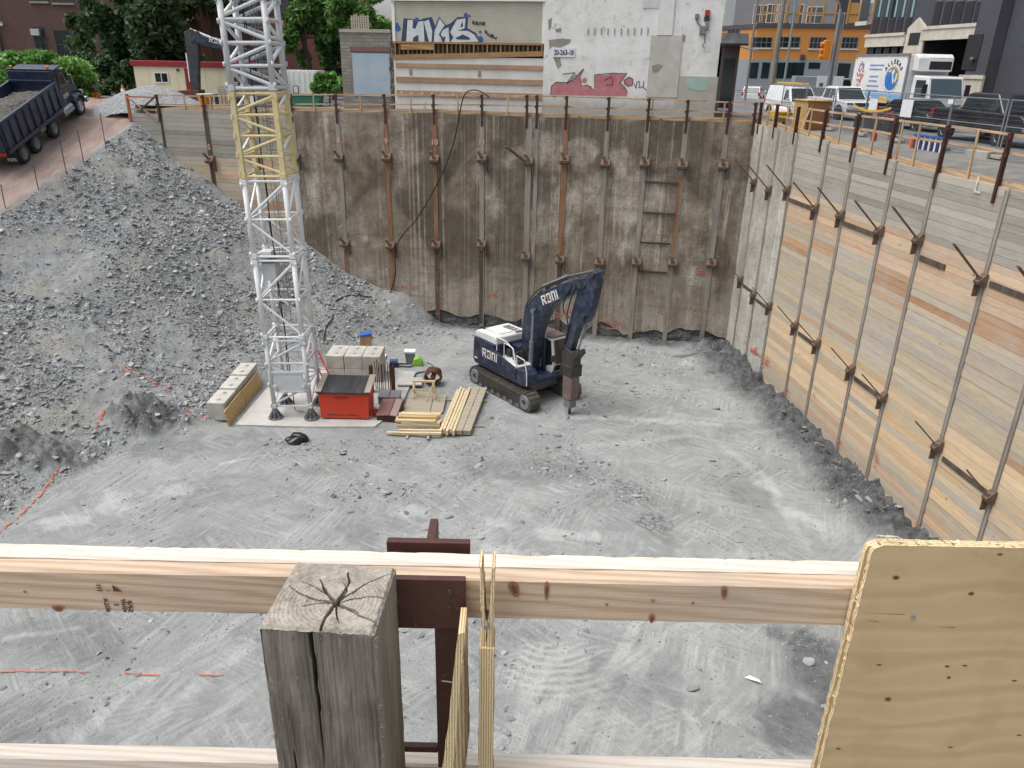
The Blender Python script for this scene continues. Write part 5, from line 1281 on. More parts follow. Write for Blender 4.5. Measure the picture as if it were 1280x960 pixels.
mb=MB(); mb.prism([(-.2,0),(.2,0),(.26,.6),(-.26,.6)],-.2,.2); mb.build('body',MT['grey_steel'],bn); mb=MB(); mb.b2(-.3,.3,-.25,.25,.6,.68); mb.build('lid',MT['white_p'],bn)
mb=MB(); mb.prism([(-.3,0),(.3,0),(.24,.3),(.05,.48),(-.2,.4)],-.2,.2); o=mb.build('safety_bag',MT['lime'],None,bevel=.07,seg=3); o.location=(-5.05,37.8,hz(-5.05,37.8)); tag(o,'lime green bag slumped beside the small bin','bag')
hp=[(x,y,hz(x,y)+.05) for x,y in [(-4.6,38.2),(-4.2,37.6),(-4.3,36.9),(-4.9,36.6),(-5.1,35.8)]]
mb=MB(); mb.tube(smooth(hp),.04,6); tag(mb.build('hose',MT['grey_steel']),'grey hose snaking from the lime bag toward the pad','hose')
sl_=MB(); sl_.b2(-.6,.6,-.45,.45,-.04,.04); o=sl_.build('slab',MT['pad'],None,bevel=.01); o.location=(-5.1,35.0,.2); o.rotation_euler=(.02,.01,.1); tag(o,'pale flat slab lying beyond the starter bars','slab')
# black bag, paper scraps
bg_=bmesh.new(); bmesh.ops.create_icosphere(bg_,subdivisions=3,radius=1)
for v in bg_.verts:
    q=float(fbm(np.array([v.co.x*1.6+v.co.z*2]),np.array([v.co.y*1.6+3]),4)[0]); v.co=Vector((v.co.x*.45,v.co.y*.3,max(-.05,v.co.z*.26)))*(1+.45*q)
me=bpy.data.meshes.new('rubbish_bag'); bg_.to_mesh(me); bg_.free(); o=bpy.data.objects.new('rubbish_bag',me); COL.objects.link(o); me.materials.append(NT('black plastic bag').done('16171b',.35)); o.location=(-9.05,28.7,hz(-9.05,28.7)+.14); tag(o,'crumpled black rubbish bag on the floor in front of the mast','rubbish bag')
def scrap(px,py,P,label):
    p=atz(px,py,0.05); mb=MB(); n=len(P)
    vs=[(x,y,.03+.05*math.sin(x*7)+.03*random.random()) for x,y in P]; mb.add(vs+[(a,b,c+.004) for a,b,c in vs],[tuple(range(n)),tuple(range(2*n-1,n-1,-1))]+[(i,(i+1)%n,(i+1)%n+n,i+n) for i in range(n)])
    o=mb.build('paper_scrap',MT['paper']); o.location=(p.x,p.y,hz(p.x,p.y)+.01); tag(o,label,'paper scrap')
scrap(940,851,[(-.16,.14),(-.02,.17),(.17,-.02),(.2,-.12),(.02,-.02)],'white triangular paper scrap alone on the near floor')
scrap(1025,925,[(-.12,-.1),(.02,-.22),(.12,-.2),(.14,.24),(.02,.2),(-.02,.02)],'white torn paper scrap at the plywood panel edge on the near floor')
scrap(785,603,[(-.1,-.03),(.1,0),(.08,.05),(-.1,.04)],'tiny white paper scrap near the cracked floor') if False else None
# ------------------------------------------------------------------ street-level ground
GZ=12.22
def sheet(name,outer,hole,z,m,label):
    P=[[Vector((x,y,0)) for x,y in outer]]+([[Vector((x,y,0)) for x,y in hole]] if hole else [])
    T=tessellate_polygon(P); flat=[p for q in P for p in q]; mb=MB(); mb.add([(p.x,p.y,z if not callable(z) else z(p.x,p.y)) for p in flat],[tuple(t) for t in T])
    o=mb.build(name,m); return tag(o,label,name.replace('_',' '),kind='structure')
c=CORNER; p1=fwp(36.35,-.2,0)
rgA=rwp(0,-.2,0); rgB=rwp(41.5,-.2,0)
hole=[(rgA.x,rgA.y+.2),(p1.x,p1.y),(-23.2,56.05),(-37.1,56.05),(-37.1,.8),(rgB.x,.8)]
rimhole=[(rgA.x+3.2,rgA.y+.2)]+hole[:1]+hole[1:5]+[(rgB.x+3.2,.8)]
sheet('ground',[(-700,-700),(700,-700),(700,700),(-700,700)],[(rgA.x+3.2,rgA.y+.25),(rgA.x,rgA.y+.25)]+hole[1:5]+[(rgB.x+3.2,.8)],GZ,MT['verge'],'dusty grey street level ground round the excavation')
mb=MB(); N_=30
for i in range(N_):
    def e(s):
        a=rwp(s,-.1,0); b=Vector((a.x+3.45,a.y,0)); return [(a.x,a.y+(.25 if s==0 else 0),min(GZ,float(ZR(s))-.02)),(a.x+1.2,a.y+(.25 if s==0 else 0),GZ-.09),(b.x,b.y+(.25 if s==0 else 0),GZ)]
    a=e(40*i/N_); b=e(40*(i+1)/N_); mb.add(a+b,[(0,1,4,3),(1,2,5,4)])
tag(mb.build('verge',MT['verge']),'dusty gravel strip between the right guard rail and the mesh fence','verge',kind='structure')
mb=MB(); mb.b2(-2.2,2.2,-1.5,.86,12.85,12.9); tag(mb.build('sidewalk',MT['sidewalk']),'concrete walk behind the foreground rail','sidewalk',kind='structure')
# road along the right side, pavement with kerb in front of the charcoal building
def rd(x0,x1,y0,y1):   # band parallel to the right wall, x measured at the pit corner
    return [(x0+.1056*(41.5-y0),y0),(x1+.1056*(41.5-y0),y0),(x1+.1056*(41.5-y1),y1),(x0+.1056*(41.5-y1),y1)]
sheet('road',rd(16.2,26.2,-30,150),None,GZ+.008,MT['asphalt'],'asphalt street beyond the mesh fence')
sheet('cross_street',[(-20,86),(130,70),(130,80),(-20,97)],None,GZ+.014,MT['asphalt'],'asphalt side street in front of the orange building')
q=rd(26.2,28.6,-30,68); mb=MB(); mb.prism(q,GZ-.1,GZ+.14,'xy'); tag(mb.build('pavement',MT['sidewalk']),'kerbed concrete pavement along the charcoal building','pavement',kind='structure')
mb=MB()
for k in range(9):
    y=30+6*k; mb.add([(x,yy,GZ+.02) for x,yy in rd(20.9,21.05,y,y+3)],[(0,1,2,3)])
tag(mb.build('lane_marking',MT['spray_white']),'dashed white lane line on the street','lane marking',kind='structure')

# ------------------------------------------------------------------ facades: local x to the right as seen, y away from the viewer, z up
def facade(name,label,cat,L,Rt,z0,z1,depth,m,group=None,wallname='wall'):
    """upright slab from ground point L to ground point R (xy), looking at the viewer"""
    L=Vector((L[0],L[1],0));R=Vector((Rt[0],Rt[1],0)); d=R-L; rz=math.atan2(d.y,d.x)
    t=thing(name,label,cat,(L.x,L.y,z0),rz,group); W=d.length
    mb=MB(); mb.b2(0,W,0,depth,0,z1-z0); w=mb.build(wallname,m,t)
    t2=dict(o=t,L=L,d=d.normalized(),z0=z0,W=W,wall=w); t2['n']=Vector((-t2['d'].y,t2['d'].x,0)); return t2
def fl(F,x,y):
    p=hit(x,y,F['L'],F['n']); return (p-F['L']).dot(F['d']),p.z-F['z0']
def win(F,x0,x1,z0,z1,m,fm,nx_=2,nz_=2,sill=None,name='window',lintel=None,fr=.07):
    t=F['o']; mb=MB(); 
    mb.b2(x0,x0+fr,-.05,.02,z0,z1); mb.b2(x1-fr,x1,-.05,.02,z0,z1); mb.b2(x0+fr,x1-fr,-.05,.02,z0,z0+fr); mb.b2(x0+fr,x1-fr,-.05,.02,z1-fr,z1)
    for k in range(1,nx_): xx=x0+(x1-x0)*k/nx_; mb.b2(xx-.025,xx+.025,-.045,.02,z0+fr,z1-fr)
    for k in range(1,nz_): zz=z0+(z1-z0)*k/nz_; mb.b2(x0+fr,x1-fr,-.043,.02,zz-.025,zz+.025)
    w=mb.build(name,fm,t)
    mb=MB(); mb.b2(x0+fr*.6,x1-fr*.6,-.02,.015,z0+fr*.6,z1-fr*.6); mb.build('pane',m,w)
    if sill: mb=MB(); mb.b2(x0-.1,x1+.1,-.12,.0,z0-.14,z0-.005); mb.build('sill',sill,w)
    if lintel: mb=MB(); mb.b2(x0-.1,x1+.1,-.03,.0,z1+.005,z1+.22); mb.build('lintel',lintel,w)
    return w
def pwin(F,a,b,m,fm,**k):
    x0,z1=fl(F,*a); x1,z0=fl(F,*b); return win(F,x0,x1,z0,z1,m,fm,**k)
def pbox(F,a,b,y0,y1,name,m,bevel=0,parent=None):
    x0,z1=fl(F,*a); x1,z0=fl(F,*b); mb=MB(); mb.b2(x0,x1,y0,y1,z0,z1); return mb.build(name,m,parent or F['o'],bevel=bevel)
def floc(F,x,y,z): v=F['L']+F['d']*x+F['n']*y; return (v.x,v.y,F['z0']+z)
frz=lambda F: math.atan2(F['d'].y,F['d'].x)
# dark brick building at far left, dropped behind trees
a=aty(-70,80,70); b=aty(232,80,70)
B1=facade('brick_building','dark maroon brick building with tall dark windows behind the trees at far left','building',(a.x,70),(b.x,70),11.5,27,14,MT['brick'])
MT['win_frame_dk']=m_paint('dark window frame','3a3c3d','2a2a2a',.5,.3); MT['sill_st']=mat('grey sill','857d74','9a9187',2,rough=.9)
for (x0,y0,x1,y1) in [(39,33,62,73),(66,37,95,75),(97,39,120,77),(-25,28,5,70),(36,-12,60,2),(64,-10,92,4)]: pwin(B1,(x0,y0),(x1,y1),MT['glass'],MT['win_frame_dk'],nx_=2,nz_=2,sill=MT['sill_st'])
def aircon(F,x,z,label):
    t=thing('air_conditioner',label,'air conditioner',floc(F,x,-.02,z),frz(F)); mb=MB(); mb.b2(-.4,.4,-.4,-.04,0,.55); mb.build('body',MT['grey_steel'],t,bevel=.03)
    mb=MB()
    for k in range(6): mb.b2(-.34,.34,-.415,-.40,.06+.075*k,.10+.075*k)
    mb.build('grille',MT['white_p'],t)
x,z=fl(B1,48,45); aircon(B1,x,z,'small grey window air conditioner in the dark brick wall at far left')
mb=MB(); x,z=fl(B1,4,75); mb.b2(x-.25,x+.12,-.3,0,0,9); mb.build('drain_pipe',MT['bld_grey'],B1['o'])
x,z=fl(B1,6,31); wl=thing('wall_lamp','tiny chrome flood lamp on the dark brick wall at far left','lamp',floc(B1,x,-.05,z)); mb=MB(); mb.tube([(0,.05,0),(0,-.3,.1)],.03,5); mb.build('arm',MT['chrome'],wl); mb=MB(); mb.lathe([(0,.0),(.16,-.05),(.18,-.22),(0,-.2)],'y',12,(0,-.25,.08)); mb.build('head',MT['chrome'],wl)
# red brick building behind the parked excavator
a=aty(222,80,66); b=aty(440,80,66)
B2=facade('brick_building','red brick building with a dark upper storey behind the second excavator','building',(a.x,66),(b.x,66),11.5,20.5,10,MT['brick_red'])
pbox(B2,(226,-40),(440,20),-.03,.2,'upper_storey',MT['bld_dark'])
x,z=fl(B2,239,27); aircon(B2,x,z,'pale air conditioner box high on the red brick wall')
pwin(B2,(300,14),(322,45),MT['glass_blue'],MT['win_frame_dk'],nx_=2,nz_=4)
for k in range(6): 
    mb=MB(); x,z=fl(B2,248+6*k,20); mb.b2(x-.03,x+.03,-.09,-.04,z,z+1.3); mb.build('baluster',MT['dark_steel'],B2['o'])
# site office trailer
a=aty(172,118,56); b=aty(330,118,56)
zt=aty(250,77,56).z; zf=aty(250,84,56).z
T1=facade('site_trailer','cream site office trailer with a red roof band and red door','trailer',(a.x,56),(b.x,56),12.25,zf,3.2,MT['cream'])
W=T1['W']; mb=MB(); mb.b2(-.15,W+.15,-.12,3.3,zf-12.25,zt-12.25); mb.build('roof',MT['roof_red'],T1['o'],bevel=.03)
pwin(T1,(192,90),(212,104),MT['glass'],MT['white_p'],nx_=2,nz_=1)
pwin(T1,(290,88),(304,104),MT['glass'],MT['white_p'],nx_=2,nz_=1)
dr=pbox(T1,(230,85),(247,118),-.04,.0,'door',MT['roof_red']); x,z=fl(T1,233,103)
mb=MB(); mb.b2(x-.05,x+.05,-.09,-.04,z-.05,z+.05); mb.build('handle',MT['chrome'],dr)
pbox(T1,(221,86),(224,89),-.12,0,'wall_lamp',MT['dark_steel'])
for k in range(9):
    mb=MB(); mb.b2(W*k/9,W*k/9+.02,-.006,0,.0,zf-12.25); mb.build('seam',m_paint('cream seam','b7b193','a59d85',.6,.3) if k==0 else bpy.data.materials['cream seam'],T1['o'])
# white storage container
a=aty(352,125,54); b=aty(398,125,54)
zt=aty(375,88,54).z
C1=facade('storage_container','white steel storage container beside the bush behind the far rail','container',(a.x,54),(b.x,54),12.2,zt,2.4,MT['white_p'])
for k in range(7):
    mb=MB(); xx=C1['W']*(k+.5)/7; mb.b2(xx-.05,xx+.05,-.03,0,.1,zt-12.3); mb.build('rib',MT['white_p'],C1['o'])
nb=pbox(C1,(366,107),(374,117),-.06,-.03,'notice_frame',MT['rust']); pbox(C1,(367,108),(373,116),-.075,-.06,'notice',MT['paper'],parent=nb)
# grey block lean-to with blue painted panel
(s0,z1),(s1,_)=fw(424,37,-1.8),fw(494,37,-1.8)
L=fwp(s0,-1.8,0);R=fwp(s1,-1.8,0)
G1=facade('block_building','grey concrete block building end with a patchy pale blue painted panel','building',(L.x,L.y),(R.x,R.y),12.0,z1,4,MT['block'])
MT['blue_patch']=mat('patchy pale blue paint','8fa3b4','a3acb3',1.1,(1,1,1),.85,0,.15,c3='8b8d8c')
pbox(G1,(440,66),(489,121),-.025,0,'painted_panel',MT['blue_patch']); pbox(G1,(438,58),(488,65),-.06,0,'lintel',m_paint('dull red lintel','6f4e4b','7f6a63',.8,.4))
pbox(G1,(424,36),(488,41),-.05,0,'coping',MT['concrete_dk'])
mb=MB()
for k in range(45):
    x,z=fl(G1,491+random.gauss(0,1.5),40+random.random()*92); mb.box((x,-.03,z),(random.uniform(.05,.2),.1,random.uniform(.1,.35)))
mb.build('torn_edge',mat('crumbling masonry','4d443c','8a8074',6,bump=.5),G1['o'])
fp_=thing('planter_screen','small weathered timber screen on the roof of the grey block building','screen',floc(G1,.5,.6,z1-12.0),frz(G1))
for k in range(8):
    mb=MB(); mb.b2(.14*k,.14*k+.10,-.02,.02,0,.75+.05*(k%3)); mb.build('slat',MT['greyboard'],fp_)
# vinyl sided building with white and blue graffiti above the underpinning
L=fwp(20.0,-1.6,0);R=fwp(11.45,-1.6,0)
zs0=fw(590,53,-1.6)[1]; zs1=fw(590,1,-1.6)[1]
def m_siding():
    t=NT('beige lap siding'); v=t.obj(); w=t.wave(v,1.55,0,0,'BANDS','Z'); w2=t.ramp(w,[(.0,.0),(.10,1.0)])
    sx=t.new('ShaderNodeSeparateXYZ'); t.link(v,sx.inputs[0]); saw=t.math('FRACT',t.math('MULTIPLY',sx.outputs[2],9.5))
    gap=t.ramp(saw,[(.0,.0),(.16,1.0)])
    col=t.mix(gap,'6b685f',t.ramp(t.noise(v,.8,5),[(.35,'aba899'),(.65,'b8b5a7')]))
    return t.done(col,.6,t.bump(saw,.5,.02))
S1=facade('sided_building','beige lap sided building with HVS style white and blue graffiti over exposed timber sills','building',(L.x,L.y),(R.x,R.y),12.0,zs1,6,m_siding(),wallname='siding')
S1['o']['label']='beige lap sided building with big white and blue graffiti, raised on timber underpinning'
def fbox(F,x0,x1,y0,y1,z0,z1,name,m,parent=None,bevel=0):
    mb=MB(); mb.b2(x0,x1,y0,y1,z0-F['z0'],z1-F['z0']); return mb.build(name,m,parent or F['o'],bevel=bevel)
W=S1['W']
# siding skin stops at zs0: cover below with foundation parts proud of the wall
fbox(S1,-.05,.12,-.06,.05,zs0,zs1,'corner_trim',MT['white_p']); fbox(S1,W-.12,W+.05,-.06,.05,zs0,zs1,'corner_trim',MT['white_p']); fbox(S1,-.1,W+.1,-.16,.05,zs1-.02,zs1+.22,'fascia',MT['white_p'])
zl0=fw(495,72,-1.6)[1]; zl1=fw(683,66,-1.6)[1]
MT['wash']=mat('whitewashed old wall','bdbcb7','cfcdc9',.9,(1,1,.5),.9,0,.3,c3='a3a19a')
fbox(S1,-.02,W+.02,-.10,-.001,12.0,zs0-.75,'foundation_wall',MT['wash'])
MT['old_timber']=mat('old stained timber','5b4630','75593a',3,(.4,1,1),.9,0,.3,c3='3d2f22')
MT['old_timber_lt']=mat('brown sill timber','8a6a44','9d7e55',3,(.4,1,1),.9,0,.3,c3='6b5135')
fbox(S1,0,W,-.03,-.002,zs0-.76,zs0-.0,'sill_shade',mat('painted void shade','1b1713','29221b',3))  # dark sheet paints the shade of the gap behind the joist ends
fbox(S1,0,W,-.14,-.03,zs0-.10,zs0,'sill_plate',MT['old_timber_lt'])
for k in range(34):
    x=.1+(W-.2)*k/33; mb=MB(); zz=zs0-.45-.28*(1-k/33); mb.b2(x-.035,x+.035,-.12,-.03,zz-12.0,zs0-.10-12.0); mb.build('joist_end',MT['old_timber'] if k%3 else MT['old_timber_lt'],S1['o'])
mb=MB(); za=zs0-.42-12;  mb.hexa([(0,-.16,za-.52),(W,-.16,za-.22),(W,-.03,za-.22),(0,-.03,za-.52),(0,-.16,za-.28),(W,-.16,za+.04),(W,-.03,za+.04),(0,-.03,za-.28)]); mb.build('sill_beam',MT['old_timber_lt'],S1['o'])
fbox(S1,.45,2.4,-.18,-.12,zs0-.42,zs0-.14,'patch_board',m_wood('patch board','b08d68','9c7a55','86663f','x',4,20))
MT['waler_wood']=mat('brown waler plank','8f715a','a58a72',2,(.3,1,1),.9,0,.2,c3='7a5f4a')
for a in ((500,80.5,86),(500,98,104.5)):
    zA=fw(590,a[1],-1.5)[1]; zB=fw(590,a[2],-1.5)[1]; fbox(S1,.1,W+.02,-.16,-.10,zB,zA,'waler_plank',MT['waler_wood'])
zA=fw(590,115,-1.5)[1]; zB=fw(590,122,-1.5)[1]; wp=fbox(S1,.1,W+.02,-.17,-.10,zB,zA,'waler_plank',MT['waler_wood'])
for k in range(14):
    x=.4+W*k/14; mb=MB(); mb.cyl((x,-.172,(zA+zB)/2-12),(x,-.178,(zA+zB)/2-12),.10,n=10); mb.build('paint_dot',MT['pink'],wp)
for x in (.9,4.9): fbox(S1,x,x+.14,-.15,-.10,fw(590,95,-1.5)[1],fw(590,88,-1.5)[1],'stain_block',MT['waler_wood'])
# graffiti: fat outlined letters traced as flat paint on the siding
def gpoly(F,P,y,name,m,parent=None):
    mb=MB(); Q_=[fl(F,*p) for p in P]; mb.prism([(a,b) for a,b in Q_],y,y-.006); return mb.build(name,m,parent or F['o'])
MT['gr_blue']=mat('blue spray paint','2b4f86','35609b',4,bump=0); MT['gr_navy']=mat('dark blue spray paint','27364f','2f4766',4,bump=0); MT['gr_white']=mat('white spray paint','c9cbcb','b5b9bc',3,bump=0,c3='9aa0a4')
k6=lambda L: [(480+x/6.095,y/6.092) for x,y in L]
OUTL=[[(130,325),(150,140),(285,150),(300,140),(365,130),(390,200),(420,125),(470,190),(505,180),(560,130),(640,130),(635,215),(700,250),(740,325)]]
for P in OUTL: gpoly(S1,k6(P),-.004,'graffiti',MT['gr_navy'])
WH=[[(170,322),(180,152),(222,152),(218,215),(240,220),(262,165),(300,160),(310,322),(265,322),(262,265),(225,285),(218,322)],
    [(303,165),(342,150),(368,240),(362,322),(345,322)],[(386,240),(425,140),(462,195),(434,235),(418,265),(436,290),(445,322),(380,322)],
    [(450,228),(492,208),(500,322),(462,322),(470,275),(450,285),(432,262)],
    [(505,245),(555,150),(622,140),(615,215),(590,225),(560,232),(580,235),(640,235),(690,265),(722,318),(505,322),(530,285)]]
for P in WH: gpoly(S1,k6(P),-.011,'graffiti_fill',MT['gr_white'])
for P in [[(545,290),(600,262),(650,285),(655,303),(560,300)],[(225,190),(250,180),(240,212),(226,212)],[(585,190),(600,165),(602,200),(588,210)]]: gpoly(S1,k6(P),-.018,'graffiti_fill',MT['gr_navy'])
for cx,cy,r in [(105,215,22),(100,185,12),(625,118,18),(652,122,8),(735,295,20),(733,242,10),(250,150,16),(745,318,10)]:
    gpoly(S1,k6([(cx+r*math.cos(t),cy+r*1.1*math.sin(t)) for t in np.linspace(0,6.28,11)[:-1]]),-.016,'graffiti_dot',MT['gr_blue'])
def scribble(F,pts,r,m,y=-.02,name='tag_scribble'):
    mb=MB(); Q_=[fl(F,*p) for p in pts]
    for a,b in zip(Q_,Q_[1:]): mb.bar((a[0],y,a[1]),(b[0],y,b[1]),r,.01,(0,1,0))
    return mb.build(name,m,F['o'])
MT['gr_black']=mat('black spray paint','26262a','34343a',4,bump=0)
for L_ in [[(672,160),(690,165),(672,178),(692,182)],[(700,190),(702,165),(718,170),(704,180),(720,192)],[(725,190),(735,165),(745,192)],[(752,192),(752,168),(770,172),(755,182),(772,195)],[(765,228),(785,240),(770,248),(790,255)],[(795,250),(790,272),(808,270)],[(815,255),(812,285),(828,262),(825,290)],[(832,262),(832,292)],[(840,280),(850,298),(862,282)]]: scribble(S1,k6(L_),.05,MT['gr_black'])
# white painted wall
L=fwp(11.42,-1.45,0);R=fwp(2.15,-1.45,0)
MT['white_wall']=None
def m_whitewall():
    t=NT('peeling white painted masonry'); v=t.obj()
    a=t.noise(v,.7,7,.65); b=t.noise(v,2.6,6,.7)
    col=t.ramp(a,[(.35,'c4c3be'),(.5,'d3d3d0'),(.7,'dddede')])
    col=t.mix(t.ramp(b,[(.57,.0),(.63,.55)]),col,'97948c')
    sx=t.new('ShaderNodeSeparateXYZ'); t.link(v,sx.inputs[0])
    low=t.ramp(t.math('MULTIPLY',t.math('ADD',sx.outputs[2],t.math('MULTIPLY',b,1.6)),.25),[(.38,1.0),(.62,.0)])
    col=t.mix(t.math('MULTIPLY',low,.75),col,'8d8a82')
    col=t.mix(t.ramp(t.noise(t.obj((1,1,.2)),3,5,.65),[(.6,.0),(.72,.4)]),col,'a09d95')
    return t.done(col,.85,t.bump(b,.35,.03))
W1=facade('white_building','tall peeling white painted masonry wall with pink graffiti beyond the far rail','building',(L.x,L.y),(R.x,R.y),12.0,20.5,8,m_whitewall())
pbox(W1,(828,-40),(840,44),-.07,0,'pilaster',m_paint('white ridge','d0d0cd','a9a7a1',.8,.4,1.5)); pbox(W1,(814,44),(846,122),-.05,-.0,'render_patch',mat('grey render patch','a8a59d','b8b6af',1.2,bump=.3,c3='8f8c85'))
pbox(W1,(806,-20),(823,10),-.03,0,'hatch',m_paint('grey white hatch','bdbfc0','9d9d9b',.7,.3)); 
pbox(W1,(846,95),(892,150),-.02,0,'grey_base',mat('grey stained base','9a978f','a9a69e',1.2,bump=.3,c3='807d75'))
MT['bare']=mat('bare grey render','7f7b6f','8f8b80',3,bump=.5)
for P in [[(686,50),(700,48),(714,49),(712,54),(700,60),(690,58),(687,62)],[(694,36),(702,35),(701,41),(695,40)],[(692,72),(700,72),(702,82),(697,86)],[(685,25),(690,22),(689,34),(686,38)],[(815,82),(823,80),(829,82),(822,90),(816,91)],[(852,43),(857,44),(856,53),(853,52)]]: gpoly(W1,P,-.055 if P[0][0]>800 and P[0][0]<840 else -.004,'bare_patch',MT['bare'])
MT['gr_pink']=mat('pink red spray paint','a4626a','b47a80',2.0,bump=0,c3='cba5a7')
k5=lambda L: [(680+x/5.565,y/5.565) for x,y in L]
for P in [[(45,660),(50,600),(85,570),(150,575),(200,560),(270,480),(250,530),(265,610),(300,590),(330,600),(350,640),(352,560),(355,520),(420,522),(470,512),(560,516),(575,512),(530,575),(560,600),(580,640),(575,668)],[(262,555),(285,540),(300,555),(290,575),(270,575)],[(555,560),(590,535),(620,550),(615,590),(580,600),(555,585)]]: gpoly(W1,k5(P),-.004,'graffiti',MT['gr_pink'])
for L_ in [[(45,660),(50,600),(85,570),(150,575),(200,560),(275,478),(250,530),(258,600),(300,590),(345,625)],[(352,640),(352,520),(470,508),(575,512),(525,580),(560,600),(580,640)],[(130,515),(215,505),(170,560),(160,585),(225,515)],[(555,560),(590,535),(620,550),(615,590),(580,600),(555,560)],[(420,560),(470,530),(480,590),(430,590)],[(625,580),(640,615),(645,570),(665,565),(660,610),(690,600),(695,560),(690,610),(730,635)]]: scribble(W1,k5(L_),.03,MT['gr_black'],-.014)
gpoly(W1,k5([(990,548),(1140,540),(1140,625),(1060,632),(1000,615)]),-.026,'green_patch',mat('faded green paint','86a398','9db0a7',1.5,bump=0))
for k in range(10): 
    x,z=fl(W1,735+8.3*k,41); mb=MB(); mb.b2(x-.02,x+.02,-.03,0,z-.1,z+.22); mb.build('wall_tie',MT['grey_steel'],W1['o'])
x,z=fl(W1,691,71); x1,z1=fl(W1,719,60)
sg1=thing('sign','white rectangular sign reading 20-263-18 on the white wall','sign',floc(W1,(x+x1)/2,-.02,z),frz(W1)); w=(x1-x)
mb=MB(); mb.b2(-w/2,w/2,-.03,0,0,z1-z); bd=mb.build('plate',MT['white_van'],sg1)
text_mesh('20-263-18',.36,MT['letter_dk'],sg1,frame((0,-.034,.10),(1,0,0),(0,0,1)),'lettering',.002,.012,'CENTER',.72)
al=thing('alarm_box','red alarm box with conduits and grey meters on the white wall','alarm box',floc(W1,fl(W1,884,18)[0],0,fl(W1,884,18)[1]),frz(W1))
mb=MB(); mb.b2(-.12,.12,-.2,0,-.08,.2); mb.build('box',MT['red'],al,bevel=.02)
mb=MB(); mb.b2(-.14,.14,-.16,0,-.3,-.11); mb.build('meter',MT['dark_steel'],al,bevel=.02)
for x,z,w,h in [(-.5,-.1,.2,.25),(-.15,-.75,.3,.4),(.05,-.55,.15,.3)]:
    mb=MB(); mb.b2(x-w/2,x+w/2,-.14,0,z-h/2,z+h/2); mb.build('meter',MT['grey_steel'],al,bevel=.02)
mb=MB(); mb.tube([(-.5,-.08,-.2),(-.45,-.08,-.4),(-.2,-.08,-.6)],.025,5); mb.tube([(.0,-.08,-.9),(.02,-.08,-1.3),(-.08,-.08,-1.5),(.06,-.08,-1.6)],.02,5); mb.build('conduit',MT['dark_steel'],al)
# narrow dark shop front past the white wall
L=fwp(2.05,-1.2,0);R=fwp(1.15,-1.2,0)
D1=facade('shop_building','narrow dark brown building with a dark awning beside the white wall','building',(L.x+.02,L.y),(R.x,R.y),12.0,16.2,9,mat('dark brown cladding','3d3433','4c4342',2))
mb=MB(); mb.prism([(-.7,4.0),(.1,4.35),(.1,4.6),(-.75,4.1)],-.1,D1['W']+.35,'yz'); mb.build('awning',MT['lid'],D1['o'])
mb=MB(); mb.b2(.15,D1['W']-.15,-.03,0,1.0,3.4); mb.build('window',MT['glass'],D1['o']); mb=MB(); mb.b2(.1,D1['W']-.1,-.08,0,.85,.98); mb.build('sill',m_paint('lilac sill','8f8399','6f6878',.6,.3),D1['o'])
# orange building on the corner
a=aty(937,116,98); b=aty(1072,112,98)
zb=12.2; zo=aty(1000,35,98).z; zp=aty(1000,31.5,98).z
O1=facade('orange_building','orange stucco corner building with grey ground floor and timber framed roof terrace','building',(a.x,98),(b.x,96),zb,zo,12,MT['stucco_orange'])
W=O1['W']; zg=aty(1000,75,98).z
fbox(O1,-.1,W,-.12,.0,zb,zg,'ground_floor',MT['bld_grey']); fbox(O1,-.15,W,-.15,.3,zo,zo+.45,'parapet',MT['bld_dark'])
for (x0,y0,x1,y1) in [(939,46,964,60),(972.5,45.5,999,60),(1013,46,1031,61),(1053,46,1071,61)]: pwin(O1,(x0,y0),(x1,y1),MT['glass'],MT['grey_steel'],nx_=4,nz_=2,sill=MT['stone'])
for (x0,y0,x1,y1) in [(936,78,946,98),(953,78,960,98),(970,78,978,98),(980,78,991,98),(992,78,1003,98),(1011,78,1024,86),(1048,79,1060,98)]:
    x_0,z_1=fl(O1,x0,y0); x_1,z_0=fl(O1,x1,y1); mb=MB(); mb.b2(x_0,x_1,-.16,-.12,z_0,z_1); mb.build('shop_window',MT['glass'],O1['o'])
for x0 in (969,1003): 
    p=fl(O1,x0,72); mb=MB(); mb.b2(p[0]-.25,p[0]+.25,-.3,0,p[1]-.2,p[1]+.3); mb.build('wall_lamp',MT['dark_steel'],O1['o'])
# side wing turning away to the left
sd=facade('orange_building','receding orange side wall of the corner building beside the dark shop','building',(a.x-6.5,116),(a.x-.02,98.2),zb,zo-.1,6,MT['stucco_orange'])
for k in range(3): win(sd,3+5*k,5.6+5*k,5.2,7.4,MT['glass'],MT['grey_steel'],3,2,MT['stone'])
fbox(sd,0,sd['W'],-.1,0,zb,zg,'ground_floor',MT['bld_grey']); fbox(sd,0,sd['W'],-.12,.3,zo-.1,zo+.35,'parapet',MT['bld_dark'])
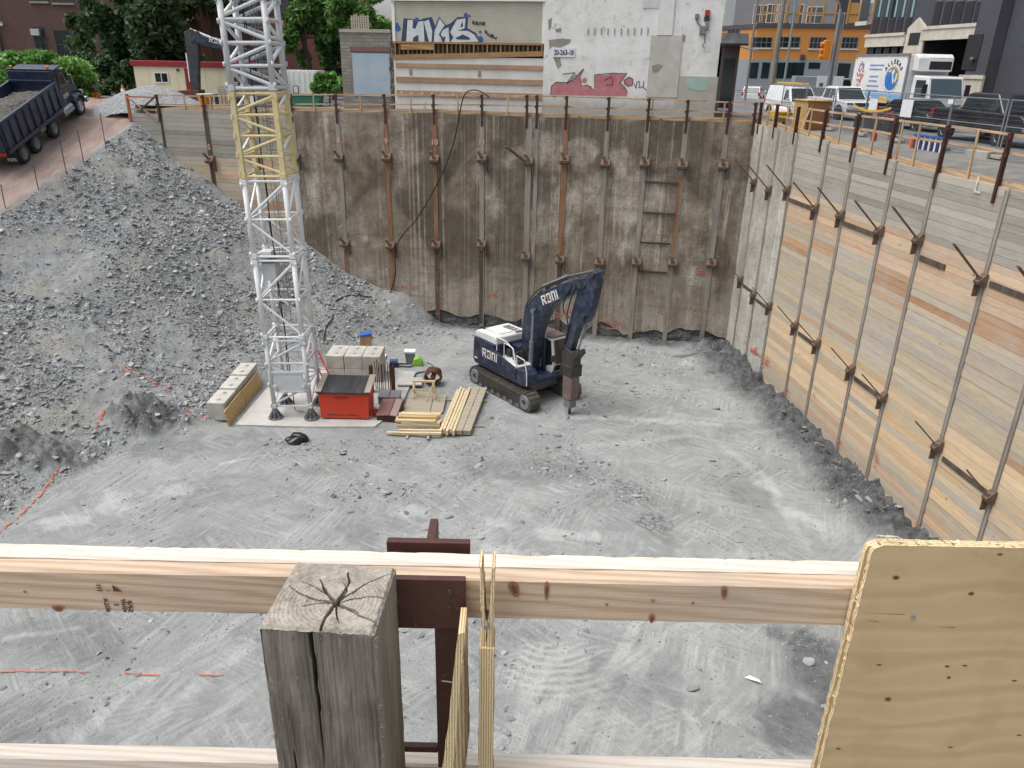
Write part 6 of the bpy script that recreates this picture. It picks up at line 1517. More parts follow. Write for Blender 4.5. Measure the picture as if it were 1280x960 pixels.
# set-back upper storeys
a2=aty(918,30,104); b2_=aty(1040,30,104)
U1=facade('upper_block','pale grey set back upper storeys above the orange building','building',(a2.x,104.5),(b2_.x,103.5),zo+.5,aty(1000,-14,104).z,8,MT['bld_grey'])
for (x0,y0,x1,y1) in [(943,6,957,30),(960,5,969,29),(974,5,988,30),(990,5,1002,30),(1010,8,1028,30)]: pwin(U1,(x0,y0),(x1,y1),MT['glass_blue'],MT['white_p'],nx_=2,nz_=2)
tf=thing('terrace_frame','light timber pergola frame on the roof terrace of the orange building','pergola',floc(O1,.2,1.0,zo+.5-zb),frz(O1)); W=O1['W']
MT['terrace_wood']=m_paint('orange terrace timber','a87e45','8d6b3e',.7,.3)
for k in range(10):
    mb=MB(); x=.2+(W-.8)*k/9; mb.b2(x-.09,x+.09,-.09,.09,0,3.1+.3*math.sin(k)); mb.build('post',MT['terrace_wood'],tf)
for z in (1.1,3.0): 
    mb=MB(); mb.b2(0,W-.4,-.07,.07,z-.08,z+.08); mb.build('beam',MT['terrace_wood'],tf)
for k in range(9):
    if k in (5,8,2,7):
        mb=MB(); x=.2+(W-.8)*k/9; mb.b2(x+.15,x+(W-.8)/9-.15,.0,.04,.1,2.2); mb.build('screen',MT['bld_grey'] if k!=7 else MT['terrace_wood'],tf)
a3=aty(1030,5,112); b3=aty(1075,5,112)
X1=facade('tower_block','dark grey concrete block behind the roof terrace','building',(a3.x,112),(b3.x,112),zb,aty(1050,-30,112).z,10,MT['bld_dark'])
pwin(X1,(1032,2),(1050,8),MT['glass'],MT['win_frame_dk'],nx_=3,nz_=1)
a3=aty(900,30,150); b3=aty(935,30,150)
X2=facade('distant_building','pale distant building under the open sky left of the orange building','building',(a3.x,150),(b3.x,150),zb,aty(915,13,150).z,10,MT['white_p'])
pwin(X2,(903,18),(912,26),MT['glass_blue'],MT['win_frame_dk'],nx_=2,nz_=2); pwin(X2,(914,18),(920,26),MT['glass_blue'],MT['win_frame_dk'],nx_=2,nz_=2)
a3=aty(925,12,128); b3=aty(950,12,128)
X3=facade('distant_building','pale grey corner block with planting on its roof beyond the dark shop','building',(a3.x,128),(b3.x,128),zb,aty(935,12,128).z,10,MT['bld_grey'])
pwin(X3,(928,18),(936,28),MT['glass_blue'],MT['win_frame_dk'],nx_=2,nz_=2)
# charcoal building along the street on the right
FB=Vector((28.7,50,0))
def onf(s): v=FB+RV*s; return (v.x,v.y)
K1=facade('charcoal_building','charcoal painted brick building with stone lintels and deep garage openings at right','building',onf(-15),onf(40),GZ,28,.4,MT['bld_dark'])
MT['recess']=mat('dark garage interior','131316','1d1d20',2,rough=.9,bump=0); MT['slate_panel']=m_brick('charcoal panel brick','24242b','1f1f25','1b1b20'); MT['pier']=m_brick('grey painted brick pier','4a4c55','43454d','3b3d44')
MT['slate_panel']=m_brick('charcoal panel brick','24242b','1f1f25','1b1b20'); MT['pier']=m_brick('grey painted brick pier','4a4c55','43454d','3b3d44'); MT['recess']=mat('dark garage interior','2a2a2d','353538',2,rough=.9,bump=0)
bpy.data.objects.remove(K1['wall']); Wk=K1['W']; HK=15.78
o1=(fl(K1,1087,47),fl(K1,1133,47)[0]); o2=(fl(K1,1156,38),fl(K1,1224,38)[0])
mb=MB(); mb.b2(0,o1[0][0],0,.4,0,HK); mb.b2(o1[1],o2[0][0],0,.4,0,HK); mb.b2(o2[1],Wk,0,.4,0,HK); mb.b2(o1[0][0],o1[1],0,.4,o1[0][1],HK); mb.b2(o2[0][0],o2[1],0,.4,o2[0][1],HK); K1['wall']=mb.build('wall',MT['bld_dark'],K1['o'])
for (xz,x1) in (o1,o2):
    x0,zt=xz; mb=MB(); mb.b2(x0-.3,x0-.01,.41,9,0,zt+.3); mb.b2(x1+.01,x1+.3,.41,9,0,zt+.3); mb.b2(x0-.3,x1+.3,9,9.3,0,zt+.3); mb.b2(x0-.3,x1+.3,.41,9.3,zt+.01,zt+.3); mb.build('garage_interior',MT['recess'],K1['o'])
mb=MB(); mb.b2(0,Wk,.45,12,HK-.3,HK); mb.b2(0,Wk,11.7,12,0,HK); mb.build('roof',MT['bld_grey'],K1['o'])
def pquad(F,P,y0,y1,name,m,parent=None):
    mb=MB(); mb.prism([fl(F,*p) for p in P],y0,y1); return mb.build(name,m,parent or F['o'])
def zrow(F,xa,ya,xb,h,y0,y1,name,m):
    x0,z=fl(F,xa,ya); x1,_=fl(F,xb,ya); mb=MB(); mb.b2(x0,x1,y0,y1,z-h,z); return mb.build(name,m,F['o'])
for xa,ya,xb in [(1085,46,1134),(1156,36,1226)]:
    zrow(K1,xa,ya,xb,.75,-.18,0,'stone_lintel',MT['stone']); zrow(K1,xa,ya-2.5,xb,.2,-.26,-.18,'lintel_cap',MT['stone'])
x0,z1=fl(K1,1138,30); x1,z0=fl(K1,1153,66); mb=MB(); mb.prism([(x0,z0),(x1,z0),(x1,z1-.3),((x0+x1)/2,z1+.35),(x0,z1-.3)],-.14,0); sw=mb.build('stone_window',MT['stone'],K1['o']); mb=MB(); mb.b2(x0+.45,x1-.45,-.16,-.14,z0+.5,z1-.6); mb.build('pane',MT['glass'],sw)
mb=MB(); mb.b2(x0-.25,x1+.25,-.2,0,z0-.45,z0-.02); mb.build('stone_base',MT['stone'],K1['o'])
for a in ((1093,1100),(1103,1110),(1113,1120),(1123,1130),(1134,1141)):
    x0,z0=fl(K1,a[0],22); x1,_=fl(K1,a[1],22); mb=MB(); mb.b2(x0,x1,-.03,0,z0,z0+5.5); w=mb.build('window',MT['glass'],K1['o']); mb=MB(); mb.b2(x1-.22,x1,-.08,-.03,z0,z0+5.5); mb.build('frame',m_paint('pale teal frame','7d9a9c','5f7678',.5,.2) if a[0]==1093 else bpy.data.materials['pale teal frame'],w)
    mb=MB(); mb.b2(x0,x1,-.05,0,z0-2.9,z0-.1); mb.build('spandrel',MT['slate_panel'],K1['o'])
for a in ((1166,1174),(1178,1187),(1190,1201),(1204,1214),(1217,1226)):
    x0,z0=fl(K1,a[0],26); x1,_=fl(K1,a[1],26); zz=fl(K1,a[0],4)[1]; mb=MB(); mb.b2(x0,x1,-.05,0,z0-.4,zz); mb.build('spandrel',MT['slate_panel'],K1['o']); mb=MB(); mb.b2(x0,x1,-.03,0,zz+.05,zz+4); w=mb.build('window',MT['glass_blue'],K1['o'])
x0,_=fl(K1,1075,20); x1,z0=fl(K1,1084,26); mb=MB(); mb.b2(x0,x1,-.03,0,z0,z0+6); mb.build('window',MT['glass'],K1['o']); mb=MB(); mb.b2(x0-.3,x1+.2,-.15,0,z0-.3,z0-.02); mb.build('sill',MT['stone'],K1['o'])
x0,_=fl(K1,1226,80); x1,_=fl(K1,1252,80); mb=MB(); mb.b2(x0,x1,-.9,0,0,15.8); mb.build('pier',MT['pier'],K1['o']); _,zz=fl(K1,1226,88)
mb=MB(); mb.b2(x0-.1,x1+.1,-1.05,-.9,0,2.6); mb.b2(x0-.2,x1+.2,-1.12,-1.05,2.4,2.62); mb.build('stone_plinth',MT['stone'],K1['o'])
x0_,z1_=fl(K1,1229,44); x1_,z0_=fl(K1,1237,88); mb=MB(); mb.b2(x0_,x1_,-.95,-.9,z0_,z1_); mb.build('recess_panel',MT['slate_panel'],K1['o'])
mb=MB(); mb.b2(x1+.1,x1+9,-.2,0,0,15.8); mb.build('shadow_bay',MT['bld_dark'],K1['o'])
px_,pz_=fl(K1,1234,75); mb=MB(); mb.b2(px_,px_+.3,-1.15,-.95,pz_,pz_+.15); mb.build('wall_lamp',MT['chrome'],K1['o'])
# ------------------------------------------------------------------ trees and shrubs
def crown_mesh(name,clumps,n,size,m,parent,droop=.2):
    r=RNG; P=[];Nn=[];S=[]
    wts=np.array([c[3]*c[4]*c[5] for c in clumps])**.75; wts=wts/wts.sum()
    V=[];sh=[]
    k=r.choice(len(clumps),n,p=wts)
    tone={i:r.normal(.45,.17) for i in range(len(clumps))}
    for i in range(n):
        c=clumps[k[i]]; d=r.normal(size=3); d/=np.linalg.norm(d); rad=r.random()**.4
        p=np.array([c[0]+d[0]*c[3]*rad,c[1]+d[1]*c[4]*rad,c[2]+d[2]*c[5]*rad])
        # leaf spray: a rhombus, drooping outward
        a=r.normal(size=3)*.6+d*.8; a[2]-=droop; a/=np.linalg.norm(a)
        b=np.cross(a,r.normal(size=3)+np.array([0,0,1.2])); b/=np.linalg.norm(b)+1e-6
        s=size*r.uniform(.6,1.4)
        V.append([p-a*s*.5,p+b*s*.28+a*s*.05,p+a*s*.6,p-b*s*.28+a*s*.05]); sh+= [np.clip(tone[k[i]]+r.normal(0,.16),0,1)]*4
    V=np.array(V).reshape(-1,3); q=np.arange(len(V)).reshape(-1,4)
    me=np_mesh(name,V,q,dict(shade=np.array(sh))); me.materials.append(m); o=bpy.data.objects.new(name,me); COL.objects.link(o); o.parent=parent; return o
def rclumps(cx,cy,cz,rx,ry,rz,n,lo=.22,hi=.42,seed=0):
    r=np.random.default_rng(seed); out=[]
    for i in range(n):
        d=r.normal(size=3); d/=np.linalg.norm(d); t=r.random()**.45
        s=r.uniform(lo,hi); out.append((cx+d[0]*rx*t,cy+d[1]*ry*t,cz+d[2]*rz*t,rx*s,ry*s,rz*s*.75))
    return out
def tree(label,x,y,z,h,rx,ry,rz,ncl,nl,size,m,seed,trunk_r=.22,group=None,cz=None,name='tree'):
    t=thing(name,label,'tree' if name=='tree' else 'shrub',(x,y,z),0,group)
    cl=rclumps(0,0,cz or h*.62,rx,ry,rz,ncl,seed=seed)
    crown_mesh('crown' if name=='tree' else 'foliage',cl,nl,size,m,t)
    mb=MB(); r=random.Random(seed); top=Vector((r.uniform(-.4,.4),r.uniform(-.4,.4),h*.55)); mb.tube([(0,0,-.3),(.05,.05,h*.25),tuple(top)],trunk_r,7)
    for c in cl[:10]:
        s=top*r.uniform(.55,1); e=Vector(c[:3]); mid=(s+e)/2+Vector((r.uniform(-.3,.3),r.uniform(-.3,.3),.2)); mb.tube([s,mid,e],trunk_r*.28,5)
    mb.build('trunk' if name=='tree' else 'stem',MT['bark'],t); return t
def place_tree(label,px,pyc,Y,wpx,hpx,m,seed,nl=7000,size=.34,ncl=26,name='tree',base=12.2,group=None):
    c=aty(px,pyc,Y); dep=(c-EYE).dot(FWD); rx=wpx/FPX*dep/2; rz=hpx/FPX*dep/2; H_=c.z+rz-base
    return tree(label,c.x,Y,base,H_,rx,rx*.8,rz,ncl,nl,size,m,seed,cz=c.z-base,name=name,group=group,trunk_r=.2 if name=='tree' else .05)
place_tree('tall dark tree left of the excavator stick, over the trailer end',200,38,62,105,140,MT['leaf_dark'],1,11000,.42,34)
place_tree('dark leafy tree half hiding the brick windows at far left',140,45,64,90,125,MT['leaf_dark'],2,9000,.42,30)
place_tree('dark tree crown reaching over the trailer roof beside the mast',262,-5,64,80,50,MT['leaf_dark'],3,3500,.42,20)
place_tree('mid green tree right of the crane mast above the white container',382,30,60,78,105,MT['leaf_mid'],4,8000,.40,28)
place_tree('bright green tree overhanging the grey block building',448,12,58,84,60,MT['leaf_mid'],5,6500,.38,24)
place_tree('dark low tree in the gap behind the white container',415,78,61,50,60,MT['leaf_dark'],6,3500,.4,16)
place_tree('dark undergrowth tree behind the trailer end',150,100,60,60,60,MT['leaf_dark'],7,3500,.4,18)
place_tree('large bright green sumac shrub behind the dump truck bed',35,93,54,125,58,MT['leaf_bright'],8,6500,.36,22,'shrub',11.9)
place_tree('bright green sumac shrub in front of the brick windows behind the truck cab',98,100,55.5,85,44,MT['leaf_bright'],9,5000,.34,20,'shrub',12)
place_tree('bright green bush beside the white container',410,104,52,42,34,MT['leaf_bright'],10,2200,.26,12,'shrub',12.2)
place_tree('small green planting on the roof of the distant corner block',938,9,127,22,8,MT['leaf_bright'],12,500,.6,6,'shrub',aty(935,12,128).z-.1)
place_tree('low weedy shrub at the foot of the dark shop',898,133,44.5,16,12,MT['leaf_mid'],13,500,.16,6,'shrub',12.2)
# ------------------------------------------------------------------ vehicles
def wheel(t,x,y,z,r,w,side,name='wheel',rimm=None):
    s=side
    mb=MB(); mb.lathe([(r*.55,-w/2*s),(r*.9,-w/2*s),(r,-w*.38*s),(r,w*.38*s),(r*.93,w/2*s),(r*.62,w/2*s)],'y',22,(x,y,z)); tw=mb.build(name,MT['tyre'],t)
    mb=MB(); mb.lathe([(0,w*.30*s),(r*.16,w*.36*s),(r*.2,w*.22*s),(r*.5,w*.28*s),(r*.62,w*.46*s),(r*.62,-w*.4*s),(0,-w*.4*s)],'y',16,(x,y,z)); mb.build('rim',rimm or MT['chrome'],tw)
    return tw
def slab(t,P,n,name,m,th=.012):
    mb=MB(); P=[Vector(p) for p in P]; n=Vector(n).normalized()*th
    k=len(P); mb.add(P+[p+n for p in P],[tuple(range(k)),tuple(range(2*k-1,k-1,-1))]+[(i,(i+1)%k,(i+1)%k+k,i+k) for i in range(k)]); return mb.build(name,m,t)
def car(name,label,cat,x,y,z,rz,L,W,body,cabin,paint,wheels,r,glass_side,front,rear,kind='car',lights_f=None,lights_r=None,beltz=1.0):
    """body: lower side outline (x forward), cabin: greenhouse outline; tumblehome narrows upward"""
    t=thing(name,label,cat,(x,y,z),rz)
    hw=W/2
    wf=lambda u,v: hw*(1-.02*max(0,v-.6))*(1-.06*max(0,abs(u)/(L/2)-.75)*4)
    mb=MB(); mb.prism(body,0,1,'xz',wf); b=mb.build('body',paint,t,bevel=.05,seg=3)
    wg=lambda u,v: hw*(.97-.22*max(0,v-beltz))
    mb=MB(); mb.prism(cabin,0,1,'xz',wg); c_=mb.build('cabin',paint,t,bevel=.05,seg=3)
    for g in glass_side:
        for s in(-1,1): slab(c_,[(u,s*(wg(u,v)+.004),v) for u,v in g],(0,s,.15),'side_window',MT['glass'],.01)
    for (u0,v0,u1,v1),nm in ((front,'windscreen'),(rear,'rear_window')):
        if u0 is None: continue
        n=Vector((v1-v0,0,u0-u1)); n=n if (n.x>0)==(nm=='windscreen') else -n
        n.normalize(); q=n*.006
        slab(c_,[Vector((u0,-wg(u0,v0)*.9,v0))+q,Vector((u0,wg(u0,v0)*.9,v0))+q,Vector((u1,wg(u1,v1)*.88,v1))+q,Vector((u1,-wg(u1,v1)*.88,v1))+q],n,nm,MT['glass'],.012)
    for u in wheels:
        for s in(-1,1):
            mb=MB(); mb.cyl((u,s*(hw-.16),r),(u,s*(hw+.004),r),r*1.17,n=24); mb.build('wheel_arch',MT['black'],b)
            wheel(t,u,s*(hw-.10),r,r,.24,s)
    if lights_f:
        u,v=lights_f
        for s in(-1,1): 
            mb=MB(); mb.b2(u-.18,u+.02,s*(hw-.45),s*(hw-.06),v-.08,v+.08); mb.build('headlight',MT['chrome'],t,bevel=.03)
        mb=MB(); mb.b2(u-.05,u+.03,-hw+.5,hw-.5,v-.14,v+.08); mb.build('grille',MT['black'],t,bevel=.02)
        mb=MB(); mb.b2(u-.1,u+.09,-hw+.06,hw-.06,v-.42,v-.22); mb.build('bumper',MT['grey_steel'],t,bevel=.04)
        for s in(-1,1): 
            mu=front[0]-.1; mb=MB(); mb.b2(mu-.07,mu+.07,s*(hw+.02),s*(hw+.22),front[1]+.02,front[1]+.2); mb.build('mirror',paint,t,bevel=.03)
    if lights_r:
        u,v=lights_r
        for s in(-1,1): 
            mb=MB(); mb.b2(u-.02,u+.1,s*(hw-.22),s*(hw-.02),v-.16,v+.16); mb.build('tail_light',MT['redlens'],t,bevel=.02)
    return t
TOW=math.atan2(RV.y,RV.x)           # heading along the street toward the viewer
MT['black_car']=m_paint('black car paint','202228','4b4a48',.22,.35,1.2,coat=.5)
MT['dark_car']=m_paint('dark grey car paint','2b2f36','50504f',.22,.35,1.2,coat=.5)
SZ=GZ+.01
# white work van
def px_car(px,dep): 
    d=ray(px,130); k=dep/d.dot(FWD); p=EYE+d*k; return p.x,p.y
vx,vy=px_car(990,51)
vn=car('van','white work van with a yellow ladder on its roof behind the mesh fence','van',vx,vy,SZ-.25,TOW,4.8,1.9,
  [(-2.4,.35),(-2.42,1.05),(1.1,1.1),(1.6,1.05),(2.25,.92),(2.42,.75),(2.4,.32)],[(-2.4,1.0),(-2.3,1.95),(.75,1.97),(1.0,1.85),(1.75,1.02)],MT['white_van'],(-1.5,1.55),.34,
  [[(.55,1.12),(1.35,1.12),(.92,1.72),(.55,1.75)]],(1.72,1.06,1.02,1.82),(-2.42,1.15,-2.34,1.75),lights_f=(2.38,.78),lights_r=(-2.45,1.0))
for y in(-.5,.5):
    mb=MB(); mb.bar((-2.3,y,2.03),(1.0,y,2.03),.05,.05); mb.build('roof_rail',MT['galv'],vn)
ly=thing('ladder','yellow folding ladder tied on the roof of the white van','ladder',vn.location+Vector((0,0,2.08)),TOW)
for y in(-.2,.2): 
    mb=MB(); mb.b2(-2.3,1.6,y-.03,y+.03,0,.09); mb.build('stile',MT['yellow'],ly)
for k in range(10): 
    mb=MB(); mb.b2(-2.1+.38*k,-2.06+.38*k,-.17,.17,.03,.07); mb.build('rung',MT['yellow'],ly)
mb=MB(); mb.cyl((0,0,0),(0,0,.16),.09,n=10); o=mb.build('beacon',MT['amber']); o.location=vn.location+Vector((.1,.55,1.98)); tag(o,'small amber beacon on the roof of the white van','beacon')
# white pickup
vx,vy=px_car(1050,46.5)
car('pickup_truck','white pickup truck parked between the van and the box truck','pickup',vx,vy,SZ,TOW,5.3,1.95,
  [(-2.65,.5),(-2.65,1.15),(-.6,1.15),(.9,1.12),(2.3,1.08),(2.62,.95),(2.62,.45)],[(-.75,1.05),(-.6,1.78),(-.3,1.84),(.75,1.82),(1.4,1.1)],MT['white_van'],(-1.65,1.7),.40,
  [[(-.5,1.18),(.2,1.18),(.2,1.72),(-.42,1.72)],[(.28,1.18),(1.1,1.18),(.72,1.7),(.28,1.72)]],(1.36,1.14,.80,1.76),(-.74,1.2,-.62,1.7),lights_f=(2.6,.92),lights_r=(-2.68,.95))
# white SUV seen from behind
vx,vy=px_car(940,78)
car('suv','small white SUV seen from behind beside the orange building','SUV',vx,vy,SZ-.55,TOW+PI-.5,4.4,1.85,
  [(-2.2,.4),(-2.25,1.0),(1.0,1.05),(2.1,.95),(2.2,.4)],[(-2.15,.95),(-1.8,1.62),(.1,1.66),(1.1,1.0)],MT['white_van'],(-1.35,1.35),.36,
  [[(-1.7,1.05),(-.6,1.05),(-.6,1.5),(-1.55,1.5)],[(-.5,1.05),(.7,1.05),(.1,1.5),(-.5,1.5)]],(1.06,1.04,.2,1.58),(-2.16,1.05,-1.86,1.55),lights_f=(2.2,.8),lights_r=(-2.24,.95))
# grey utility truck end beyond the van
vx,vy=px_car(1018,70)
g=thing('utility_truck','grey utility truck body passing behind the white van','truck',(vx,vy,SZ-.1),TOW+1.3)
mb=MB(); mb.b2(-2.2,1.4,-1.0,1.0,.7,2.3); mb.build('body',MT['bld_grey'],g,bevel=.05); mb=MB(); mb.prism([(1.4,.6),(3.0,.6),(3.0,1.4),(2.6,2.2),(1.4,2.2)],-.95,.95); cb_=mb.build('cab',MT['bld_grey'],g,bevel=.06)
for s in(-1,1): slab(cb_,[(1.7,s*.955,1.4),(2.8,s*.955,1.4),(2.5,s*.955,2.05),(1.7,s*.955,2.05)],(0,s,0),'side_window',MT['glass'],.01)
slab(cb_,[(3.0,-.85,1.42),(3.0,.85,1.42),(2.62,.8,2.15),(2.62,-.8,2.15)],(1,0,.4),'windscreen',MT['glass'],.012)
for u in(-1.4,2.2):
    for s in(-1,1): wheel(g,u,s*.85,.42,.42,.28,s)
# box truck
bt=thing('box_truck','white refrigerated box truck with a globe emblem and blue lettering on its side','truck',(23.3,46.9,SZ),TOW)
mb=MB(); mb.b2(-6.0,.0,-1.25,1.25,1.05,3.62); box=mb.build('cargo_box',MT['white_p'],bt,bevel=.03)
for z in(1.02,3.55):
    mb=MB(); mb.b2(-6.04,.04,-1.29,-1.24,z,z+.12); mb.build('edge_rail',MT['grey_steel'],box)
mb=MB(); mb.b2(-.12,.05,-1.29,-1.24,1.05,3.6); mb.build('edge_rail',MT['grey_steel'],box)
for u in(-5.8,-.15): 
    mb=MB(); mb.b2(u-.06,u+.06,-1.31,-1.27,3.42,3.5); mb.build('marker_lamp',MT['amber'],box)
mb=MB(); mb.b2(-6.0,.0,-1.256,-1.25,1.17,1.5); mb.build('stripe',m_paint('pale blue stripe','7fb0d8','a9c4d8',.5,.3),box)
yS=-1.258
def disc(parent,cx,cz,rx,rz,m,y,n=28,name='emblem'):
    mb=MB(); mb.prism([(cx+rx*math.cos(2*PI*i/n),cz+rz*math.sin(2*PI*i/n)) for i in range(n)],y,y-.006); return mb.build(name,m,parent)
MT['globe_gold']=mat('gold globe','c3a25a','ad8c48',4,bump=0); MT['globe_blue']=mat('globe blue','1f5fae','2f74c0',3,bump=0); MT['land']=mat('cream land','e0d6b4','c9bd92',4,bump=0); MT['txt_blue']=mat('printed blue','3f78c0','5a8bc8',4,bump=0); MT['txt_pink']=mat('printed pink','c77f8b','b46a7a',4,bump=0)
gx_,gz_=-1.45,2.35
disc(box,gx_,gz_,.72,.66,MT['globe_gold'],yS); disc(box,gx_-.04,gz_-.05,.66,.60,MT['globe_blue'],yS-.008)
for P in [[(.0,.45),(.15,.5),(.25,.35),(.12,.2),(.2,.0),(.3,-.15),(.2,-.35),(.1,-.1),(.02,.1),(-.08,.3)],[(.38,.3),(.52,.25),(.55,-.02),(.42,-.3),(.36,-.05)],[(-.45,.35),(-.2,.48),(-.1,.42),(-.3,.3)]]:
    mb=MB(); mb.prism([(gx_+a,gz_+b) for a,b in P],yS-.016,yS-.022); mb.build('emblem',MT['land'],box)
for i,ch in enumerate('ALLEKAS'):
    a=math.radians(145-110*i/6); cx_,cz_=gx_+.86*math.cos(a),gz_+.80*math.sin(a); ra=a-PI/2
    text_mesh(ch,.32,MT['letter_dk'],box,frame((cx_,yS-.004,cz_),(math.cos(ra),0,math.sin(ra)),(-math.sin(ra),0,math.cos(ra))),'lettering',.004,.014,'CENTER')
for i in range(9):
    a=math.radians(-150+120*i/8); mb=MB(); c1=Vector((gx_+.86*math.cos(a),yS,gz_+.80*math.sin(a))); mb.box(tuple(c1),(.08,.01,.05)); mb.build('small_print',MT['txt_blue'],box)
for (u0,u1,z) in [(-4.1,-2.6,3.05),(-4.1,-2.65,2.82),(-3.95,-3.0,2.42),(-3.95,-3.0,2.16),(-4.1,-2.75,1.88),(-4.1,-2.8,1.62)]:
    mb=MB(); u=u0
    while u<u1:
        l=random.uniform(.05,.14); mb.b2(u,u+l,yS,yS-.005,z-.05,z+.04); u+=l+.04
    mb.build('small_print',MT['txt_blue'],box)
mb=MB()
for k in range(60):
    t_=random.random()*2*PI; rr=math.sqrt(random.random()); u=-5.1+.42*rr*math.cos(t_)*(1.1-.2*rr); z=2.55+.75*rr*math.sin(t_); z=max(z,1.75+abs(u+5.1)*1.2)
    mb.b2(u-.05,u+.05,yS,yS-.004-.0002*k,z-.05,z+.05)
mb.build('printed_flowers',MT['txt_pink'],box)
mb=MB(); mb.b2(-5.0,-4.8,yS-.018,yS-.024,2.95,3.15); mb.build('printed_flowers',MT['txt_blue'],box)
mb=MB(); mb.prism([(.0,2.75),(.55,2.75),(.55,3.45),(.35,3.65),(.0,3.65)],-1.05,1.05); rf=mb.build('reefer_unit',MT['white_p'],bt,bevel=.06)
slab(rf,[(.555,-.35,2.85),(.555,.95,2.85),(.52,.95,3.45),(.52,-.35,3.45)],(1,0,0),'grille',MT['black'],.02)
mb=MB(); mb.prism([(.25,.55),(2.05,.55),(2.1,1.35),(1.75,2.5),(.35,2.55)],-1.05,1.05); cb_=mb.build('cab',MT['white_van'],bt,bevel=.08,seg=3)
slab(cb_,[(2.10,-.92,1.42),(2.10,.92,1.42),(1.80,.88,2.38),(1.80,-.88,2.38)],(1,0,.3),'windscreen',MT['glass_blue'],.014)
for s in(-1,1):
    slab(cb_,[(.75,s*1.053,1.4),(1.85,s*1.053,1.4),(1.62,s*1.053,2.3),(.75,s*1.053,2.3)],(0,s,0),'side_window',MT['glass'],.012)
    mb=MB(); mb.b2(1.9,2.0,s*1.12,s*1.4,1.5,2.1); mb.build('mirror',MT['black'],cb_,bevel=.02)
    mb=MB(); mb.b2(1.9,2.12,s*.55,s*.98,.85,1.08); mb.build('headlight',MT['chrome'],cb_,bevel=.03)
mb=MB(); mb.b2(1.0,1.3,-1.062,-1.056,1.48,1.8); mb.build('sticker',MT['red'],cb_)
mb=MB(); mb.b2(-6.0,2.0,-.45,.45,.6,.95); mb.build('chassis',MT['dark_steel'],bt)
for u,rr in((-4.6,.48),(1.2,.48)):
    for s in(-1,1): wheel(bt,u,s*.95,rr,rr,.3,s)
# black sedan and pickup at the kerb nearest the fence
vx,vy=px_car(1140,38.6)
car('car','black sedan parked in front of the box truck with its tail toward the van','car',vx+.4,vy,SZ,TOW,4.6,1.85,
  [(-2.3,.35),(-2.32,.95),(-1.5,1.0),(1.0,.98),(2.1,.85),(2.3,.65),(2.28,.3)],[(-1.75,.95),(-1.1,1.40),(-.2,1.46),(.45,1.38),(1.25,.95)],MT['black_car'],(-1.4,1.42),.34,
  [[(-1.35,1.0),(-.35,1.0),(-.35,1.36),(-1.0,1.34)],[(-.28,1.0),(.95,1.0),(.4,1.32),(-.28,1.37)]],(1.2,.99,.5,1.36),(-1.72,.99,-1.14,1.37),lights_f=(2.26,.68),lights_r=(-2.36,.82))
car('pickup_truck','black crew cab pickup parked behind the mesh fence at far right','pickup',20.05,33.8,SZ,TOW,5.9,2.05,
  [(-2.95,.55),(-2.95,1.28),(-1.05,1.28),(1.2,1.24),(2.6,1.2),(2.92,1.05),(2.92,.5)],[(-1.15,1.15),(-1.0,1.9),(-.7,1.97),(.85,1.95),(1.62,1.22)],MT['black_car'],(-1.75,1.75),.42,
  [[(-.9,1.3),(-.05,1.3),(-.05,1.85),(-.8,1.85)],[(.05,1.3),(1.25,1.3),(.8,1.82),(.05,1.86)]],(1.58,1.27,.92,1.89),(-1.14,1.32,-1.02,1.82),lights_f=(2.9,1.02),lights_r=(-2.98,1.05))
# dark car beyond the pickup
vx,vy=px_car(1268,35)
car('car','dark grey hatchback parked on the far side of the black pickup','car',25.0,35.2,SZ,TOW,4.3,1.8,
  [(-2.1,.35),(-2.12,.98),(1.0,1.0),(1.95,.9),(2.12,.6),(2.1,.3)],[(-2.0,.95),(-1.5,1.45),(.2,1.5),(1.2,.97)],MT['dark_car'],(-1.3,1.3),.34,
  [[(-1.4,1.05),(-.3,1.05),(-.3,1.4),(-1.2,1.4)],[(-.2,1.05),(.85,1.05),(.25,1.4),(-.2,1.42)]],(1.15,1.02,.3,1.42),(-2.02,1.02,-1.56,1.42),lights_f=(2.08,.7),lights_r=(-2.14,.85))
mc_=thing('motorcycle','blue and white motorcycle partly hidden behind the black pickup','motorcycle',(26.3,39.6,GZ+.14),TOW)
for u in(-.7,.7):
    mb=MB(); mb.lathe([(.2,-.06),(.3,-.07),(.32,0),(.3,.07),(.2,.06)],'y',18,(u,0,.32)); w_=mb.build('wheel',MT['tyre'],mc_); mb=MB(); mb.cyl((u,-.04,.32),(u,.04,.32),.2,n=12); mb.build('rim',MT['chrome'],w_)
mb=MB(); mb.prism([(-.8,.85),(-.2,.75),(.1,.5),(.55,.55),(.75,.95),(.55,1.15),(.1,1.0),(-.3,.9),(-.9,1.05)],-.18,.18); mb.build('fairing',MT['blue'],mc_,bevel=.05)
mb=MB(); mb.hexa([(.5,-.15,1.15),(.75,-.15,1.0),(.75,.15,1.0),(.5,.15,1.15),(.35,-.12,1.55),(.4,-.12,1.55),(.4,.12,1.55),(.35,.12,1.55)]); mb.build('windscreen',MT['white_van'],mc_)
mb=MB(); mb.cyl((.45,-.38,1.2),(.45,.38,1.2),.02,n=6); mb.build('handlebar',MT['chrome'],mc_)
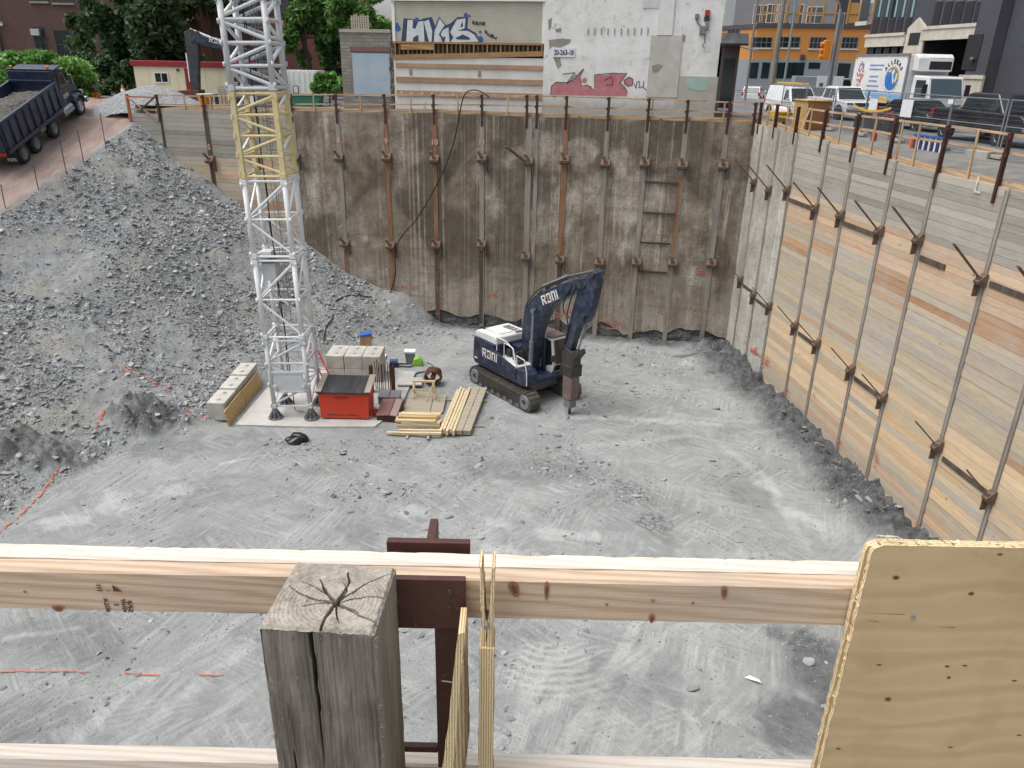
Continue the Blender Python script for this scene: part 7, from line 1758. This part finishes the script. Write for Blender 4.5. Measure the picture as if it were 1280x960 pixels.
# ------------------------------------------------------------------ dump truck on the ramp
def rz_(x,y): return hz(x,y)
r0=Vector((-27.5,42.0,0)); r1=Vector((-27.85,49.5,0)); r0.z=hz(r0.x,r0.y); r1.z=hz(r1.x,r1.y)
dirv=(r1-r0); yaw=math.atan2(dirv.y,dirv.x); pit_=math.asin(dirv.z/dirv.length)
dt=thing('dump_truck','navy tri axle dump truck loaded with rock climbing the haul ramp','dump truck',r0,rot=(0,-pit_,yaw)); dt.rotation_euler=(Matrix.Rotation(yaw,3,'Z')@Matrix.Rotation(-pit_,3,'Y')).to_euler(); dt.matrix_basis=Matrix.Translation(r0)@dt.rotation_euler.to_matrix().to_4x4()
for u in(.0,1.45,3.7,7.4):
    for s in(-1,1): wheel(dt,u,s*(1.08),.53,.53,.40 if u<7 else .32,s,rimm=MT['grey_steel'] if u<7 else MT['chrome'])
mb=MB(); mb.b2(-.8,8.2,-.42,.42,.7,1.0); mb.build('chassis',MT['dark_steel'],dt)
mb=MB(); mb.hexa([(-1.3,-1.25,1.15),(5.3,-1.25,1.15),(5.3,-1.15,1.15),(-1.3,-1.15,1.15),(-1.45,-1.30,2.55),(5.3,-1.30,2.55),(5.3,-1.22,2.55),(-1.45,-1.22,2.55)])
mb.hexa([(-1.3,1.15,1.15),(5.3,1.15,1.15),(5.3,1.25,1.15),(-1.3,1.25,1.15),(-1.45,1.22,2.55),(5.3,1.22,2.55),(5.3,1.30,2.55),(-1.45,1.30,2.55)])
mb.b2(-1.3,5.3,-1.15,1.15,1.1,1.22); mb.hexa([(5.2,-1.22,1.15),(5.35,-1.22,1.15),(5.35,1.22,1.15),(5.2,1.22,1.15),(5.35,-1.25,3.1),(5.5,-1.25,3.1),(5.5,1.25,3.1),(5.35,1.25,3.1)])
bed=mb.build('dump_bed',MT['navy_dark'],dt,bevel=.02)
for s in(-1,1):
    for k in range(9):
        u=-1.1+.77*k; mb=MB(); mb.hexa([(u-.08,s*1.245,1.2),(u+.08,s*1.245,1.2),(u+.06,s*1.36,1.25),(u-.06,s*1.36,1.25),(u-.08,s*1.295,2.5),(u+.08,s*1.295,2.5),(u+.06,s*1.36,2.45),(u-.06,s*1.36,2.45)]); mb.build('rib',MT['navy_dark'],bed)
    mb=MB(); mb.b2(-1.45,5.3,s*1.2,s*1.36,2.5,2.62); mb.build('top_rail',MT['navy_dark'],bed,bevel=.02)
    mb=MB(); mb.prism([(-1.3,1.0),(5.2,1.0),(5.2,1.2),(-1.3,1.2)],s*1.2,s*1.34); mb.build('side_skirt',MT['navy_dark'],bed)
    for u in (.4,2.2,4.6): 
        mb=MB(); mb.b2(u-.05,u+.05,s*1.34,s*1.37,1.08,1.14); mb.build('marker_lamp',MT['redlens'],bed)
mb=MB(); mb.hexa([(-1.45,-1.2,1.05),(-1.35,-1.2,1.05),(-1.35,1.2,1.05),(-1.45,1.2,1.05),(-1.6,-1.25,2.55),(-1.5,-1.25,2.55),(-1.5,1.25,2.55),(-1.6,1.25,2.55)]); mb.build('tailgate',MT['navy_dark'],bed,bevel=.02)
mb=MB(); mb.b2(5.35,6.6,-1.2,1.2,3.05,3.14); mb.b2(5.4,5.5,-1.25,1.25,2.95,3.25); mb.build('cab_shield',MT['navy_dark'],bed,bevel=.02)
for y in(-1.0,1.0):
    mb=MB(); mb.cyl((5.5,y,3.25),(5.5,y,3.38),.08,n=8); mb.build('beacon',MT['amber'],bed)
for z in(1.6,2.05,2.6):
    mb=MB(); mb.b2(5.1,5.25,-1.18,1.18,z,z+.1); mb.build('headboard_bar',MT['navy_dark'],bed)
mb=MB(); mb.prism([(5.75,.75),(7.15,.75),(7.2,1.9),(6.95,2.75),(6.6,2.95),(5.8,2.95)],-1.05,1.05); cb_=mb.build('cab',MT['navy'],dt,bevel=.08,seg=3)
for s in(-1,1):
    slab(cb_,[(6.0,s*1.053,1.95),(7.02,s*1.053,1.95),(6.82,s*1.053,2.7),(6.0,s*1.053,2.75)],(0,s,0),'side_window',MT['glass'],.012)
    mb=MB(); mb.b2(6.95,7.05,s*1.2,s*1.42,1.95,2.5); mb.build('mirror',MT['chrome'],cb_)
    mb=MB(); mb.prism([(6.75,.55),(6.85,1.0),(7.15,1.22),(7.65,1.22),(8.0,1.0),(8.1,.6),(7.98,.6),(7.85,.95),(7.6,1.12),(7.2,1.12),(6.95,.92),(6.88,.55)],s*.85,s*1.3); mb.build('fender',MT['navy'],dt)
    mb=MB(); mb.cyl((5.62,s*.9,.9),(5.62,s*.9,3.2),.09,n=10); mb.build('exhaust_stack',MT['chrome'],dt)
    mb=MB(); mb.cyl((5.3,s*.95,.72),(6.6,s*.95,.72),.30,n=14); mb.build('fuel_tank',MT['chrome'],dt)
    mb=MB(); mb.b2(-.9,-.86,s*.75,s*1.35,.25,1.0); mf=mb.build('mudflap',MT['black'],dt)
    roni(mf,(-.905,s*1.05+.23,.45),(0,-1,0),(0,0,1),.16)
    mb=MB(); mb.b2(-1.5,-1.45,s*.7,s*1.2,.95,1.1); mb.build('tail_light',MT['redlens'],dt)
mb=MB(); mb.cyl((2.4,-.95,.8),(3.0,-.95,.8),.22,n=12); mb.build('air_tank',MT['galv'],dt)
slab(cb_,[(7.21,-.9,1.98),(7.21,.9,1.98),(7.0,.86,2.68),(7.0,-.86,2.68)],(1,0,.3),'windscreen',MT['glass'],.014)
mb=MB(); mb.prism([(7.15,.7),(8.5,.7),(8.55,1.5),(8.35,1.72),(7.15,1.9)],-.8,.8); hd_=mb.build('hood',MT['navy'],dt,bevel=.1,seg=3)
mb=MB(); mb.b2(8.5,8.62,-.6,.6,.8,1.5); mb.build('grille',MT['chrome'],hd_); mb=MB(); mb.b2(8.45,8.7,-1.2,1.2,.4,.72); mb.build('bumper',MT['chrome'],dt,bevel=.04)
for s in(-1,1): mb=MB(); mb.cyl((8.3,s*.95,1.05),(8.5,s*.95,1.05),.14,n=12); mb.build('headlight',MT['chrome'],dt)
roni(cb_,(6.1,-1.062,1.35),(1,0,0),(0,0,1),.22)
# rock load heaped in the bed
n_=60; u=np.linspace(-1.3,5.1,90); v=np.linspace(-1.13,1.13,34); UU,VV=np.meshgrid(u,v)
hh=1.95+.55*np.exp(-((UU-2.2)/2.3)**2)*(1-(VV/1.35)**2)+.14*fbm(UU*1.8,VV*1.8,4)+.06*fbm(UU*7,VV*7,3)
cc=np.stack([UU,VV,hh],-1).reshape(-1,3); ii=np.arange(cc.shape[0]).reshape(UU.shape); qq=np.stack([ii[:-1,:-1],ii[:-1,1:],ii[1:,1:],ii[1:,:-1]],-1).reshape(-1,4)
MT['load']=mat('dug earth and rock','47453f','605d57',3,rough=.95,bump=.8,bscale=9,c3='7a7770',bdist=.06)
me=np_mesh('rubble_load',cc,qq); me.materials.append(MT['load']); me.transform(dt.matrix_basis); o=bpy.data.objects.new('rubble_load',me); COL.objects.link(o); tag(o,'heap of grey brown broken rock carried in the bed of the dump truck','rock load')
# ------------------------------------------------------------------ second excavator seen through the mast
e2o=aty(300,122,54); e2=thing('excavator','dark navy excavator parked behind the far rail with its boom raised over the trailer','excavator',(e2o.x,54,12.2),PI)
L2=lambda x,y,Y=54: (-(aty(x,y,Y).x-e2o.x),aty(x,y,Y).z-12.2)
mb=MB(); mb.prism([L2(*p) for p in [(247,38),(255,45),(300,58),(330,68),(345,80),(335,84),(318,76),(290,66),(250,55),(240,52)]],-.25,.25); b2o=mb.build('boom',MT['navy'],e2,bevel=.03)
mb=MB(); mb.prism([L2(*p) for p in [(231,40),(240,36),(247,40),(249,60),(250,112),(240,112),(236,75)]],-.2,.2); mb.build('stick',MT['lid'],e2,bevel=.03)
a=L2(238,39);b=L2(276,54); mb=MB(); mb.cyl((a[0],0,a[1]+.1),(b[0],0,b[1]+.1),.08,n=10); mb.build('stick_cylinder',MT['white_p'],e2)
a=L2(233,66);b=L2(238,102); mb=MB(); mb.cyl((a[0],0,a[1]),(b[0],0,b[1]),.07,n=10); mb.build('bucket_cylinder',MT['white_p'],e2)
mb=MB(); mb.prism([L2(*p) for p in [(226,113),(252,112),(254,122),(247,130),(236,127),(228,120)]],-.55,.55); mb.build('bucket',MT['rust'],e2,bevel=.03)
p=L2(263,50); roni(b2o,(p[0],.26,p[1]-.12),(-1,0,-.18),(-.18,0,1),.34)
mb=MB(); mb.prism([L2(*p) for p in [(300,82),(318,80),(322,108),(300,110)]],-.4,.5); c2=mb.build('cab',MT['navy_dark'],e2,bevel=.04)
mb=MB(); mb.prism([L2(*p) for p in [(303,84),(316,83),(318,98),(303,99)]],.5,.51); mb.build('window',MT['glass_blue'],c2)
mb=MB(); mb.prism([L2(*p) for p in [(318,90),(352,92),(354,112),(318,112)]],-1.1,1.1); mb.build('engine_house',MT['navy'],e2,bevel=.06)
for y in(-1.0,1.0):
    mb=MB(); mb.M=Matrix.Translation((-1.2,y,0)); mb.prism(stadium(3.2,.4,.45),-.28,.28); mb.M=None; mb.build('track',MT['track'],e2)
# ------------------------------------------------------------------ things round the rim, left
def mound(name,label,cat,x,y,z,rx,ry,h,m,seed,kind=None,flat=1.0):
    u=np.linspace(-1.15,1.15,70); U_,V_2=np.meshgrid(u,u); d=np.sqrt(U_**2+V_2**2)
    hh=h*np.clip(1-d**1.6,-.9,1)*(1+.25*fbm(U_*2+seed,V_2*2,4))+.05*fbm(U_*rx*3+seed,V_2*ry*3,3)
    cc=np.stack([U_*rx,V_2*ry,hh],-1).reshape(-1,3); ii=np.arange(cc.shape[0]).reshape(U_.shape); qq=np.stack([ii[:-1,:-1],ii[:-1,1:],ii[1:,1:],ii[1:,:-1]],-1).reshape(-1,4)
    me=np_mesh(name,cc,qq); me.materials.append(m); o=bpy.data.objects.new(name,me); COL.objects.link(o); o.location=(x,y,z); return tag(o,label,cat,kind=kind)
MT['gravel']=mat('clear crushed stone','7a7c7f','989a9c',7,rough=.95,bump=1.0,bscale=6,c3='5b5d60',bdist=.12)
p=aty(192,138,51); mound('gravel_heap','pale heap of crushed stone in front of the cream trailer','gravel heap',p.x,51,12.05,3.4,2.0,1.2,MT['gravel'],3)
def cone(px,py,Y,label):
    p=aty(px,py,Y); t=thing('traffic_cone',label,'traffic cone',(p.x,Y,p.z)); mb=MB(); mb.lathe([(.05,.75),(.19,.03)],'z',14); mb.build('cone',MT['orange'],t); mb=MB(); mb.b2(-.24,.24,-.24,.24,0,.04); mb.build('base',MT['orange'],t)
    mb=MB(); mb.lathe([(.105,.5),(.14,.33)],'z',14,(0,0,.001)); mb.build('band',MT['white_p'],t)
cone(155,121,53,'orange traffic cone behind the gravel heap')
for k in range(4):
    for j in range(3):
        p=aty(110+6.2*j,132-3.9*k,55); t=MB(); t.lathe([(0,.0),(.16,.0),(.17,.2),(.14,.22),(0,.22)],'z',10)
        o=t.build('barrel_base' if False else 'safety_drum',MT['orange'] if k%2 else MT['orange']); o.location=(p.x,55+.02*j,p.z); o.scale=(1,1,.95)
        tag(o,'orange ringed safety drum lying in the nested stack behind the truck hood','safety drum','stack of orange safety drums')
p=aty(258,131,50); t=thing('plastic_tub','small yellow orange tub beside the excavator bucket','tub',(p.x,50,p.z)); mb=MB(); mb.lathe([(0,0),(.38,0),(.48,.6),(.44,.6),(.35,.05)],'z',16); mb.build('tub',MT['amber'],t); mb=MB(); mb.lathe([(0,.64),(.5,.64),(.5,.6),(.46,.58)],'z',16); mb.build('lid',MT['white_p'],t)
p=aty(383,129,51); t=thing('skip_bin','green plastic bin behind the far rail below the white container','bin',(p.x,51,12.2)); mb=MB(); mb.prism([(-.9,0),(.9,0),(1.05,.7),(-1.05,.7)],-.5,.5); mb.build('body',MT['green'],t,bevel=.04); mb=MB(); mb.b2(-1.1,1.1,-.55,.55,.66,.74); mb.build('rim',MT['green'],t)
p=aty(330,128,49.5); t=thing('pallet_stack','stack of black and white cases behind the mast at the rail','cases',(p.x-1.5,49.5,12.2))
for x,z,w,h,m in [(-1.0,0,.8,.7,'black'),(-.1,0,.7,.5,'black'),(.7,0,.6,.75,'white_p'),(-.6,.7,.5,.35,'white_p')]:
    mb=MB(); mb.b2(x-w/2,x+w/2,-.3,.3,z,z+h); mb.build('case',MT[m],t,bevel=.02)
t=thing('timber_skid','short vertical timber skid leaning at the rail left of the mast','skid',(aty(279,118,49).x,49,12.2))
for k in range(3):
    mb=MB(); mb.b2(-.3+.22*k,-.12+.22*k,-.03,.03,.1,1.15); mb.build('plank',MT['greyboard'],t)
# steel stakes along the ramp edge
for i,(x0,y0,x1,y1,lab) in enumerate([(8,266,1,232,'thin steel stake nearest the left edge along the ramp'),(48,237,42,208,'thin steel stake second from the left edge along the ramp'),(82,211,75,177,'thin steel stake below the rear truck axles on the ramp edge'),(103,194,97,164,'thin steel stake below the middle truck axle on the ramp edge'),(130,171,125,142,'thin steel stake nearest the truck front on the ramp edge')]):
    Y=37.8+ (171-0)*0 + [0,1.6,3.3,4.6,6.6][i]; p=aty(x0,y0,Y); z=hz(p.x,p.y); q=aty(x1,y1,Y); t=thing('stake',lab,'stake',(p.x,Y,z))
    mb=MB(); mb.cyl((0,0,-.2),(q.x-p.x,0,max(.9,q.z-z)),.022,n=6); mb.build('rod',MT['dark_steel'],t); mb=MB(); mb.cyl((q.x-p.x,0,max(.9,q.z-z)),(q.x-p.x,0,max(.9,q.z-z)+.04),.035,n=6); mb.build('cap',MT['dark_steel'],t)
# ------------------------------------------------------------------ mesh fence along the street
FT=2.75
def fpost(s): return rwp(s,-FT,0)
mf=thing('mesh_fence','temporary galvanised mesh fence of framed panels along the street side of the rail','fence',(fpost(0).x,fpost(0).y,GZ),RGT_RZ)
S0,S1_,PW=-3.5,34.,3.0; k=0; s=S0; i=0
while s<S1_:
    a,b=s+.03,s+PW-.03; j=.04*((-1)**i)
    mb=MB(); 
    for x in(a,b): mb.cyl((x,j,.08),(x,j,1.92),.024,n=6)
    for z in(.12,1.05,1.9): mb.cyl((a,j,z),(b,j,z),.018,n=6)
    fr_=mb.build('panel_frame',MT['galv'],mf)
    mb=MB(); x=a+.06
    while x<b: mb.bar((x,j,.14),(x,j,1.88),.003); x+=.075
    z=.22
    while z<1.88: mb.bar((a,j,z),(b,j,z),.008,.008,(0,1,0)); z+=.15
    mb.build('wire_mesh',MT['wire'],fr_)
    mb=MB(); mb.b2(s-.35,s+.35,-.12,.12,0,.12); mb.build('foot_block',MT['concrete_dk'],mf,bevel=.02)
    s+=PW; i+=1
def hang(px0,py0,px1,py1,label,m='white_van',name='notice_board'):
    P0=hit(px0,py0,CORNER+RN*-(FT-.1),RN); P1=hit(px1,py1,CORNER+RN*-(FT-.1),RN); s0=(P0-CORNER).dot(RV); s1=(P1-CORNER).dot(RV)
    mb=MB(); mb.b2(-(s1-s0)/2,(s1-s0)/2,-.01,.01,0,P0.z-P1.z); o=mb.build(name,MT[m]); c_=(P0+P1)/2; o.location=(c_.x,c_.y,P1.z); o.rotation_euler=(0,0,RGT_RZ); return tag(o,label,'notice board')
hang(1088,123,1095,139,'small white notice hung on the mesh fence before the box truck'); hang(1129,124,1138,147,'tall white notice hung on the mesh fence before the black sedan'); hang(1186,124,1191,130,'tiny white tag on the mesh fence beside the black pickup')
hang(1099,120,1108,129,'small tan card on the mesh fence below the truck box','ply')
# caution tape
pts=[hit(x,y,CORNER+RN*-(FT-.15),RN) for x,y in [(1068,132),(1078,137),(1090,139),(1103,138),(1114,135)]]
mb=MB(); P=smooth(pts)
for a,b in zip(P,P[1:]): mb.bar(a,b,.012,.09)
tag(mb.build('caution_tape',MT['yellow']),'yellow caution tape sagging between the mesh fence posts','tape')
# flowers planter by the white pickup
t=thing('planter_box','dark planter box with red and pink flowers behind the fence','planter',(fpost(4.5).x+1.2,fpost(4.5).y,GZ),RGT_RZ)
mb=MB(); mb.b2(-1.5,1.5,-.35,.35,0,.75); mb.build('box',MT['lid'],t,bevel=.02)
mb=MB()
for k in range(160):
    x,y,z=random.uniform(-1.5,1.5),random.uniform(-.35,.35),random.uniform(.75,1.05); s_=random.uniform(.03,.07)
    mb.add([(x-s_,y,z),(x+s_,y,z+s_*.5),(x,y+s_,z+s_)],[(0,1,2)])
mb.build('flowers',mat('red pink petals','8a2f3f','a8506a',8,bump=0),t)
# ------------------------------------------------------------------ kit between rail and fence
pb=thing('plywood_box','tan plywood crate standing behind the right rail','plywood box',(atz(1004,160,GZ).x+.3,atz(1004,160,GZ).y,GZ-.05),RGT_RZ)
mb=MB(); mb.b2(-.75,.75,-.62,.62,0,1.35); mb.build('body',MT['ply_v'],pb,bevel=.01); mb=MB(); mb.b2(.76,.80,-.6,.6,.05,1.3); mb.build('shaded_face',mat('ply side with painted shade','8a5f35','7a5230',2),pb)  # slab on the near side is browner, its shade put into the colour
mb=MB(); mb.b2(-.8,.82,-.68,.68,1.352,1.40); mb.build('lid',MT['ply'],pb)
mb=MB(); mb.bar((1.0,-.9,0),(.7,-.3,1.5),.09,.04); mb.build('prop',MT['stud_wood'],pb)
wb=thing('wheelbarrow','yellow wheelbarrow filled with sacks behind the right rail','wheelbarrow',(atz(972,157,GZ).x,atz(972,157,GZ).y,GZ-.1),RGT_RZ)
mb=MB(); mb.prism([(-.55,.45),(.35,.35),(.65,.8),(-.75,.8)],-.38,.38); mb.build('tray',MT['yellow'],wb,bevel=.03)
mb=MB(); mb.lathe([(.1,-.05),(.2,-.05),(.2,.05),(.1,.05)],'y',14,(.75,0,.2)); mb.build('wheel',MT['tyre'],wb)
for s in(-1,1):
    mb=MB(); mb.tube([(.75,s*.08,.2),(.2,s*.25,.38),(-1.3,s*.32,.7)],.025,6); mb.build('handle',MT['stud_wood'],wb); mb=MB(); mb.tube([(-.3,s*.25,.42),(-.5,s*.28,0)],.02,6); mb.build('leg',MT['dark_steel'],wb)
mb=MB(); mb.prism([(-.5,.78),(.4,.78),(.3,1.0),(-.2,1.05)],-.3,.3); o=mb.build('sack',MT['paper'],None,bevel=.08,seg=3); o.location=wb.location; o.rotation_euler=wb.rotation_euler; tag(o,'pale sack lying in the yellow wheelbarrow','sack')
ra=atz(1136,190,12.0); rb_=atz(1178,198,12.0)
rk=thing('barricade','blue and white slatted barricade with an orange end standing at the right rail','barricade',(ra.x,ra.y,11.98),math.atan2(rb_.y-ra.y,rb_.x-ra.x)); L_=(rb_-ra).length
mb=MB(); mb.b2(0,.14,-.05,.05,.15,.62); mb.build('end_post',MT['orange'],rk)
for k in range(6):
    mb=MB(); x=.3+(L_-.4)*k/5; mb.b2(x-.07,x+.07,-.03,.03,.1,.68); mb.build('slat',MT['blue_dk'],rk)
mb=MB(); mb.b2(.1,L_+.1,-.025,.02,.66,.74); mb.build('rail',MT['blue'],rk); mb=MB(); mb.b2(.15,L_,.035,.05,.12,.64); mb.build('panel',MT['white_p'],rk)
p=atz(1183,199,12.0); mb=MB(); mb.prism([(-.35,0),(.35,0),(.2,.14),(-.3,.12)],-.2,.2); o=mb.build('tarpaulin',MT['blue'],None,bevel=.05); o.location=(p.x-.1,p.y,11.95); tag(o,'small crumpled blue tarpaulin at the foot of the barricade','tarpaulin')
mb=MB(); mb.prism([(-.4,0),(.4,0),(.25,.12),(-.3,.1)],-.15,.15); o=mb.build('tarpaulin',MT['blue'],None,bevel=.05); o.location=(p.x+.3,p.y+1.6,12.1); tag(o,'folded blue tarpaulin on the ground beyond the barricade','tarpaulin')
for px_,py_,lab in [(1223,200,'grey concrete block on the ground behind the right rail near the frame edge'),(1103,176,'grey concrete block behind the right rail before the black sedan'),(1078,171,'small grey concrete block beside the red extinguisher')]:
    p=atz(px_,py_,12.1); mb=MB(); mb.b2(-.45,.45,-.22,.22,0,.4); o=mb.build('concrete_block',MT['concrete_dk'],None,bevel=.02); o.location=(p.x,p.y,12.02); o.rotation_euler=(0,0,RGT_RZ+.3); tag(o,lab,'concrete block')
p=atz(1091,178,12.1); t=thing('fire_extinguisher','small red fire extinguisher standing behind the right rail','fire extinguisher',(p.x,p.y,12.05)); mb=MB(); mb.lathe([(0,0),(.11,.0),(.12,.05),(.12,.4),(.06,.5),(.03,.52),(0,.52)],'z',14); mb.build('cylinder',MT['red'],t); mb=MB(); mb.b2(-.03,.12,-.02,.02,.52,.6); mb.build('handle',MT['black'],t)
# steel crowd barrier at the corner
p=atz(926,133,GZ); t=thing('crowd_barrier','grey steel crowd barrier with upright bars at the street corner','barrier',(p.x,p.y+3.5,GZ)); 
mb=MB(); mb.tube([(-1.3,0,0),(-1.3,0,1.1),(1.3,0,1.1),(1.3,0,0)],.03,6); mb.build('frame',MT['galv'],t)
for k in range(12): 
    mb=MB(); x=-1.15+.21*k; mb.cyl((x,0,.15),(x,0,1.1),.016,n=5); mb.build('bar',MT['galv'],t)
# ------------------------------------------------------------------ poles, signal, signs
MT['pole_wood']=mat('weathered utility pole','6f6a63','837d74',2,(1,1,.15),.9,bump=.3)
def pole(name,label,cat,px,py,Y,h,r,m):
    p=aty(px,py,Y); t=thing(name,label,cat,(p.x,Y,GZ-.2)); mb=MB(); mb.cyl((0,0,0),(0,0,h),r,r*.8,n=12); mb.build('shaft',m,t); return t
u1=pole('utility_pole','thick grey timber utility pole in front of the orange building','utility pole',963,120,70,13,.24,MT['pole_wood'])
mb=MB(); mb.cyl((0,0,3),(0,-.25,3.6),.07,n=8); mb.build('bracket',MT['galv'],u1)
u2=pole('utility_pole','thin grey pole left of the thick timber utility pole','utility pole',932,118,76,13,.12,MT['pole_wood'])
u3=pole('utility_pole','thin grey pole just right of the thick timber utility pole','utility pole',978,118,80,12,.12,MT['galv'])
sp_=pole('street_light','grey street light pole with a curved arm carrying a yellow traffic signal','street light',1033,118,58,6.8,.14,MT['galv'])
mb=MB(); mb.tube(smooth([(0,0,6.6),(-.2,0,7.2),(-.9,0,7.6),(-1.5,0,7.6)]),.06,8); mb.build('arm',MT['galv'],sp_); mb=MB(); mb.prism([(-2.2,7.5),(-1.4,7.5),(-1.4,7.66),(-2.1,7.68)],-.15,.15); mb.build('lamp_head',MT['white_p'],sp_,bevel=.04)
for s in (.18,.34): mb=MB(); mb.cyl((s,0,1.5),(s,.0,6.6),.05,n=8); mb.build('conduit',MT['galv'],sp_)
ts=thing('traffic_signal','yellow traffic signal housing on the street light pole','traffic signal',sp_.location+Vector((-.55,0,3.6))); mb=MB(); mb.b2(-.2,.2,-.2,.2,0,1.25); mb.build('housing',MT['amber'],ts,bevel=.04)
for k in range(3):
    mb=MB(); mb.cyl((-.21,0,.2+.4*k),(-.42,0,.16+.4*k),.16,n=12); mb.build('visor',MT['amber'],ts)
for dx,lab in ((-.55,'white traffic sign with a green mark on the street light pole'),(.6,'blank white traffic sign back on the street light pole')):
    t=thing('traffic_sign',lab,'traffic sign',sp_.location+Vector((dx,-.2,1.75))); mb=MB(); mb.b2(-.36,.36,-.015,.015,0,.8); mb.build('plate',MT['white_van'],t,bevel=.01)
    if dx<0: mb=MB(); mb.b2(-.15,.12,-.02,-.016,.1,.35); mb.build('mark',MT['green'],t)
sb=pole('sign_post','dark steel post with a blue street name sign at the corner by the dark shop','street sign',905,125,60,5.2,.07,MT['dark_steel'])
mb=MB(); mb.b2(-.45,.7,-.03,.03,4.5,4.85); mb.build('name_plate',MT['blue'],sb); mb=MB(); mb.cyl((0,0,4.5),(2.0,0,4.1),.05,n=8); mb.build('arm',MT['galv'],sb)
mb=MB(); mb.b2(-.2,.2,-.25,.25,1.6,2.2); mb.build('signal_box',MT['dark_steel'],sb,bevel=.03)
# ------------------------------------------------------------------ camera, light
cam=bpy.data.cameras.new('camera'); co_=bpy.data.objects.new('camera',cam); COL.objects.link(co_)
cam.sensor_width=36; cam.lens=FPX/1280*36; cam.clip_start=.05; cam.clip_end=3000
co_.matrix_world=Matrix(((RT.x,UP.x,-FWD.x,EYE.x),(RT.y,UP.y,-FWD.y,EYE.y),(RT.z,UP.z,-FWD.z,EYE.z),(0,0,0,1)))
scene.camera=co_
w=bpy.data.worlds.new('World'); scene.world=w; w.use_nodes=True; nt=w.node_tree
sky=nt.nodes.new('ShaderNodeTexSky'); sky.sky_type='NISHITA'; sky.sun_disc=False
SE,SA=math.radians(64),math.radians(-104)
sky.sun_elevation=SE; sky.sun_rotation=SA; sky.air_density=1.0; sky.dust_density=4.5; sky.ozone_density=1.0; sky.altitude=100
hs_=nt.nodes.new('ShaderNodeHueSaturation'); hs_.inputs['Saturation'].default_value=.32
nt.links.new(sky.outputs[0],hs_.inputs['Color']); bg=nt.nodes['Background']; nt.links.new(hs_.outputs[0],bg.inputs['Color']); bg.inputs['Strength'].default_value=.15
sl=bpy.data.lights.new('sun','SUN'); sl.energy=1.35; sl.angle=math.radians(42); sl.color=(1,.965,.91)
so=bpy.data.objects.new('sun',sl); COL.objects.link(so); so.location=(0,0,60)
sd=Vector((math.sin(SA)*math.cos(SE),math.cos(SA)*math.cos(SE),math.sin(SE)))
so.rotation_euler=sd.to_track_quat('Z','Y').to_euler()
v=scene.view_settings; scene.display_settings.display_device='sRGB'; v.view_transform='Standard'; v.look='None'; v.gamma=1; v.use_curve_mapping=False; v.exposure=EXPOSURE
